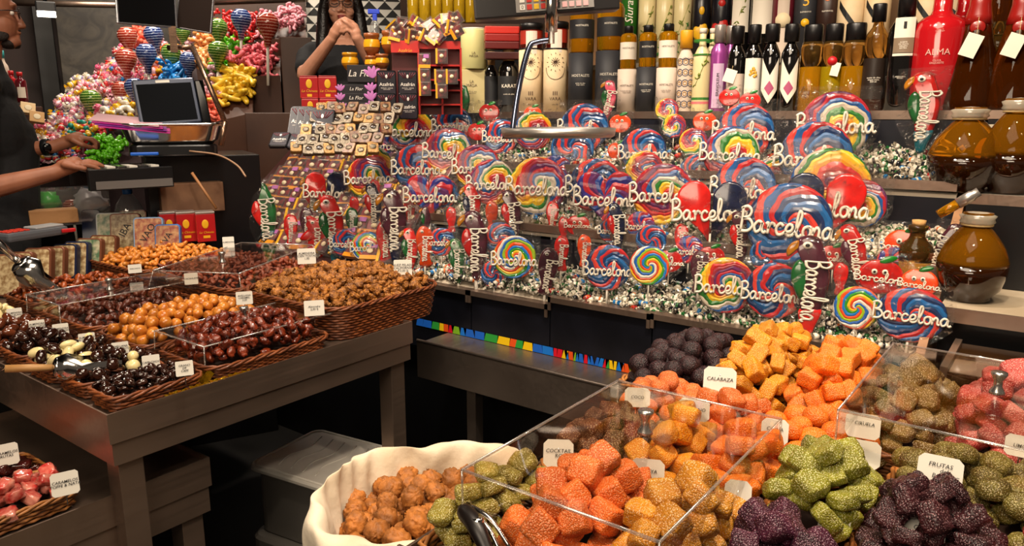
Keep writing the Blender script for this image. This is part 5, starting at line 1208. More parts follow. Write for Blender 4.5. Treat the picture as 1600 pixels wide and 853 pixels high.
# stacked tins and cartons at the left end of the shelf
bottle('pale green yellow rounded tin standing on the cream carton', 741, 40, 38, 97, 'can', mat('pale_lime_tin', 'cfc98a', .35), None, (), (('LA\nMASIA', .35, 5, BRN),), name='oil_tin', z0=SHZ+.203, extra=lambda t, r, h, s: MB().lathe([(r*.96, h), (r*.9, h+.006), (0, h+.007)], 24).build('tin_lid', LBW, t))
p = atx(736, 178, 2.83); p.z = SHZ; s = mpp(p); t = thing('oil_carton', 'tall cream carton with small print under the pale tin', 'carton', tuple(p), facing(p)+.2)
MB().box((-22*s, -18*s, 0), (22*s, 18*s, .20), bev=.002).build('carton', mat('cream_carton', 'cfc08c', .5, var=('c4b37c', 5)), t); obj('lettering', text_mesh('LA\nMASIA', BRN, 6*s, extrude=.005), t, (-2*s, -18.4*s, .135)); obj('fine_print', text_mesh('aceite de oliva\nvirgen extra', BRN, 2.6*s, extrude=.005), t, (-2*s, -18.4*s, .095))
bottle('dark bottle half hidden between the cream carton and the dark lettered one', 768, 22, 80, 172, 'round', DG, (20, mat('wooden_cap', 'b08a58', .6)), ((.1, .6, 1.2, LBB),), capw=1.4)
bottle('black bottle lettered KARAT with a wooden stopper', 795, 34, 72, 172, 'round', DG, (22, mat('wooden_cap', 'b08a58', .6)), ((.12, .55, 1.3, LBB),), (('KARAT', .40, 7.5, TW), ('aceite de oliva', .28, 3, TW)), capw=1.4)
# patterned cream tubes with sun drawing, jars with red contents on top
def sun(t, r, h, s):
    m = MB(); 
    for k in range(12):
        a = 2*PI*k/12; c = r*1.025
        for (r0, r1) in ((.0, 7*s), (12*s, 14*s)):
            x0, z0 = r0*math.cos(a), r0*math.sin(a); x1, z1 = r1*math.cos(a), r1*math.sin(a)
            f = lambda x, z: (c*math.sin(x/c), -c*math.cos(x/c), h*.80+z)
            m.tube([f(x0, z0), f(x1, z1)], .0012, 4)
    m.tube([(c*math.sin(16*s*math.cos(a)/c), -c*math.cos(16*s*math.cos(a)/c), h*.72+18*s*math.sin(a)) for a in [R(q) for q in range(180, 361, 12)]], .001, 4)
    m.build('sun_drawing', BRN, t)
for (px, lb) in ((829, 'left'), (867, 'right')):
    bottle('cream speckled tube printed with a sun, %s of the pair' % lb, px, 37, 79, 173, 'tube', LBC, None, (), (('ııı', .32, 13, BRN), ('VARA', .22, 7, BRN), ('olive oil', .13, 3, BRN)), name='gift_tube', cat='tube', extra=lambda t, r, h, s: (sun(t, r, h, s), MB().lathe([(r*1.02, h), (r*1.02, h+.006), (0, h+.006)], 24).build('tube_lid', BCAP, t)))
    z1 = SHZ+94*mpp((BX, 1.3, 1.5))+.008
    bottle('squat jar with a red and white label on the %s cream tube' % lb, px+1, 35, 28, 76, 'can', mat('dark_red_jar', '4a120c', .08, coat=.6), (10, BCAP), ((.05, .75, .5, LBW), (.35, .8, 1.4, mat('red_label', '9c2a18', .5))), name='jar', cat='jar', z0=z1)
# HOSTALETS tubes, each with its bottle on top
for (px, w_, top, bt, tw_, col, lb, adj, bc) in [(906, 38, 84, 15, 38, LBK, LBB, 'wide charcoal tube, the left of the wide pair', AMB), (950, 42, 81, 12, 42, LBK, LBB, 'wide charcoal tube, the right of the wide pair', AMB),
   (978, 29, 108, 44, 25, LBP, LBW, 'narrow pale tube left of the narrow charcoal one', AMB), (1008, 31, 105, 43, 27, LBK, LBB, 'narrow charcoal tube', AMB), (1039, 31, 106, 41, 28, LBP, LBW, 'narrow pale tube right of the narrow charcoal one', AMB)]:
    tc = TW if col is LBK else BRN; X = BX-(.03 if w_ < 35 else 0)
    bottle(adj+' lettered HOSTALETS', px, w_, top, 173, 'tube', col, None, (), (('HOSTALETS', .62, 5.5 if w_ > 35 else 4.2, tc), ('aceite de oliva\nvirgen extra', .48, 2.6, tc)), name='gift_tube', cat='tube', X=X)
    z1 = SHZ+(173-top)*mpp((X, atx(px, 172, X).y, SHZ))+.001
    big = w_ > 35
    bottle('amber oil bottle standing on the %s' % adj, px+1, tw_, bt-(25 if big else 0), top, 'slim' if big else 'shoulder', bc, (14 if not big else 10, BCAP), ((.22, .62, 1.45, lb),) if not big else ((.22, .52, 1.45, lb),), (('HOSTALETS', .48 if not big else .42, 3.8, TW if lb is LBB else BRN),), X=X, z0=z1, capw=1.5)
# patterned bottles
def tiles(t, r, h, s):
    m = MB(); c = r*1.03
    for i in range(5):
        for j in range(-1, 2):
            x0 = j*r*.75; z0 = h*(.10+.13*i)
            for rr in (5.2*s, 2.6*s): m.tube([(c*math.sin((x0+rr*math.cos(a))/c), -c*math.cos((x0+rr*math.cos(a))/c), z0+rr*math.sin(a)) for a in [2*PI*q/14 for q in range(14)]], .0011, 4, closed=True, mi=0 if rr > 4*s else 1)
    m.build('tile_pattern', [mat('navy_print', '1c2a4a', .5), mat('ochre_print', 'b5842c', .5)], t)
bottle('bottle painted with blue and ochre tiles and a yellow cap', 1068, 25, 50, 172, 'round', LBP, (26, mat('yellow_cap', 'd9971c', .4)), (), (('oliva', .66, 6, BRN),), X=BX-.03, extra=tiles, capw=2.1)
def branch(t, r, h, s, z=.5, mt=None):
    m = MB(); c = r*1.03; rg = random.Random(int(r*1e5)); f = lambda x, y: (c*math.sin(x/c), -c*math.cos(x/c), y)
    m.tube([f(-r*.7, h*(z-.18)), f(0, h*z), f(r*.7, h*(z+.2))], .0014, 4)
    for k in range(11):
        x = rg.uniform(-.8, .8)*r; y = h*z+h*.22*x/r; a = rg.uniform(0, 6.28); L = 6*s
        m.tube([f(x, y), f(x+L*.5*math.cos(a), y+L*.5*math.sin(a)), f(x+L*math.cos(a), y+L*math.sin(a))], [.0008, .0034, .0006], 4)
    m.build('olive_branch', mt or OLV, t)
bottle('cream bottle painted with an olive branch and green neck stripes', 1093, 27, 47, 172, 'round', mat('cream_bottle', 'cfbf8e', .3), (7, LBW), ((.68, .70, 3.1, GRN), (.84, .87, 3.1, GRN), (.15, .18, 3.1, GRN), (.10, .13, 3.1, mat('pink_print', 'c96a6a', .5))), X=BX-.03, extra=branch)
bottle('cream bottle with green stripes just behind the painted one', 1108, 24, 47, 172, 'round', mat('cream_bottle', 'cfbf8e', .3), (7, LBW), ((.84, .87, 3.1, GRN),), X=BX+.06)
bottle('violet bottle lettered upwards with a grey cap', 1119, 27, 42, 172, 'slim', mat('violet_bottle', '8a3a80', .25, .3), (26, mat('grey_cap', 'a39a94', .3, .6)), ((.05, .56, .62, mat('lilac_label', 'b79ab5', .5)),), capw=1.5,
       extra=lambda t, r, h, s: obj('lettering', text_mesh('BRAVOLEUM', INK, 6*s, extrude=.005), t, (0, -r*1.06, h*.32), (0, -PI/2, 0)))
bottle('violet bottle with a grey cap hidden behind its twin', 1136, 24, 43, 172, 'slim', mat('violet_bottle', '8a3a80', .25, .3), (26, mat('grey_cap', 'a39a94', .3, .6)), (), X=BX+.07, capw=1.5)
bottle('dark bottle with a small round tag on a string', 1146, 27, 40, 168, 'round', DG, (26, BCAP), ((.08, .45, 1.2, LBP),), X=BX-.04, extra=lambda t, r, h, s: tagcard(t, r, h, s, -.4, .5, LBW, 17, 20, .3), capw=2.0)
def honey(t, r, h, s):
    m = MB(); c = r*1.04
    for (a, b) in ((-2, 3), (2, 5), (4, 1), (0, 0), (-3, -2), (5, -3), (1, 7), (3, -5)): m.ball((a*s, -c, h*.45+b*s), (2.4*s, .001, 2.4*s), nu=6, nv=4)
    m.build('honeycomb_print', mat('honey_print', 'c9952c', .5), t)
bottle('dark bottle with a white label of gold drops', 1172, 26, 38, 168, 'round', DG, (27, BCAP), ((.06, .62, 1.0, LBW),), (('Vinagre\nde Miel', .2, 5, BRN),), X=BX-.04, extra=honey, capw=2.0)
def diamond(t, r, h, s):
    c = r*1.035; f = lambda x, z: (c*math.sin(x/c), -c*math.cos(x/c), z)
    m = MB(); w2 = r*.98
    def cols(w3, lo, hi, n=10):
        for i in range(n):
            a, b = -w3+2*w3*i/n, -w3+2*w3*(i+1)/n; ka, kb = abs(a)/w3, abs(b)/w3
            m.add([f(a, h*lo(ka)), f(b, h*lo(kb)), f(b, h*hi(kb)), f(a, h*hi(ka))], [(0, 1, 2, 3)])
    cols(w2, lambda k: .10+.16*k, lambda k: .42+.20*k); m.build('white_wrap', LBW, t)
    c *= 1.01; m = MB(); cols(w2*.55, lambda k: .19+.085*k, lambda k: .36-.085*k, 6); m.build('pink_diamond', mat('pink_diamond', 'a34a6a', .5), t)
for (px, lb) in ((1199, 'left'), (1229, 'right')): bottle('black bottle with a pointed white wrap and pink diamond, %s of the two' % lb, px, 28, 37, 168, 'round', DG, (26, BCAP), X=BX-.04, extra=diamond, capw=2.1)
# oils with herbs
def herbs(t, r, h, s):
    rg = random.Random(int(h*9999)); m = MB()
    for k in range(7): a = rg.uniform(0, 6.28); m.ball((r*.5*math.cos(a), r*.5*math.sin(a)-r*.3, h*rg.uniform(.03, .22)), (r*.28, r*.2, h*.07), fn=lambda p: p*(1+.5*noise.noise(p*2+Vector((k, 0, 0)))))
    m.build('herbs', mat('dried_chilli', '4a1508', .4), t)
for (px, top, w_, mt, lb, ex) in [(1262, 30, 33, AMB, 'amber oil bottle with herbs, black capped, left of the yellow one', 0), (1294, 29, 31, YEL, 'yellow oil bottle with a red seal and white tag', 1), (1327, 28, 35, AMB, 'amber oil bottle with dark herbs right of the yellow one', 0)]:
    bottle(lb, px, w_, top, 160, 'shoulder', mt, (29, BCAP), X=BX-.02, upper=AMBT, split=.52, capw=2.2, extra=(lambda t, r, h, s: (MB().lathe([(0, 0), (7*s, 0), (7*s, .002), (0, .003)], 14, M=rotm(PI/2)).build('wax_seal', RED, t).__setattr__('location', (0, -r*1.05, h*.58)), tagcard(t, r, h, s, .45, .56, LBW, 12, 20))) if ex else herbs)
bottle('tall slim amber bottle with a printed black label', 1360, 34, 0, 160, 'slim', AMD, (26, BCAP), ((.12, .5, 1.2, mat('smoke_label', '241a14', .4)),), (('aceite de oliva\nvirgen extra\n250 ml', .3, 3.4, TW),), X=BX-.02, upper=AMBT, split=.5, capw=1.4)
def agu(t, r, h, s):
    for (a, b, mt) in ((.60, .76, LBW), (.48, .60, mat('taupe_label', '7d6a55', .5)), (.455, .475, LBW)): arc(r*1.03, a*h, b*h, .62, 8).build('label', mt, t)
    obj('emblem', MB().box((-2*s, -.0005, -5*s), (2*s, .0005, 5*s)).mesh('emblem', INK), t, (0, -r*1.045, h*.70)); obj('lettering', text_mesh('ACEITE\nDE OLIVA\nVIRGEN\nEXTRA', TW, 3.2*s, bend=r*1.04, extrude=.005), t, (0, 0, h*.54)); obj('lettering', text_mesh('ARBEQUINA\nPICUAL', TW, 2.6*s, bend=r*1.04, extrude=.005), t, (0, 0, h*.28))
bottle('large black bottle with a white and taupe label', 1401, 46, -14, 168, 'round', DG, (40, BCAP), X=BX-.03, extra=agu, capw=1.5)
def alma(t, r, h, s):
    LW = mat('pale_print', 'd9a79a', .5)
    obj('lettering', text_mesh('ALMA', LW, 13*s, bend=r*1.02, extrude=.01, bold=-.004), t, (0, 0, h*.44)); obj('lettering', text_mesh('OLIVA\nEXQUISITE', LW, 4*s, bend=r*1.02, extrude=.01), t, (0, 0, h*.37)); obj('lettering', text_mesh('aceite de\noliva virgen', LW, 2.6*s, bend=r*1.0, extrude=.01), t, (0, 0, h*.60))
bottle('big glossy red bottle lettered ALMA', 1455, 74, -30, 168, 'alma', mat('red_lacquer', 'a8141a', .12, coat=.8), (30, mat('silver_cap', 'b8b2ac', .3, .8)), X=BX-.02, extra=alma)
bottle('second red bottle right behind the big lettered one', 1488, 60, -30, 168, 'alma', mat('red_lacquer', 'a8141a', .12, coat=.8), (30, mat('silver_cap', 'b8b2ac', .3, .8)), X=BX+.10)
def wax(t, r, h, s):
    MB().lathe([(r*.47, h*.69), (r*.41, h*.76), (r*.345, h*.84), (r*.34, h), (0, h+.002)], 16).build('red_wax', mat('red_wax', '8a1712', .3, coat=.4), t)
    MB().lathe([(0, 0), (11*s, .001), (9*s, .004), (0, .005)], 16, M=rotm(PI/2)).build('wax_seal', mat('red_wax', '8a1712'), t).location = (0, -r*.42, h*.66); tagcard(t, r*.80, h, s, .0, .60, LBW, 22, 34, .35)
bottle('conical dark flask with red wax neck and white tag, the left one', 1512, 86, -25, 163, 'flask', AMD, X=BX-.02, extra=wax)
bottle('conical dark flask with red wax neck and white tag, at the right edge', 1577, 86, -25, 163, 'flask', AMD, X=BX-.02, extra=wax)
bottle('carafe of dark oil between the two conical flasks', 1545, 46, 26, 160, 'shoulder', AMD, X=BX+.08, upper=AMBT, split=.6, name='oil_carafe')
# upper shelf
U = dict(X=3.08, z0=1.722)
def up(lb, px, w_, top, prof, body, cap=None, lab=(), txt=(), extra=None, name='oil_bottle', cat='bottle', capw=1.15):
    return bottle(lb, px, w_, top, top+200 if top < -60 else 75, prof, body, cap, lab, txt, X=3.08, z0=1.722, name=name, cat=cat, extra=extra, capw=capw)
up('tall green tin with white lettering running upwards on the upper shelf', 979, 26, -70, 'tube', mat('green_tin', '2c6a22', .3), name='oil_tin', cat='tin', extra=lambda t, r, h, s: obj('lettering', text_mesh('Siurana', TW, 17*s, extrude=.01, shear=.3), t, (0, -r*1.03, h*.42), (0, -PI/2, 0)))
for (px, lb, top, c) in [(1006, 'with a red top', -55, RED), (1033, 'with a white top', -55, LBW), (1060, 'rightmost of the three', -55, LBW)]:
    up('cream tube painted with olives on the upper shelf, '+lb, px, 27, top, 'tube', mat('cream_bottle', 'cfbf8e'), name='gift_tube', cat='tube', lab=((.78, 1, 3.1, c),), extra=lambda t, r, h, s: (branch(t, r, h, s, .45), branch(t, r*1.01, h, s, .25, GRN)))
up('black tin with a yellow splash and fruit print', 1089, 28, -60, 'tube', mat('black_tin_print', '17151a', .3), name='oil_tin', cat='tin', extra=lambda t, r, h, s: (MB().ball((0, -r*.8, h*.32), (r*.8, r*.3, h*.10), fn=lambda p: p*(1+.4*noise.noise(p*2))).build('yellow_splash', mat('splash_yellow', 'd9a51c', .4), t), MB().ball((0, -r*.8, h*.55), (r*.35, r*.3, h*.06)).build('lemon_print', mat('splash_yellow', 'd9a51c'), t)))
up('black tin with a red splash print', 1119, 30, -60, 'tube', mat('black_tin_print', '17151a'), name='oil_tin', cat='tin', extra=lambda t, r, h, s: (MB().ball((0, -r*.8, h*.34), (r*.85, r*.3, h*.11), fn=lambda p: p*(1+.5*noise.noise(p*2))).build('red_splash', mat('splash_red', 'b0201c', .4), t), MB().ball((0, -r*.8, h*.62), (r*.4, r*.3, h*.05)).build('red_splash', mat('splash_red', 'b0201c'), t)))
up('black bottle with a tall cream label of small drawings', 1148, 32, -90, 'round', DG, (20, BCAP), ((.2, .62, .85, LBW),), (('EXTRA VIRGEN\nOLIVE OIL', .52, 3.6, BRN),), extra=lambda t, r, h, s: branch(t, r, h, s, .35))
up('black bottle with a plain cream label', 1181, 36, -90, 'round', DG, (20, BCAP), ((.18, .60, .9, LBW),), (('PAGO\nDE OLIVA', .5, 3.6, BRN),))
up('dark red carton with a pale band and round medal', 1213, 32, -55, 'tube', mat('wine_carton', '5a1420', .4), name='gift_tube', cat='tube', lab=((0, 1, .55, LBP),), extra=lambda t, r, h, s: MB().lathe([(0, 0), (11*s, 0), (11*s, .002), (0, .002)], 20, M=rotm(PI/2)).build('medal', CREAM, t).__setattr__('location', (0, -r*1.04, h*.42)))
up('black tube with a gold letter and medal', 1247, 34, -55, 'tube', LBK, name='gift_tube', cat='tube', txt=(('5', .62, 22, mat('gold_print', 'd9a51c')), ('ELEMENTOS', .5, 3, TW)), extra=lambda t, r, h, s: MB().lathe([(0, 0), (6*s, 0), (6*s, .002), (0, .002)], 16, M=rotm(PI/2)).build('medal', mat('gold_print', 'd9a51c'), t).__setattr__('location', (0, -r*1.04, h*.38)))
up('dark brown tube with an orange figure print', 1280, 32, -55, 'tube', mat('brown_tube', '2c1a14', .4), name='gift_tube', cat='tube', txt=(('5', .66, 20, mat('orange_print', 'c9682c', .4)), ('ELEMENTOS', .5, 3, TW)))
def slash(t, r, h, s):
    c = r*1.04; f = lambda x, z: (c*math.sin(x/c), -c*math.cos(x/c), z); w2 = r*.98
    m = MB(); n = 6
    for i in range(n):
        x0 = -w2+2*w2*i/n; x1 = -w2+2*w2*(i+1)/n; z0 = h*(.62-.10*i/1.5); z1 = h*(.62-.10*(i+1)/1.5); m.add([f(x0, z0), f(x1, z1), f(x1, z1-h*.09), f(x0, z0-h*.09)], [(0, 1, 2, 3)])
    m.build('black_slash', INK, t)
for (px, w_, lb) in [(1316, 40, 'cream tube crossed by a black slanting band'), (1356, 38, 'cream tube with a black band behind the tall slim bottle'), (1432, 40, 'cream tube with fine line drawing beside the red bottle'), (1476, 60, 'wide cream tube with black strokes behind the red bottle')]:
    up(lb, px, w_, -55, 'tube', LBC, name='gift_tube', cat='tube', extra=slash)
up('dark flask standing behind the red wax flasks', 1540, 40, -60, 'slim', AMD, (16, BCAP)); up('amber bottle at the far right of the upper shelf', 1590, 40, -60, 'slim', AMB, (16, BCAP))
# round oil bottles on the right lower steps
t = thing('side_shelf', 'wood edged shelf with steel rails at the right carrying round oil bottles', 'shelf', (2.5, -.1, 0))
def sd_(m, n, mt): o = m.build(n, mt, t); o.location = (-2.5, .1, 0)
sd_(MB().box((2.40, -.9, 1.27), (2.72, .225, 1.285)), 'board', SHB); sd_(MB().box((2.395, -.9, 1.262), (2.40, .225, 1.29)), 'board_edge', STEEL)
sd_(MB().box((2.08, -.9, 1.02), (2.40, .225, 1.035)), 'board', mat('pale_marble', 'b8a890', .3, var=('a8967c', 8))); sd_(MB().box((2.075, -.9, 1.0), (2.08, .225, 1.036)), 'board_edge', STEEL)
sd_(MB().box((2.71, -.9, 1.285), (2.714, .225, 1.49)), 'riser', BLACK); sd_(MB().box((2.396, -.9, 1.036), (2.40, .225, 1.27)), 'riser', BLACK); sd_(MB().box((2.12, -.9, 0), (2.70, .225, 1.015)), 'plinth', BLACK)
def rope(t, r, h, s):
    MB().lathe([(r*.40, h*.86), (r*.50, h*.90), (r*.46, h*.93), (r*.52, h*.97), (r*.30, h*1.0), (0, h*1.01)], 18).build('wrapped_stopper', clear('stopper_wrap', (.95, .9, .82), .2, .15, haze=.35, hazecol=(.8, .72, .55)), t)
    MB().tube([(r*.42*math.cos(a), r*.42*math.sin(a), h*.865) for a in [2*PI*k/16 for k in range(16)]], .003, 6, closed=True).build('string', mat('string', 'b59a6a'), t)
def ballb(lb, px, w_, top, bot, X, z):
    q = atx(px, bot, X); p = Vector((X, q.y, z)); s = mpp(p)
    return bottle(lb, px, w_, top, bot, 'ball', mat('brown_oil', '3a1c08', .03, trans=.6, coat=.6), X=X, z0=z, upper=mat('round_amber', 'd08418', .02, trans=.84, ior=1.2), split=.42, extra=rope)
ballb('round bellied bottle of two tone oil on the middle step', 1517, 104, 152, 280, 2.50, 1.286); ballb('round bellied oil bottle at the right edge of the middle step', 1592, 92, 140, 284, 2.52, 1.286)
ballb('large round bellied oil bottle on the marble step', 1550, 98, 282, 418, 2.20, 1.036)
def corky(t, r, h, s):
    MB().lathe([(r*.34, h*.90), (r*.38, h*.99), (0, h)], 16).build('cork', CORK, t)
bottle('square shouldered amber bottle with a cork beside the round one', 1456, 52, 262, 372, 'square', AMB, X=2.24, z0=1.036, upper=AMBT, split=.42, extra=corky)
p = atx(1497, 318, 2.15); t = thing('spice_grinder', 'small silver capped glass tube leaning on the square bottle', 'grinder', tuple(p)); t.rotation_euler = (0, 0, facing(p)); t2 = MB().lathe([(.012, -.05), (.012, .0)], 16, M=rotm(0, R(52), 0)).build('glass_tube', mat('amber_oil', 'd98a10'), t); MB().lathe([(.0135, .0), (.0135, .035), (.011, .038), (.011, .052), (0, .052)], 16, M=rotm(0, R(52), 0)).build('silver_cap', mat('silver_cap', 'b8b2ac'), t)
# dark glass slab in front of the right step
a = [at(1502, 440, 1.0), at(1640, 440, 1.0), at(1640, 572, 1.0), at(1482, 556, 1.0)]
t = thing('glass_counter', 'glossy brown glass topped counter reflecting the oil bottles', 'counter', (1.95, 0, 0))
m = MB().box((1.80, -.9, .93), (2.06, .165, .955)); o = m.build('glass_top', mat('brown_glass', '2a1a0e', .06, spec=.9, coat=.8, var=('3a2614', 5)), t); o.location = (-1.95, 0, 0)
o = MB().box((1.80, .165, .925), (2.06, .18, .965)).build('frame', STEEL, t); o.location = (-1.95, 0, 0)
o = MB().box((1.82, -.88, 0), (2.04, .15, .93)).build('cabinet', BLACK, t); o.location = (-1.95, 0, 0)

# ------------------------------------------------------------------ HANGING SCALE
dS = 2.15; c0 = P(872, 214, dS); fz = facing(c0); s = mpp(c0)
t = thing('hanging_scale', 'hanging shop scale with a keypad box, bent steel arm and round tray', 'scale', tuple(c0), fz)
def L_(px, py, dy=0): q = P(px, py, dS)-c0; c, sn = math.cos(-fz), math.sin(-fz); return Vector((q.x*c-q.y*sn, (q.x*sn+q.y*c)+dy, q.z))
MB().lathe([(0, 0), (84*s, 0), (88*s, .004), (90*s, .026), (87*s, .026), (83*s, .004), (0, .004)], 40).build('tray', mat('tray_steel', 'b8b0a8', .32, .85), t)
m = MB(); m.tube(crom([L_(800, 212, .01), L_(803, 185, .01), L_(812, 130), L_(826, 76), L_(838, 66), L_(862, 62)], 4), .0085, 8); m.tube([L_(785, 214, 0), L_(815, 214, 0)], .006, 8); m.build('arm', mat('blued_steel', '7d86a0', .18, .95), t)
m = MB().lathe([(.010, 0), (.010, .03), (.018, .032), (.018, .12), (.016, .13), (.03, .135)], 18); o = m.build('stem', CHROME, t); o.location = L_(861, 68, 0)
b0 = L_(740, 30); b1 = L_(966, 12)
M = Matrix.Translation(L_(853, -22)) @ rotm(0, R(-4.5), R(6)) 
MB().box((-115*s, -.02, -44*s), (113*s, .05, 90*s), bev=.006, M=M).build('scale_box', mat('scale_case', '2c2a2a', .3, .3), t)
MB().box((-50*s, -.0235, -38*s), (72*s, -.0195, -12*s), M=M).build('keypad_plate', mat('grey_plate', '8a8682', .4), t)
kc = ['e6e2da', 'c03028', 'd9b02a', 'c02c22', 'd8d4cc', '2c2c2c', 'd9a8a8', 'd9a8a8', 'd9a8a8', 'd9a8a8']
for r_ in range(2):
    for k in range(10):
        MB().box((-44*s+k*11*s, -.0255, -35*s+r_*11*s), (-36*s+k*11*s, -.023, -27*s+r_*11*s), bev=.0008, M=M).build('key', mat('key_'+kc[k], kc[k], .4), t)
o = obj('key_number', text_mesh('0', INK, 8*s, extrude=.01), t); o.matrix_local = M @ Matrix.Translation((-40*s, -.0257, -31*s))
MB().box((-112*s, -.0225, -5*s), (-60*s, -.0195, 84*s), M=M).build('screen', BLACKG, t)
MB().tube([L_(858, 0), L_(858, -420)], .014, 12).build('ceiling_rod', CHROME, t)

# ------------------------------------------------------------------ BACKGROUND
mb = mat('grey_marble', '4e463a', .4, var=('2f2922', 5), bump=(8, .2))
nt = mb.node_tree; nzn = [n for n in nt.nodes if n.type == 'TEX_NOISE'][0]; nzn.inputs['Distortion'].default_value = 2.5
def pane(name, px0, px1, py0, py1, d, th, mt, label=None, cat=None, yaw=0):
    c = P((px0+px1)/2, (py0+py1)/2, d); s = mpp(c); w2, h2 = (px1-px0)*s/2, (py1-py0)*s/2
    o = MB().box((-w2, 0, -h2), (w2, th, h2), bev=min(.004, th/3)).build(name, mt, None, tuple(c), (0, 0, facing(c)+yaw))
    if label: tag(o, label, cat)
    else: struct(o)
    return o
def onfloor(name, px0, px1, pytop, d, dep, mt, label=None, cat=None, yaw=0, z0=0):
    c = P((px0+px1)/2, pytop, d); s = mpp(c); w2 = (px1-px0)*s/2
    o = MB().box((-w2, 0, 0), (w2, dep, c.z-z0), bev=.004).build(name, mt, None, (c.x, c.y, z0), (0, 0, facing(c)+yaw))
    if label: tag(o, label, cat)
    else: struct(o)
    return o
onfloor('wall_marble', 92, 300, -60, 6.0, .08, mb); onfloor('wall_panel_left', -60, 42, -60, 6.1, .06, mat('red_brown_wall', '3b1d14')); onfloor('trim_1', 42, 68, -60, 6.0, .10, BLACK); onfloor('wall_panel_middle', 66, 94, -60, 6.1, .06, mat('red_brown_wall', '3b1d14'))
onfloor('wall_cupboards', 300, 640, -60, 5.6, .3, WOODD)
t = thing('track_lamp', 'small black spot lamp with a bright face at the top left', 'lamp', tuple(P(72, 16, 5.0)), facing(P(72, 16, 5.0)))
MB().box((-.06, 0, -.02), (.06, .12, .06), bev=.01).build('lamp_body', BLACK, t, rot=None); MB().box((-.055, -.006, -.045), (.055, 0, -.005), bev=.003).build('lamp_face', mat('lit_lamp_face', 'fff2dc', .4, emis=('fff2dc', 4)), t); MB().tube([(0, .06, .06), (0, .06, .9)], .012, 8).build('lamp_rod', BLACK, t)
tag(MB().tube([P(-20, 3, 5.2), P(190, 8, 5.2)], .022, 10).build('ceiling_pipe', STEEL), 'thin grey rail running across the top left', 'rail')
o = MB().tube([P(310, 2, 5.0), P(480, -4, 5.0)], .03, 10).build('shelf_rail', STEEL); tag(o, 'steel rail over the brown cupboards', 'rail')
# black and white triangle tiles
c = P(553, 20, 5.15); s = mpp(c); t = thing('tiled_panel', 'panel of black and white triangle tiles behind the woman', 'wall panel', tuple(c), facing(c))
MB().box((-72*s, 0, -44*s), (72*s, .02, 60*s)).build('white_board', mat('white_tile', 'c8c4ba', .3), t); m = MB(); g = 12*s
for i in range(12):
    for j in range(8):
        x, z = -72*s+i*g, -42*s+j*g; k = (i+j) % 2
        m.add([(x, -.001, z), (x+g, -.001, z), (x+(g if k else 0), -.001, z+g)], [(0, 1, 2)])
m.build('black_triangles', INK, t)

# candy island: brown bins and heaps
def fill(name, q4, n, meshes, labs, group, cat, seed, under=0, lift=.012, sl=None, w=None, sc_=1.0, sd_=.3):
    """pieces lying on a tilted quad: q4 corners top-left, top-right, bottom-right, bottom-left"""
    a, b, c, d = [Vector(q) for q in q4]; nr = (b-a).cross(d-a).normalized(); nr = nr if nr.dot(EYE-a) > 0 else -nr; rg = random.Random(seed)
    def pt(): 
        u, v = rg.random(), rg.random(); return a.lerp(b, u).lerp(d.lerp(c, u), v)
    if under:
        pl = [(rg.randrange(len(meshes)), tuple(pt()-nr*rg.uniform(0, lift)), (rg.uniform(-3, 3), rg.uniform(-3, 3), rg.uniform(0, 6)), sc_) for _ in range(under)]
        V = []; Fc = []; MI = []; off = 0; ms = []
        for me in meshes:
            for q in me.materials:
                if q not in ms: ms.append(q)
        for (k, loc, rot, s_) in pl:
            me = meshes[k]; ar = np.empty(len(me.vertices)*3); me.vertices.foreach_get('co', ar); ar = ar.reshape(-1, 3)
            V.append(ar@np.array(Euler(rot).to_matrix()).T*s_+np.array(loc)); Fc += [tuple(i+off for i in p.vertices) for p in me.polygons]; MI += [ms.index(me.materials[p.material_index]) for p in me.polygons]; off += len(ar)
        me = bpy.data.meshes.new(name); me.from_pydata(np.concatenate(V).tolist(), [], Fc)
        for q in ms: me.materials.append(q)
        me.polygons.foreach_set('material_index', MI); me.polygons.foreach_set('use_smooth', [True]*len(Fc)); me.update(); tag(obj(name, me), sl, cat, None, 'stuff')
    for i in range(n):
        k = rg.choices(range(len(meshes)), w)[0] if w else rg.randrange(len(meshes)); p = pt()+nr*rg.uniform(0, lift)
        tag(obj(name, meshes[k], None, tuple(p), (rg.uniform(-3, 3)*sd_*(3 if name != 'banana_sweet' else .6), rg.uniform(-3, 3)*sd_, rg.uniform(0, 6) if name != 'banana_sweet' else rg.uniform(-1.6, -.7)), sc_*rg.uniform(.85, 1.15)), labs[k], cat, group)
PKS = mat('pink_sweet', 'd0567a', .25, coat=.5); PWS = mat('pale_pink_sweet', 'e0aeb8', .3, coat=.4); RDS = mat('red_sweet', 'c02a2a', .2, coat=.5); YLS = mat('yellow_sweet', 'd9a91c', .25, coat=.4); LIL = mat('lilac_sweet', '8a7aa8', .3, coat=.4); GRS = mat('lime_sweet', '5fb51c', .25, coat=.4); ORS = mat('orange_sweet', 'd9621c', .25, coat=.4); BLS = mat('blue_sweet', '1c7ac0', .25, coat=.4)
WS = [wrapped_mesh('foil_sweet', [a, b, c], .016, .034) for a, b, c in ((PKS, PWS, PWS), (PWS, PKS, PWS), (RDS, SWW, PWS), (SWW, LIL, SWW), (YLS, SWW, YLS), (BLS, SWW, SWW))]
WL = ['pink', 'pale pink', 'red and white', 'white and lilac', 'yellow', 'blue and white']
for (q4, n, w, where, u) in [
  ([P(118, 108, 4.7), P(200, 60, 4.9), P(205, 130, 4.5), P(110, 130, 4.5)], 0, None, '', 0)]: pass
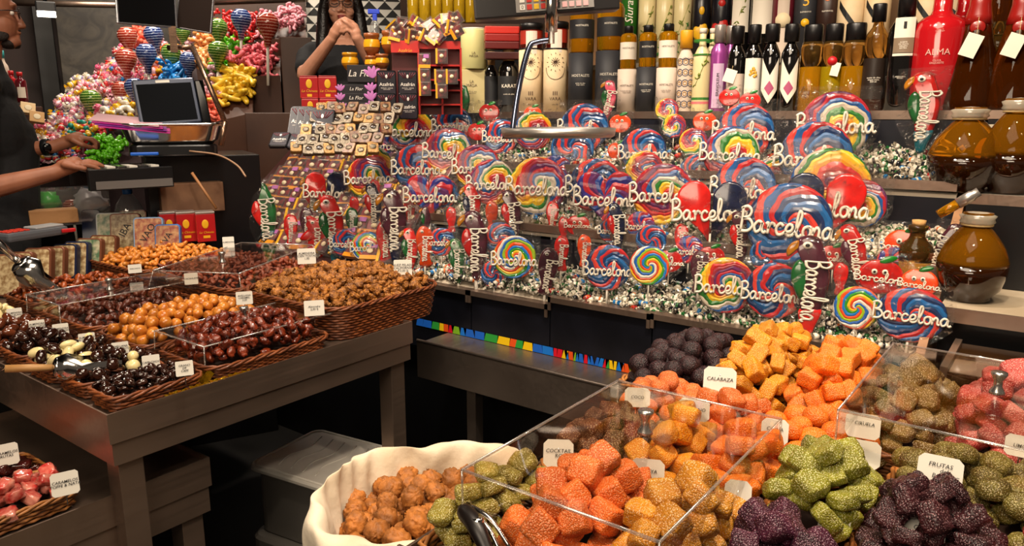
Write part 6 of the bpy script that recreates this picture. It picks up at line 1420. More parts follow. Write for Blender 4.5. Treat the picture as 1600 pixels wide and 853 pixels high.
Z = [  # quads down the long heap: (corners, weights, place)
 ([P(182, 72, 4.9), P(262, 62, 4.9), P(262, 125, 4.6), P(150, 120, 4.6)], (3, 4, 3, 0, 0, 2), 'at the top of the pink heap'),
 ([P(150, 112, 4.6), P(235, 112, 4.6), P(225, 155, 4.3), P(120, 150, 4.3)], (4, 2, 6, 1, 0, 1), 'in the red and white band of the heap'),
 ([P(118, 126, 4.5), P(165, 126, 4.5), P(140, 170, 4.2), P(88, 168, 4.2)], (0, 2, 0, 4, 4, 0), 'in the lilac and yellow band of the heap'),
 ([P(95, 165, 4.2), P(200, 150, 4.2), P(215, 195, 4.0), P(60, 200, 4.0)], (4, 2, 1, 5, 0, 0), 'in the middle of the heap'),
 ([P(60, 195, 4.0), P(150, 185, 4.0), P(130, 250, 3.8), P(38, 245, 3.8)], (5, 1, 4, 4, 0, 0), 'at the foot of the heap')]
for i, (q4, w, wh) in enumerate(Z):
    fill('foil_sweet', q4, 46, WS, [c_+' wrapped sweet '+wh for c_ in WL], 'pink heap of wrapped sweets', 'sweet', 100+i, 170, .035, 'the mass of wrapped sweets '+wh, w)
# body under the heaps
def hull(name, pts, mt, label, cat):
    bm = bmesh.new(); [bm.verts.new(p) for p in pts]; bmesh.ops.convex_hull(bm, input=bm.verts[:]); me = bpy.data.meshes.new(name); bm.to_mesh(me); bm.free(); me.materials.append(mt); return tag(obj(name, me), label, cat)
drp = [P(180, 74, 4.95), P(300, 60, 5.0), P(40, 250, 3.9), P(330, 250, 4.0), P(88, 170, 4.25)]
hull('candy_island', [p+Vector((0, 0, -.05)) for p in drp]+[Vector((p.x, p.y, .3)) for p in drp], mat('island_body', '2c1c1e', .5), 'dark sloping counter body under the pink heap of sweets', 'counter')
# loose heaps to the right
STR = MB().tube(crom([(-.05, 0, 0), (-.02, .012, .004), (.02, -.01, 0), (.05, .006, 0)], 3), .010, 6)
def tubes(name, mt, r=.011, L=.05): return [MB().tube(crom([(-L, 0, 0), (-L*.4, L*.25, .003), (L*.4, -L*.2, 0), (L, .1*L, 0)], 3), r, 6).mesh(name, mt)]
BAN = [MB().tube(crom([(-.055, 0, 0), (-.03, .016, 0), (0, .022, 0), (.03, .016, 0), (.055, 0, 0)], 3), [.008, .012, .014, .015, .016, .0165, .0165, .0165, .016, .015, .014, .012, .008][:13], 8).mesh('banana_sweet', mat('banana_yellow', 'e0b62c', .35, coat=.3))]
Q = [
 ('banana_sweet', [P(352, 104, 4.25), P(388, 108, 4.25), P(388, 150, 4.15), P(335, 168, 4.15)], 62, BAN, 'yellow banana shaped foam sweet', 'banana sweets', 0),
 ('jelly_snake', [P(315, 55, 4.5), P(350, 60, 4.5), P(340, 110, 4.3), P(302, 100, 4.3)], 36, tubes('jelly_snake', mat('peach_sweet', 'e09a5a', .3, coat=.4)), 'orange and peach twisted jelly behind the steel frame', 'peach jelly twists', 30),
 ('jelly_twist', [P(352, 65, 4.45), P(385, 65, 4.45), P(370, 105, 4.3), P(318, 118, 4.3)], 34, tubes('jelly_twist', GRS), 'bright green jelly twist beside the bananas', 'green jelly twists', 30),
 ('jelly_strip', [P(385, 78, 4.4), P(425, 74, 4.4), P(425, 115, 4.25), P(360, 98, 4.25)], 36, tubes('jelly_strip', mat('strawberry_strip', 'd0606a', .35)), 'pink and green jelly strip in the middle bin', 'pink jelly strips', 30),
 ('jelly_curl', [P(332, 20, 4.6), P(400, 20, 4.6), P(400, 62, 4.45), P(350, 66, 4.45)], 40, tubes('jelly_curl', RDS, .009, .035), 'red sugared jelly curl in the top bin', 'red jelly curls', 40),
 ('jelly_curl', [P(410, 22, 4.6), P(470, 10, 4.6), P(470, 36, 4.45), P(400, 60, 4.45)], 44, tubes('jelly_curl', mat('pale_pink_curl', 'd8909c', .4), .009, .035), 'pale pink sugared jelly curl in the top right bin', 'pale pink jelly curls', 40),
 ('jelly_brick', [P(325, 110, 4.3), P(352, 105, 4.3), P(345, 150, 4.2), P(318, 150, 4.2)], 22, tubes('jelly_brick', PWS, .012, .025), 'pale pink soft sweet left of the bananas', 'pale soft sweets', 20),
 ('jelly_bit', [P(318, 150, 4.2), P(340, 155, 4.2), P(340, 190, 4.1), P(316, 190, 4.1)], 24, tubes('jelly_bit', mat('coral_sweet', 'd8604a', .3), .010, .022), 'coral coloured jelly piece below the pale sweets', 'coral jelly pieces', 30),
 ('jelly_block', [P(208, 42, 4.8), P(232, 42, 4.8), P(228, 72, 4.7), P(206, 72, 4.7)], 16, tubes('jelly_block', mat('coral_sweet', 'd8604a'), .014, .03), 'coral jelly block between the ball lollipops', 'coral jelly blocks', 12),
 ('jelly_drop', [P(240, 75, 4.7), P(300, 60, 4.7), P(290, 118, 4.5), P(238, 118, 4.5)], 30, tubes('jelly_drop', YLS, .013, .03)+tubes('jelly_drop', ORS, .013, .03)+tubes('jelly_drop', PWS, .013, .03), 'yellow or orange jelly drop in the far bin', 'far jelly drops', 40),
 ('blue_stick', [P(258, 108, 4.4), P(290, 106, 4.4), P(292, 124, 4.3), P(250, 124, 4.3)], 18, tubes('blue_stick', BLS, .009, .055), 'bright blue liquorice stick behind the scale screen', 'blue liquorice sticks', 12),
 ('green_sweet', [P(155, 215, 3.5), P(196, 218, 3.5), P(180, 250, 3.4), P(138, 255, 3.4)], 40, tubes('green_sweet', GRS, .009, .018), 'lime green sweet in the bag above the cash drawer', 'lime green sweets', 60),
 ('jelly_slab', [P(175, 165, 4.0), P(215, 162, 4.0), P(212, 182, 3.9), P(165, 182, 3.9)], 10, tubes('jelly_slab', SWW, .014, .03)+tubes('jelly_slab', YLS, .014, .03), 'fried egg coloured sweet behind the leaflets', 'egg sweets', 12),
 ('jelly_bear', [P(120, 195, 3.8), P(165, 190, 3.8), P(160, 215, 3.6), P(100, 225, 3.6)], 26, tubes('jelly_bear', YLS, .012, .025)+tubes('jelly_bear', RDS, .012, .025)+tubes('jelly_bear', mat('teal_sweet', '1c8a7a', .3), .012, .025), 'mixed bright sweet beside the hands of the man', 'mixed bright sweets', 30)]
for i, (nm, q4, n, ms, lb, gp, u) in enumerate(Q):
    fill(nm, q4, n, ms, [lb]*len(ms), gp, 'sweet', 200+i, u, .03, 'more of the '+gp+' underneath', sd_=.25)
BINM = mat('bin_wall', '4a2c1e', .4)
def bin_(label, tl, tr, br, bl, d0, d1, group='candy bins'):
    """sloped open bin: floor under the sweets and a board below its front edge"""
    A, B, C, D = P(*tl, d0), P(*tr, d0), P(*br, d1), P(*bl, d1); dn = Vector((0, 0, -.05)); t = thing('candy_bin', label, 'bin', tuple(D), 0, group)
    m = MB().add([A+dn-D, B+dn-D, C+dn-D, dn], [(0, 1, 2, 3), (3, 2, 1, 0)]); m.build('bin_floor', BINM, t)
    Cb, Db = Vector((C.x, C.y, max(.2, C.z-.45))), Vector((D.x, D.y, max(.2, D.z-.45))); bk = (C-EYE).normalized()*.02
    m = MB().add([Vector((0, 0, 0)), C-D, Cb-D, Db-D, bk, C-D+bk, Cb-D+bk, Db-D+bk], [(0, 1, 2, 3), (7, 6, 5, 4), (0, 4, 5, 1), (1, 5, 6, 2), (2, 6, 7, 3), (3, 7, 4, 0)]); m.build('front_board', WOODD, t)
    m = MB()
    for a, b in ((A, D), (B, C)): m.add([a-D+Vector((0, 0, .03)), b-D+Vector((0, 0, .02)), b-D+Vector((0, 0, -.3)), a-D+Vector((0, 0, -.3))], [(0, 1, 2, 3), (3, 2, 1, 0)])
    m.build('side_board', ACRY, t)
    return t
bin_('brown bin of red curls at the top', (330, 15), (402, 15), (402, 66), (338, 68), 4.62, 4.42); bin_('brown bin of pale pink curls at the top right', (403, 15), (478, 5), (478, 60), (402, 62), 4.62, 4.42)
bin_('brown bin of green and pink jelly strips', (350, 68), (438, 68), (438, 118), (318, 120), 4.46, 4.22); bin_('brown bin of banana sweets', (318, 104), (395, 104), (395, 176), (316, 195), 4.3, 4.08)
onfloor('brown_cabinet', 385, 482, 176, 4.0, .35, WOODD, 'brown cabinet under the banana and strip bins', 'cabinet'); onfloor('brown_cabinet', 438, 486, 58, 4.25, .5, WOODD, 'tall brown cabinet beside the woman', 'cabinet')
# striped ball lollipops
BALLR = swirl('ball_red', ['9c2418', 'c03a28', 'b8a090', '9c2418', 'a82c1c', 'b0301c'], 1, 0); 
def ballmat(name, a, b):
    m = mat(name, a, .12, coat=.6); nt_ = m.node_tree; N = nt_.nodes.new; L = nt_.links.new; tc = N('ShaderNodeTexCoord'); wv = N('ShaderNodeTexWave'); wv.bands_direction = 'Z'; wv.inputs['Scale'].default_value = 22; wv.inputs['Distortion'].default_value = 2.5; wv.inputs['Detail Scale'].default_value = 12
    L(tc.outputs['Object'], wv.inputs['Vector']); cr = N('ShaderNodeValToRGB'); cr.color_ramp.interpolation = 'CONSTANT'; cr.color_ramp.elements[0].color = (*lin(a), 1); cr.color_ramp.elements[1].position = .72; cr.color_ramp.elements[1].color = (*lin(b), 1)
    L(wv.outputs['Fac'], cr.inputs['Fac']); L(cr.outputs[0], nt_.nodes['Principled BSDF'].inputs['Base Color']); return m
BM = {'red': ballmat('ball_red_wrap', '8f2014', 'c98a78'), 'blue': ballmat('ball_blue_wrap', '14245a', '8a9ac0'), 'green': ballmat('ball_green_wrap', '2c5a14', '98b060')}
BLM = {k: MB().lathe([(0, -.11), (.016, -.11), (.02, -.07), (.045, -.035), (.058, 0), (.052, .03), (.03, .052), (.0, .058)], 20).mesh('wrapped_ball', m_) for k, m_ in BM.items()}
STK2 = MB().tube([(0, 0, -.30), (0, 0, -.10)], .008, 8).mesh('stick', STICK)
for (px, py, d, c, r, lb) in [(199, 57, 4.5, 'red', 15, 'highest red striped ball lollipop at the left'), (197, 92, 4.4, 'red', 16, 'red striped ball lollipop below the highest one'), (190, 142, 4.2, 'red', 15, 'red striped ball lollipop beside the black screen'), (240, 55, 4.5, 'blue', 15, 'blue striped ball lollipop under the silver monitor'),
  (229, 84, 4.35, 'blue', 16, 'blue striped ball lollipop in the middle of the heap'), (211, 138, 4.1, 'blue', 16, 'blue striped ball lollipop touching the black screen'), (295, 95, 4.3, 'blue', 14, 'blue striped ball lollipop inside the steel frame'), (267, 84, 4.4, 'green', 15, 'green striped ball lollipop beside the frame top'),
  (142, 156, 4.1, 'green', 16, 'green striped ball lollipop low on the pink heap'), (341, 44, 4.3, 'green', 15, 'green striped ball lollipop before the top bin'), (341, 80, 4.2, 'green', 16, 'green striped ball lollipop right of the steel frame'), (377, 30, 4.3, 'blue', 16, 'blue striped ball lollipop before the top bin'),
  (418, 38, 4.1, 'red', 18, 'largest red ball lollipop with a long white stick'), (285, 50, 4.6, 'green', 12, 'small green striped ball lollipop behind the second monitor'), (112, 352/2+148, 3.3, 'red', 13, 'red ball lollipop in the clear box under the drawer')]:
    p = P(px, py, d); s = r*mpp(p)/.058; t = thing('ball_lollipop', lb, 'lollipop', tuple(p), 0, 'striped ball lollipops'); t.scale = (s, s, s); t.rotation_euler = (rg.uniform(-.1, .1), rg.uniform(-.1, .1), rg.uniform(0, 6)); obj('wrapped_ball', BLM[c], t); obj('stick', STK2, t)

# counter with till, shop scale and clutter
o = onfloor('till_counter', 235, 402, 243, 3.25, .45, mat('till_black', '100e10', .3), 'black counter carrying the shop scale', 'counter', yaw=.1)
t = thing('cash_drawer', 'open black cash drawer with grey side under the hands of the man', 'drawer', tuple(P(205, 276, 2.95)), facing(P(205, 276, 2.95))+.25)
s = mpp(P(205, 276, 2.95)); MB().box((-62*s, -.04, -18*s), (58*s, .0, 14*s), bev=.002).add([(-62*s, 0, 10*s), (58*s, 0, 12*s), (58*s, .30, 12*s), (-62*s, .30, 10*s)], [(0, 1, 2, 3)]).box((-62*s, .30, -18*s), (58*s, .31, 14*s)).build('drawer_box', BLACK, t)
MB().box((-54*s, -.043, -16*s), (56*s, -.0395, -4*s)).build('side_rail', mat('grey_rail', '7d7a78', .35, .5), t)
for k in range(5): MB().box((-30*s+k*16*s, .03, 12.5*s), (-18*s+k*16*s, .16, 16*s), bev=.001).build('coin_cup', CHROME if k % 2 else WHITE, t)
tag(pane('pen', 206, 246, 238, 243, 3.0, .012, mat('blue_pen', '1c5ac0', .3)), 'blue pen lying in front of the shop scale', 'pen')
t = thing('shop_scale', 'shop scale with chrome basin, black screen and sloping steel frame', 'scale', tuple(P(272, 230, 3.1)), facing(P(272, 230, 3.1)))
c0 = P(272, 230, 3.1); fz = facing(c0); s = mpp(c0)
def L2(px, py, dy=0, d=3.1): q = P(px, py, d)-c0; c, sn = math.cos(-fz), math.sin(-fz); return Vector((q.x*c-q.y*sn, q.x*sn+q.y*c+dy, q.z))
MB().rbox((0, .1, -.035), (.34, .24, .045), .05, bev=.006).build('base', BLACK, t)
pts = rrect(.195, .13, .06, 6); v = []; f = []; rg_ = [(.78, .010), (.9, .03), (1, .085), (1.04, .09), (1.04, .098), (.985, .098), (.88, .035), (.76, .018)]
for (k, z) in rg_: v += [(p[0]*k, .1+p[1]*k, z) for p in pts]
n = len(pts)
for i in range(len(rg_)-1): f += [(i*n+j, i*n+(j+1) % n, (i+1)*n+(j+1) % n, (i+1)*n+j) for j in range(n)]
f += [tuple(range((len(rg_)-1)*n, len(rg_)*n)), tuple(reversed(range(n)))]
MB().add(v, f, 0, True).build('basin', CHROME, t)
FRM = steel('frame_metal', '8a6f5c', .25)
m = MB(); path = [L2(262, 74, .02), L2(301, 73, .02), L2(352, 190, .02), L2(346, 228, .02)]
for a, b in zip(path, path[1:]): m.tube([a, b], .011, 8)
m.build('frame', FRM, t)
M = Matrix.Translation(L2(264, 158, .0)) @ rotm(R(-14), R(-4), .12)
MB().box((-47*s, 0, -36*s), (43*s, .03, 36*s), bev=.006, M=M).build('screen_case', mat('screen_case', '2c3446', .25, .3), t); MB().box((-42*s, -.002, -31*s), (37*s, 0, 28*s), bev=.001, M=M).build('screen', mat('screen_glass', '07090d', .5, spec=.05), t)
MB().box((-14*s, -.003, 29*s), (6*s, -.001, 33*s), M=M).build('sticker', WHITE, t)
o = MB().box((0, 0, -40*s), (14*s, .10, 34*s), bev=.005, M=M).build('screen_side', BLACKG, t); o.location = Vector((42*s, 0, 0))
# twin monitors on a post
c = P(245, 12, 3.0); t = thing('till_monitor', 'silver framed till monitors hanging from the top at the left', 'monitor', tuple(c), facing(c)); s = mpp(c)
M1 = Matrix.Translation((-14*s, 0, 8*s)) @ rotm(0, R(1.5), .12); MB().box((-43*s, 0, -36*s), (43*s, .02, 50*s), bev=.004, M=M1).build('monitor_frame', mat('silver_frame', '8e8e94', .25, .8), t); MB().box((-40*s, -.002, -33*s), (40*s, 0, 50*s), M=M1).build('screen', BLACKG, t)
M2 = Matrix.Translation((56*s, .02, 4*s)) @ rotm(0, R(9), -.25); MB().box((-27*s, 0, -36*s), (27*s, .02, 50*s), bev=.004, M=M2).build('monitor_frame', mat('silver_frame', '8e8e94'), t); MB().box((-25*s, -.002, -34*s), (25*s, 0, 50*s), M=M2).build('screen', mat('reflecting_screen', '1c120e', .5, spec=.1), t)
MB().box((14*s, .01, -66*s), (25*s, .03, -20*s)).build('post', FRM, t); MB().tube([(10*s, .02, 40*s), (10*s, .02, 500*s)], .015, 8).build('ceiling_rod', BLACK, t)
# leaflets, water bottle, tins, cardboard
for i in range(4):
    p = P(200+i*4, 190+i*2, 3.05); o = MB().box((-.13, -.06, 0), (.13, .06, .003)).build('leaflet', [PWS, mat('magenta_paper', 'b82c8a', .5), mat('violet_paper', '7a2a8a', .5), mat('magenta_paper', 'b82c8a')][i]); o.location = tuple(p+Vector((0, 0, -.004*i+.005))); o.rotation_euler = (R(12), R(6), facing(p)-.25+i*.06); tag(o, ['pale pink leaflet topmost of the fan beside the scale', 'magenta leaflet second in the fan beside the scale', 'violet leaflet third in the fan beside the scale', 'magenta leaflet lowest in the fan beside the scale'][i], 'leaflet', 'fan of leaflets')
onfloor('back_worktop', -40, 230, 352, 3.35, .25, mat('worktop_black', '17130f', .4), 'dark worktop behind the tins and the card reader', 'worktop')
p = P(203, 340, 3.25); t = thing('water_bottle', 'clear plastic water bottle with a blue cap', 'bottle', tuple(p+Vector((0, 0, -.10))), 0); MB().lathe([(.055, 0), (.058, .02), (.058, .13), (.05, .16), (.022, .20), (.018, .205)], 24).build('body', clear('bottle_plastic', (.9, .95, .98), .12, .05, haze=.08), t); MB().lathe([(.018, .203), (.02, .208), (.02, .235), (0, .236)], 18).build('cap', mat('blue_cap', '1c5aa0', .35), t)
for i, (px, lb) in enumerate([(266, 'left'), (292, 'middle'), (322, 'right')]):
    p = P(px, 354, 3.12-.02*i); s = mpp(p); t = thing('tea_tin', 'red tin with a yellow emblem by the saffron, the %s one' % lb, 'tin', tuple(p), facing(p)+.1, 'red tins beside the saffron rows'); MB().box((-14*s, 0, -24*s), (14*s, .07, 20*s), bev=.003).build('tin_body', mat('red_tin', 'a3161a'), t); MB().box((-14*s, -.001, 20*s), (14*s, .071, 23*s), bev=.002).build('tin_lid', mat('silver_cap', 'b8b2ac'), t); MB().ball((-1*s, -.001, 4*s), (5*s, .001, 7*s)).build('emblem', mat('gold_print', 'd9a51c'), t); obj('lettering', text_mesh('La Chinata', mat('gold_print', 'd9a51c'), 5*s, extrude=.01, shear=.3), t, (0, -.002, -9*s)); MB().box((-5*s, -.001, -18*s), (5*s, 0, -14*s)).build('mark', mat('gold_print', 'd9a51c'), t)
tag(pane('cardboard_box', 256, 348, 286, 332, 3.2, .2, mat('cardboard', '8a6448', .7, var=('6a4832', 8)), yaw=.15), 'brown printed cardboard box behind the red tins', 'box')
tag(MB().tube([P(300, 270, 3.12), P(338, 326, 3.12)], .006, 8).build('wooden_stick', mat('stick_wood', '8a5c34', .6)), 'thin wooden stick leaning against the cardboard box', 'stick')
tag(MB().tube(crom([P(296, 236, 3.1), P(340, 242, 3.1), P(370, 258, 3.05), P(384, 276, 3.0)], 5), .004, 6).build('cable', mat('brown_cable', '8a6a50', .5)), 'pale brown cable running from the scale to the saffron', 'cable')
c = P(110, 322, 3.15); s = mpp(c); t = thing('plastic_box', 'clear plastic box with sweets and a white bag under the drawer', 'box', tuple(c), facing(c)); MB().box((-58*s, 0, -28*s), (55*s, .16, 26*s), bev=.006).build('case', clear('clear_box', (.97, .95, .93)), t); 
bm_ = MB().ball((28*s, .07, 0), (24*s, .05, 22*s), fn=lambda p: p*(1+.5*noise.noise(p*2.5))); bm_.build('white_bag', mat('white_bag', 'b8b4b8', .3), t); MB().ball((-30*s, .07, 6*s), (18*s, .05, 16*s), fn=lambda p: p*(1+.4*noise.noise(p*3))).build('green_bag', mat('green_bag', '2c9a2c', .3), t); MB().ball((-24*s, .05, -14*s), (9*s, .03, 7*s)).build('orange_sweet', ORS, t)
tag(pane('paper_bag', 52, 118, 328, 350, 3.0, .08, mat('kraft_paper', 'a3764a', .7, bump=(30, .6)), yaw=.1), 'crumpled brown paper lying by the man', 'paper')
p = P(55, 362, 2.75); t = thing('card_reader', 'grey card payment terminal at the left edge', 'card reader', tuple(p), facing(p)+.6); MB().box((-.13, -.045, -.02), (.10, .045, .012), bev=.01).build('case', mat('reader_grey', '55585e', .35), t); MB().box((-.02, -.035, .012), (.09, .035, .02), bev=.004).build('screen_surround', mat('reader_silver', '9a9a9c', .3), t)
for i in range(3):
    for j in range(4): MB().box((-.12+j*.022, -.03+i*.022, .012), (-.104+j*.022, -.014+i*.022, .017), bev=.002).build('key', mat('reader_key', 'b8b8b4' if j else 'c0392b', .4), t)
tag(pane('red_marker', 98, 118, 357, 363, 2.8, .012, RED, yaw=.3), 'red marker lying right of the card reader', 'marker')
# turron tins
TC = mat('turron_face', 'cbb58a', .4, var=('8a6a44', 60)); TB = mat('turron_edge', '7a4a34', .4, .2); TBL = mat('tin_blue', '2c5a9a', .3); TDB = mat('tin_navy', '1c2440', .3); TPL = mat('tin_print_art', 'c8c0a0', .4, var=('5a7a5a', 40)); TOR = mat('tin_amber_art', 'b98a5a', .4, var=('8a3a24', 50))
def tin(label, px, py, d, wpx, hpx, rz, face, edge, txt=None, tilt=14, group='turron tins in a row'):
    p = P(px, py, d); s = mpp(p); t = thing('turron_tin', label, 'tin', tuple(p), 0, group); t.rotation_euler = (R(-tilt), 0, facing(p)+rz); W_, H_ = wpx*s, hpx*s
    MB().prism([(q[0], q[1]) for q in rrect(W_/2, H_/2, .014, 4)], 0, .03, M=rotm(PI/2)@Matrix.Translation((0, 0, -.03)), bev=.003).build('tin_body', edge, t); MB().prism([(q[0], q[1]) for q in rrect(W_/2-.006, H_/2-.006, .010, 4)], 0, .002, M=rotm(PI/2)@Matrix.Translation((0, 0, -.0005))).build('printed_face', face, t)
    if txt: obj('lettering', text_mesh(txt, INK, W_*.34, extrude=.01), t, (0, -.0025, H_*.1), (0, R(-60), 0))
    return t
for i, (px, py, d, wp, hp, f_, e_, lb, tx) in enumerate([(10, 430, 2.62, 44, 66, TC, TB, 'cream and brown turron tin at the left edge of the row', None), (30, 424, 2.66, 40, 62, TC, TB, 'cream turron tin second from the left edge', None), (58, 415, 2.72, 42, 56, TC, TB, 'cream turron tin behind the big scoop', None), (80, 412, 2.78, 40, 54, TC, TB, 'cream turron tin right of the big scoop', None),
   (100, 408, 2.84, 38, 54, TC, TDB, 'cream tin with a navy lid in the row', None), (118, 405, 2.88, 38, 56, TC, TDB, 'second cream tin with a navy lid', None), (138, 400, 2.92, 40, 56, TPL, TB, 'tin with a dark printed pattern in the row', None), (160, 398, 2.98, 42, 62, TC, TB, 'cream turron tin at the right end of the front row', None),
   (172, 360, 3.10, 40, 56, TPL, mat('tin_white', 'a8a8a4', .3), 'pale landscape printed tin at the back left', None), (196, 366, 3.10, 44, 66, TC, TB, 'cream tin lettered IBA with a brown edge', 'IBA'), (208, 358, 3.2, 40, 60, TC, TB, 'cream tin hidden behind the lettered one', None), (232, 370, 3.05, 44, 62, TOR, mat('tin_pale_blue', '7a9ac0', .3), 'amber printed tin lettered VAO with a pale blue rim', 'VAO'), (262, 376, 3.05, 38, 52, TOR, TBL, 'amber sunset tin with a blue rim at the right', 'VA'), (142, 352, 3.2, 26, 50, TDB, TDB, 'plain dark blue tin at the far left of the back tins', None)]):
    tin(lb, px, py, d, wp, hp, -.55 if i < 8 else -.25, f_, e_, tx)
# bottles and boxes far left behind the man
for (px, py0, py1, w_, c_, cp, lb) in [(3, 82, 165, 14, LBP, RED, 'white bottle with a red cap at the far left'), (13, 82, 165, 15, LBP, mat('teal_cap', '1c8a8a', .4), 'white bottle with a teal cap at the far left'), (10, 105, 165, 12, DG, BCAP, 'dark bottle at the far left'), (23, 112, 160, 15, mat('red_lacquer', 'a8141a'), RED, 'dark red bottle with a pale label at the far left'), (36, 114, 160, 16, mat('wine_glass_bottle', '5a0f18', .1, coat=.5), RED, 'wine coloured bottle right of the red one')]:
    d_ = 3.9; p = P(px, py1, d_); s = mpp(p); t = thing('sauce_bottle', lb, 'bottle', tuple(p), facing(p)); H = (py1-py0)*s; MB().lathe([(w_*s/2*r, z*H) for r, z in PROF['slim']], 18).build('body', c_, t); MB().lathe([(w_*s*.25, H*.86), (w_*s*.25, H), (0, H)], 12).build('cap', cp, t)
    arc(w_*s/2*1.02, .15*H, .5*H, .7, 8).build('label', LBW, t)
onfloor('sauce_shelf', -30, 58, 166, 3.9, .3, WOODD, 'brown shelf of bottles at the far left behind the man', 'shelf')
for i, (px, py, c_, lb) in enumerate([(26, 172, 'c9682c', 'orange printed'), (44, 168, 'cfae7a', 'cream printed'), (36, 186, '3a2018', 'dark brown'), (58, 182, 'b98a4a', 'amber printed'), (20, 192, 'cf9a2c', 'yellow')]):
    p = P(px, py, 3.72); s = mpp(p); t = thing('sweet_packet', lb+' flat packet in the rack at the far left', 'packet', tuple(p), 0, 'flat packets at the far left'); t.rotation_euler = (R(-35), R(10), facing(p)+.1); MB().box((-10*s, 0, -10*s), (10*s, .02, 10*s), bev=.002).build('packet', mat('packet_'+c_, c_, .4), t); MB().ball((0, -.001, 0), (5*s, .001, 5*s)).build('picture', CREAM, t)
# gold oil bottles and red boxes behind the saffron stand
for i in range(6):
    px = 646+i*18; p = P(px, 36, 3.75); s = mpp(p); t = thing('oil_flask', 'tall glittering gold oil bottle, number %s from the left behind the saffron stand' % ['first', 'second', 'third', 'fourth', 'fifth', 'sixth'][i], 'bottle', tuple(p), facing(p), 'gold oil bottles'); t['label'] = 'tall gold oil bottle behind the saffron stand, %s from the left' % ['first', 'second', 'third', 'fourth', 'fifth', 'sixth'][i]
    H = 70*s; MB().lathe([(9*s*r, z*H) for r, z in PROF['slim']], 18).build('body', mat('gold_oil', 'c9a01c', .05, trans=.5, coat=.6), t); MB().lathe([(4*s, H*.9), (4*s, H), (0, H)], 12).build('cap', GOLDF, t)
t = thing('back_shelf', 'shelf behind the saffron stand with the gold oil bottles', 'shelf', tuple(P(690, 40, 3.8)), facing(P(690, 40, 3.8))); MB().box((-.22, -.1, -.03), (.40, .3, 0)).build('board', WOODD, t); MB().box((-.22, .02, -1.6), (.40, .28, -.03)).build('cabinet', BLACK, t)
for i in range(4):
    pass
for i, (py, c_) in enumerate([(46, 'c0281c'), (58, '8a140e'), (70, '5a0f0c'), (86, '3a0f0c')]):
    tag(pane('red_carton', 758, 812, py-5, py+6, 3.35, .08, mat('carton_'+c_, c_, .4), yaw=.1), ['bright red flat carton topmost behind the scale arm', 'deep red flat carton second from the top', 'wine red flat carton third from the top', 'darkest red flat carton lowest of the stack'][i], 'carton', 'red flat cartons')
t = thing('honey_pot', 'x', 'jar'); bpy.data.objects.remove(t)
HNY = mat('honey_glaze', 'c98a1c', .15, trans=.2, coat=.6); CLAY = mat('clay_brown', '8a4a20', .4, coat=.3)
for (px, py, w_, h_, c_, lb) in [(547, 96, 26, 26, HNY, 'small yellow honey pot below the hands of the woman'), (581, 70, 26, 34, CLAY, 'brown honey jar with an amber lid right of the woman'), (608, 66, 24, 34, CLAY, 'brown honey jar right of the first one'), (580, 98, 20, 20, CLAY, 'small brown jar under the first honey jar'), (597, 96, 22, 22, CLAY, 'small brown jar beside the black tins')]:
    p = P(px, py, 3.3); s = mpp(p); t = thing('honey_jar', lb, 'jar', tuple(p), facing(p), 'honey jars'); MB().lathe([(w_*s*.28, -h_*s*.5), (w_*s*.48, -h_*s*.2), (w_*s*.5, h_*s*.05), (w_*s*.40, h_*s*.3), (w_*s*.46, h_*s*.34), (w_*s*.46, h_*s*.5), (0, h_*s*.5)], 20).build('jar_body', c_, t); MB().lathe([(w_*s*.505, -h_*s*.12), (w_*s*.51, h_*s*.05), (w_*s*.45, h_*s*.22)], 20, cap=False).build('amber_band', mat('amber_band', 'd99a1c', .2, coat=.4), t)
p = P(585, 22, 3.3); s = mpp(p); t = thing('spray_bottle', 'blue trigger spray head above the honey jars', 'spray bottle', tuple(p), facing(p)); MB().box((-10*s, -.01, 0), (8*s, .012, 7*s), bev=.003).box((-3*s, -.01, -10*s), (4*s, .012, 0), bev=.003).build('trigger_head', mat('spray_blue', '2040c0', .35), t); MB().lathe([(7*s, -60*s), (7*s, -16*s), (3*s, -8*s)], 14).build('body', clear('bottle_plastic', (.9, .95, .98)), t)

# ------------------------------------------------------------------ PEOPLE
def skinmesh(name, m, mt, parent, voxel, it=4):
    me = m.mesh(name, mt); o = obj(name, me, parent)
    if parent: o.location = -Vector(parent.location)
    r = o.modifiers.new('r', 'REMESH'); r.mode = 'VOXEL'; r.voxel_size = voxel; r.use_smooth_shade = True
    s_ = o.modifiers.new('s', 'SMOOTH'); s_.iterations = it; s_.factor = .5
    return o
def cap_(m, a, ra, b, rb, n=14):
    a, b = Vector(a), Vector(b); k = max(2, int((b-a).length/(.5*min(ra, rb)))); k = min(k, 24)
    m.tube([a.lerp(b, i/k) for i in range(k+1)], [ra+(rb-ra)*i/k for i in range(k+1)], n); m.ball(a, ra, nu=n, nv=8); m.ball(b, rb, nu=n, nv=8)
def chain(m, pts, rs, n=12):
    for (a, ra), (b, rb) in zip(zip(pts, rs), list(zip(pts, rs))[1:]): cap_(m, a, ra, b, rb, n)
SKIN = mat('warm_skin', 'a3694e', .5, sss=.1, var=('905a42', 12)); SKIN2 = mat('light_skin', 'c08a70', .48, sss=.1, var=('b07c62', 12)); HAIR = mat('black_hair', '120c0a', .35, bump=(90, .8)); TEE = mat('black_shirt', '0f0f12', .85, bump=(60, .4)); LIP = mat('lips', '8a3a34', .4)
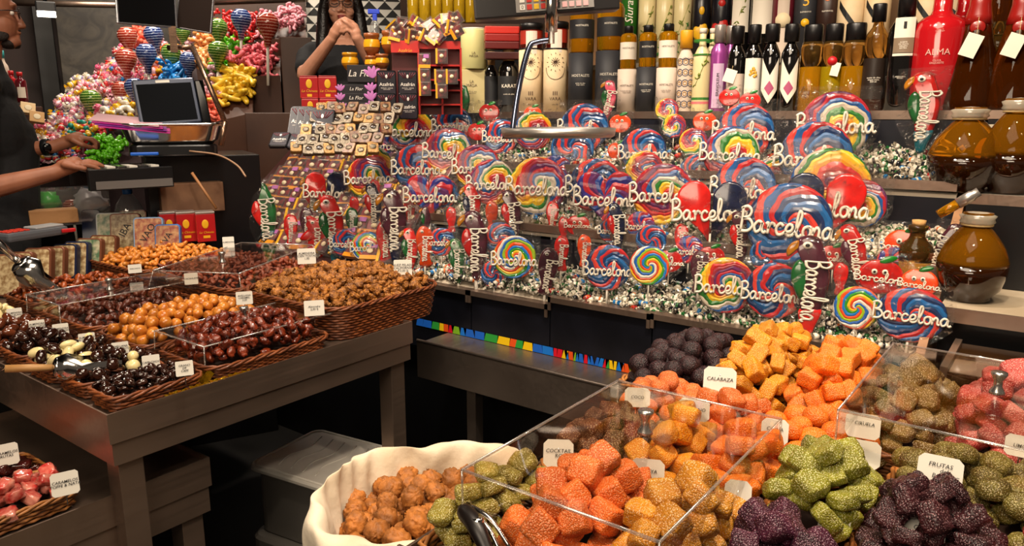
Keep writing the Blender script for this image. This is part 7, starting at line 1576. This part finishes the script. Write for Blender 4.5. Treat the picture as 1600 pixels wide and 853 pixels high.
# --- the woman: face towards us, looking down, hands before her mouth
d = 4.05; fc = P(533, 10, d); rz = facing(fc); s = mpp(fc)
wt = thing('person', 'woman with long black hair and round glasses, hands held before her mouth', 'person', (fc.x, fc.y, 0), 0)
fr = Matrix.Rotation(rz, 4, 'Z')
def WP(px, py, dy=0): return P(px, py, d)+(fr @ Vector((0, dy, 0)))
def wb(x, y, z): return fc+(fr @ Vector((x, y, z)))     # face local: x right, y away, z up
m = MB()
def fball(m, c, r, fn=None): m.ball((0, 0, 0), r, fn=fn, nu=20, nv=14, M=Matrix.Translation(wb(*c)) @ fr)
fball(m, (0, .015, .03), (.078, .095, .10)); fball(m, (0, -.022, -.035), (.066, .070, .078)); fball(m, (0, -.045, -.082), (.036, .036, .030))
for sx in (-1, 1): fball(m, (.040*sx, -.062, -.035), (.028, .020, .024)); fball(m, (.079*sx, .015, -.01), (.010, .018, .028)); fball(m, (.014*sx, -.098, -.035), (.009, .010, .008))
fball(m, (0, -.095, -.028), (.012, .022, .012)); fball(m, (0, -.088, -.008), (.009, .015, .026)); fball(m, (0, -.088, -.063), (.024, .010, .010)); fball(m, (0, -.072, .028), (.055, .022, .013))
cap_(m, wb(0, .02, -.08), .05, wb(0, .03, -.19), .055); cap_(m, wb(-.15, .04, -.25), .062, wb(.15, .04, -.25), .062); cap_(m, wb(0, .05, -.30), .15, wb(0, .05, -.60), .15, 18)
# arms: elbow low at the left of the picture, forearms rising to the mouth
eL = WP(478, 118, -.08); wL = WP(520, 68, -.26); cap_(m, wb(-.19, .04, -.27), .052, eL, .043); cap_(m, eL, .042, wL, .027)
eR = WP(592, 120, -.06); wR = WP(556, 66, -.27); cap_(m, wb(.19, .04, -.27), .052, eR, .043); cap_(m, eR, .042, wR, .027)
def whand(m, w_, k0, dirx):
    palm = w_+(k0-w_)*.5; cap_(m, w_, .024, palm, .030); cap_(m, palm, .028, k0, .026)
    for i in range(4):
        b = k0+(fr @ Vector((dirx*(.004+.002*i), -.008, .024-.017*i))); ln = (.040, .044, .041, .032)[i]
        p1 = b+(fr @ Vector((dirx*ln*.75, -.012, .012))); p2 = p1+(fr @ Vector((dirx*ln*.45, .012, -.008))); p3 = p2+(fr @ Vector((dirx*ln*.15, .018, -.012)))
        chain(m, [b, p1, p2, p3], [.0098, .0092, .0085, .0072], 8)
    th = palm+(fr @ Vector((dirx*.012, -.018, .022))); chain(m, [palm, th, th+(fr @ Vector((dirx*.028, -.008, .022))), th+(fr @ Vector((dirx*.046, -.004, .034)))], [.014, .0125, .0105, .0085], 8)
whand(m, wL, WP(530, 50, -.29), 1); whand(m, wR, WP(552, 52, -.28), -1)
skinmesh('body', m, SKIN2, wt, .0042, 3)
m = MB(); m.ball((0, 0, 0), (.15, .12, .20), M=Matrix.Translation(wb(0, .055, -.42)) @ fr, nu=20, nv=14); cap_(m, wb(-.155, .045, -.255), .075, wb(.155, .045, -.255), .075); cap_(m, wb(0, .05, -.33), .17, wb(0, .05, -.95), .17, 20)
cap_(m, wb(-.19, .04, -.27), .066, wb(-.19, .04, -.27).lerp(eL, .62), .062); cap_(m, wb(.19, .04, -.27), .066, wb(.19, .04, -.27).lerp(eR, .62), .062); skinmesh('black_shirt', m, TEE, wt, .008)
m = MB()
def hb(c, r): m.ball((0, 0, 0), r, M=Matrix.Translation(wb(*c)) @ fr, nu=20, nv=14)
hb((0, .045, .055), (.096, .095, .105)); 
for sx in (-1, 1): chain(m, [wb(.03*sx, -.035, .115), wb(.075*sx, -.02, .06), wb(.095*sx, .0, -.03), wb(.10*sx, .0, -.12), wb(.115*sx, -.01, -.24)], [.030, .028, .032, .038, .034]); chain(m, [wb(.07*sx, .06, 0), wb(.09*sx, .07, -.15), wb(.09*sx, .08, -.28)], [.05, .055, .05])
skinmesh('hair', m, HAIR, wt, .007)
FRG = mat('glasses_frame', '2c1c18', .3); m = MB()
for sx in (-1, 1): m.tube([wb(.036*sx+.026*math.cos(a), -.112, .002+.022*math.sin(a)) for a in [2*PI*k/24 for k in range(24)]], .0024, 6, closed=True); m.tube([wb(.062*sx, -.110, .006), wb(.082*sx, -.05, .008), wb(.084*sx, .02, .005)], .002, 5)
m.tube([wb(-.010, -.112, .008), wb(0, -.114, .011), wb(.010, -.112, .008)], .0022, 5); o = m.build('glasses', FRG, wt); o.location = -Vector(wt.location)
m = MB()
for sx in (-1, 1): m.tube(crom([wb(.018*sx, -.092, .004), wb(.034*sx, -.094, -.003), wb(.050*sx, -.082, .003)], 4), .0028, 6)
o = m.build('closed_eyelids', HAIR, wt); o.location = -Vector(wt.location)
m = MB()
for sx in (-1, 1): m.tube(crom([wb(.014*sx, -.097, .032), wb(.034*sx, -.095, .040), wb(.056*sx, -.075, .033)], 4), .004, 6)
o = m.build('eyebrows', HAIR, wt); o.location = -Vector(wt.location)
m = MB(); m.ball((0, 0, 0), (.023, .008, .006), M=Matrix.Translation(wb(0, -.098, -.060)) @ fr); m.ball((0, 0, 0), (.020, .008, .007), M=Matrix.Translation(wb(0, -.096, -.069)) @ fr); o = m.build('lips', LIP, wt); o.location = -Vector(wt.location)

# --- the man at the left edge, in profile, working at the till
d = 2.97; hc = P(-16, 24, d); rz = facing(hc); fr2 = Matrix.Rotation(rz, 4, 'Z')
mt_ = thing('person', 'man in a black shirt and glasses seen from the side, hands over the till', 'person', (hc.x, hc.y, 0), 0)
def hb2(x, y, z): return hc+(fr2 @ Vector((x, y, z)))         # x towards his face (right), y away, z up
def MP(px, py, dd=0): return P(px, py, d+dd)
m = MB()
def fb(c, r): m.ball((0, 0, 0), r, M=Matrix.Translation(hb2(*c)) @ fr2, nu=20, nv=14)
fb((-.012, 0, .035), (.098, .078, .098)); fb((.030, 0, -.035), (.062, .062, .075)); fb((.062, 0, -.098), (.034, .036, .028)); fb((.082, 0, .042), (.014, .045, .014)); chain(m, [hb2(.086, 0, .018), hb2(.098, 0, -.010), hb2(.106, 0, -.034)], [.009, .011, .013], 10); fb((.094, 0, -.038), (.014, .017, .010)); fb((.084, 0, -.062), (.016, .022, .010)); fb((.080, 0, -.078), (.014, .020, .009)); fb((-.02, -.078, -.01), (.018, .010, .030))
cap_(m, hb2(-.02, 0, -.08), .056, hb2(-.045, 0, -.20), .060); cap_(m, hb2(-.07, -.17, -.26), .060, hb2(-.07, .17, -.26), .060); cap_(m, hb2(-.07, 0, -.42), .12, hb2(-.05, 0, -.75), .12, 18)
# near arm (lower in the picture) and far arm with the watch
e1 = MP(-40, 300, -.22); w1 = MP(84, 270, -.13); cap_(m, hb2(-.08, -.19, -.28), .056, e1, .050); cap_(m, e1, .046, w1, .029)
e2 = MP(-25, 240, .10); w2_ = MP(84, 229, .12); cap_(m, hb2(-.08, .19, -.28), .056, e2, .048); cap_(m, e2, .042, w2_, .027)
k1 = MP(117, 256, -.10); cap_(m, w1, .028, k1, .030); 
up_ = Vector((0, 0, 1)); rt_ = (fr2 @ Vector((1, 0, 0))); aw_ = (fr2 @ Vector((0, 1, 0)))
m.ball((0, 0, 0), (.045, .040, .022), M=Matrix.Translation(k1-rt_*.018) @ fr2)
for i, (dy, ln, dz) in enumerate([(-.030, .060, -.010), (-.011, .074, 0), (.010, .070, .004), (.030, .055, .002)]):
    b = k1+aw_*dy+rt_*.012; chain(m, [b, b+rt_*ln*.5+up_*(.004+dz), b+rt_*ln*.85+up_*(-.002+dz), b+rt_*ln*1.1+up_*(-.012+dz)], [.0115, .0105, .0095, .008], 9)
b = k1-rt_*.035-aw_*.03; chain(m, [b, b+rt_*.03-aw_*.022-up_*.008, b+rt_*.062-aw_*.026-up_*.016], [.015, .0125, .010], 9)
k2 = MP(122, 216, .14); cap_(m, w2_, .026, k2, .028); m.ball((0, 0, 0), (.040, .038, .022), M=Matrix.Translation(k2-rt_*.012) @ fr2)
for i, (dy, ln) in enumerate([(-.030, .055), (-.011, .066), (.010, .062), (.028, .050)]):
    b = k2+aw_*dy+rt_*.014; chain(m, [b, b+rt_*ln*.55-up_*.004, b+rt_*ln*.85-up_*.022, b+rt_*ln*.85-up_*.042], [.011, .010, .009, .0078], 9)
b = k2-rt_*.02-aw_*.03-up_*.006; chain(m, [b, b+rt_*.03-aw_*.012-up_*.020, b+rt_*.060-up_*.032], [.014, .012, .0095], 9)
skinmesh('body', m, SKIN, mt_, .0042, 3)
m = MB(); cap_(m, hb2(-.07, -.165, -.27), .080, hb2(-.07, .165, -.27), .080, 16); m.ball((0, 0, 0), (.15, .22, .22), M=Matrix.Translation(hb2(-.06, 0, -.48)) @ fr2, nu=20, nv=14); cap_(m, hb2(-.055, 0, -.5), .168, MP(-16, 380), .175, 20); cap_(m, hb2(-.08, -.19, -.28), .074, hb2(-.08, -.19, -.28).lerp(e1, .45), .070); cap_(m, hb2(-.08, .19, -.28), .070, hb2(-.08, .19, -.28).lerp(e2, .45), .066); cap_(m, MP(-16, 380), .175, MP(-10, 560), .17, 20)
cap_(m, hb2(-.055, 0, -.20), .082, hb2(-.06, 0, -.30), .12, 16); skinmesh('black_shirt', m, TEE, mt_, .008)
m = MB()
def h3(c, r): m.ball((0, 0, 0), r, M=Matrix.Translation(hb2(*c)) @ fr2, nu=18, nv=12)
h3((-.035, 0, .065), (.094, .084, .085)); skinmesh('hair', m, HAIR, mt_, .007)
m = MB()
for (c, r) in (((.050, 0, -.104), (.036, .038, .024)), ((.076, 0, -.106), (.018, .024, .020)), ((.022, -.046, -.078), (.034, .014, .024)), ((.022, .046, -.078), (.034, .014, .024)), ((.090, 0, -.0545), (.010, .022, .005))): h3(c, r)
skinmesh('beard', m, mat('dark_beard', '1c120d', .7, bump=(200, .8)), mt_, .004)
m = MB()
for sy in (-1, 1): m.tube([hb2(.100-.012*abs(math.cos(a))*.3, .034*sy+.024*math.cos(a), .010+.019*math.sin(a)) for a in [2*PI*k/20 for k in range(20)]], .0025, 6, closed=True); m.tube([hb2(.098, .058*sy, .016), hb2(.06, .074*sy, .016), hb2(-.02, .080*sy, .010)], .0025, 6)
m.tube([hb2(.103, -.010, .014), hb2(.103, .010, .014)], .0024, 5); o = m.build('glasses', FRG, mt_); o.location = -Vector(mt_.location)
m = MB(); m.ball(hb2(.074, -.032, .010), .009); m.ball(hb2(.074, .032, .010), .009); o = m.build('eyes', mat('eye_white', 'd8cfc4', .2), mt_); o.location = -Vector(mt_.location)
ax = (w2_-e2).normalized(); wc = e2.lerp(w2_, .90); q_ = ax.to_track_quat('Z', 'Y').to_matrix().to_4x4()
o = MB().lathe([(.033, -.013), (.035, -.010), (.035, .010), (.033, .013)], 24, M=Matrix.Translation(wc) @ q_, cap=False).build('watch_strap', BLACK, mt_); o.location = -Vector(mt_.location)
o = MB().ball((0, 0, 0), (.017, .007, .019), M=Matrix.Translation(wc-aw_*.035) @ fr2).build('watch_case', BLACKG, mt_); o.location = -Vector(mt_.location)
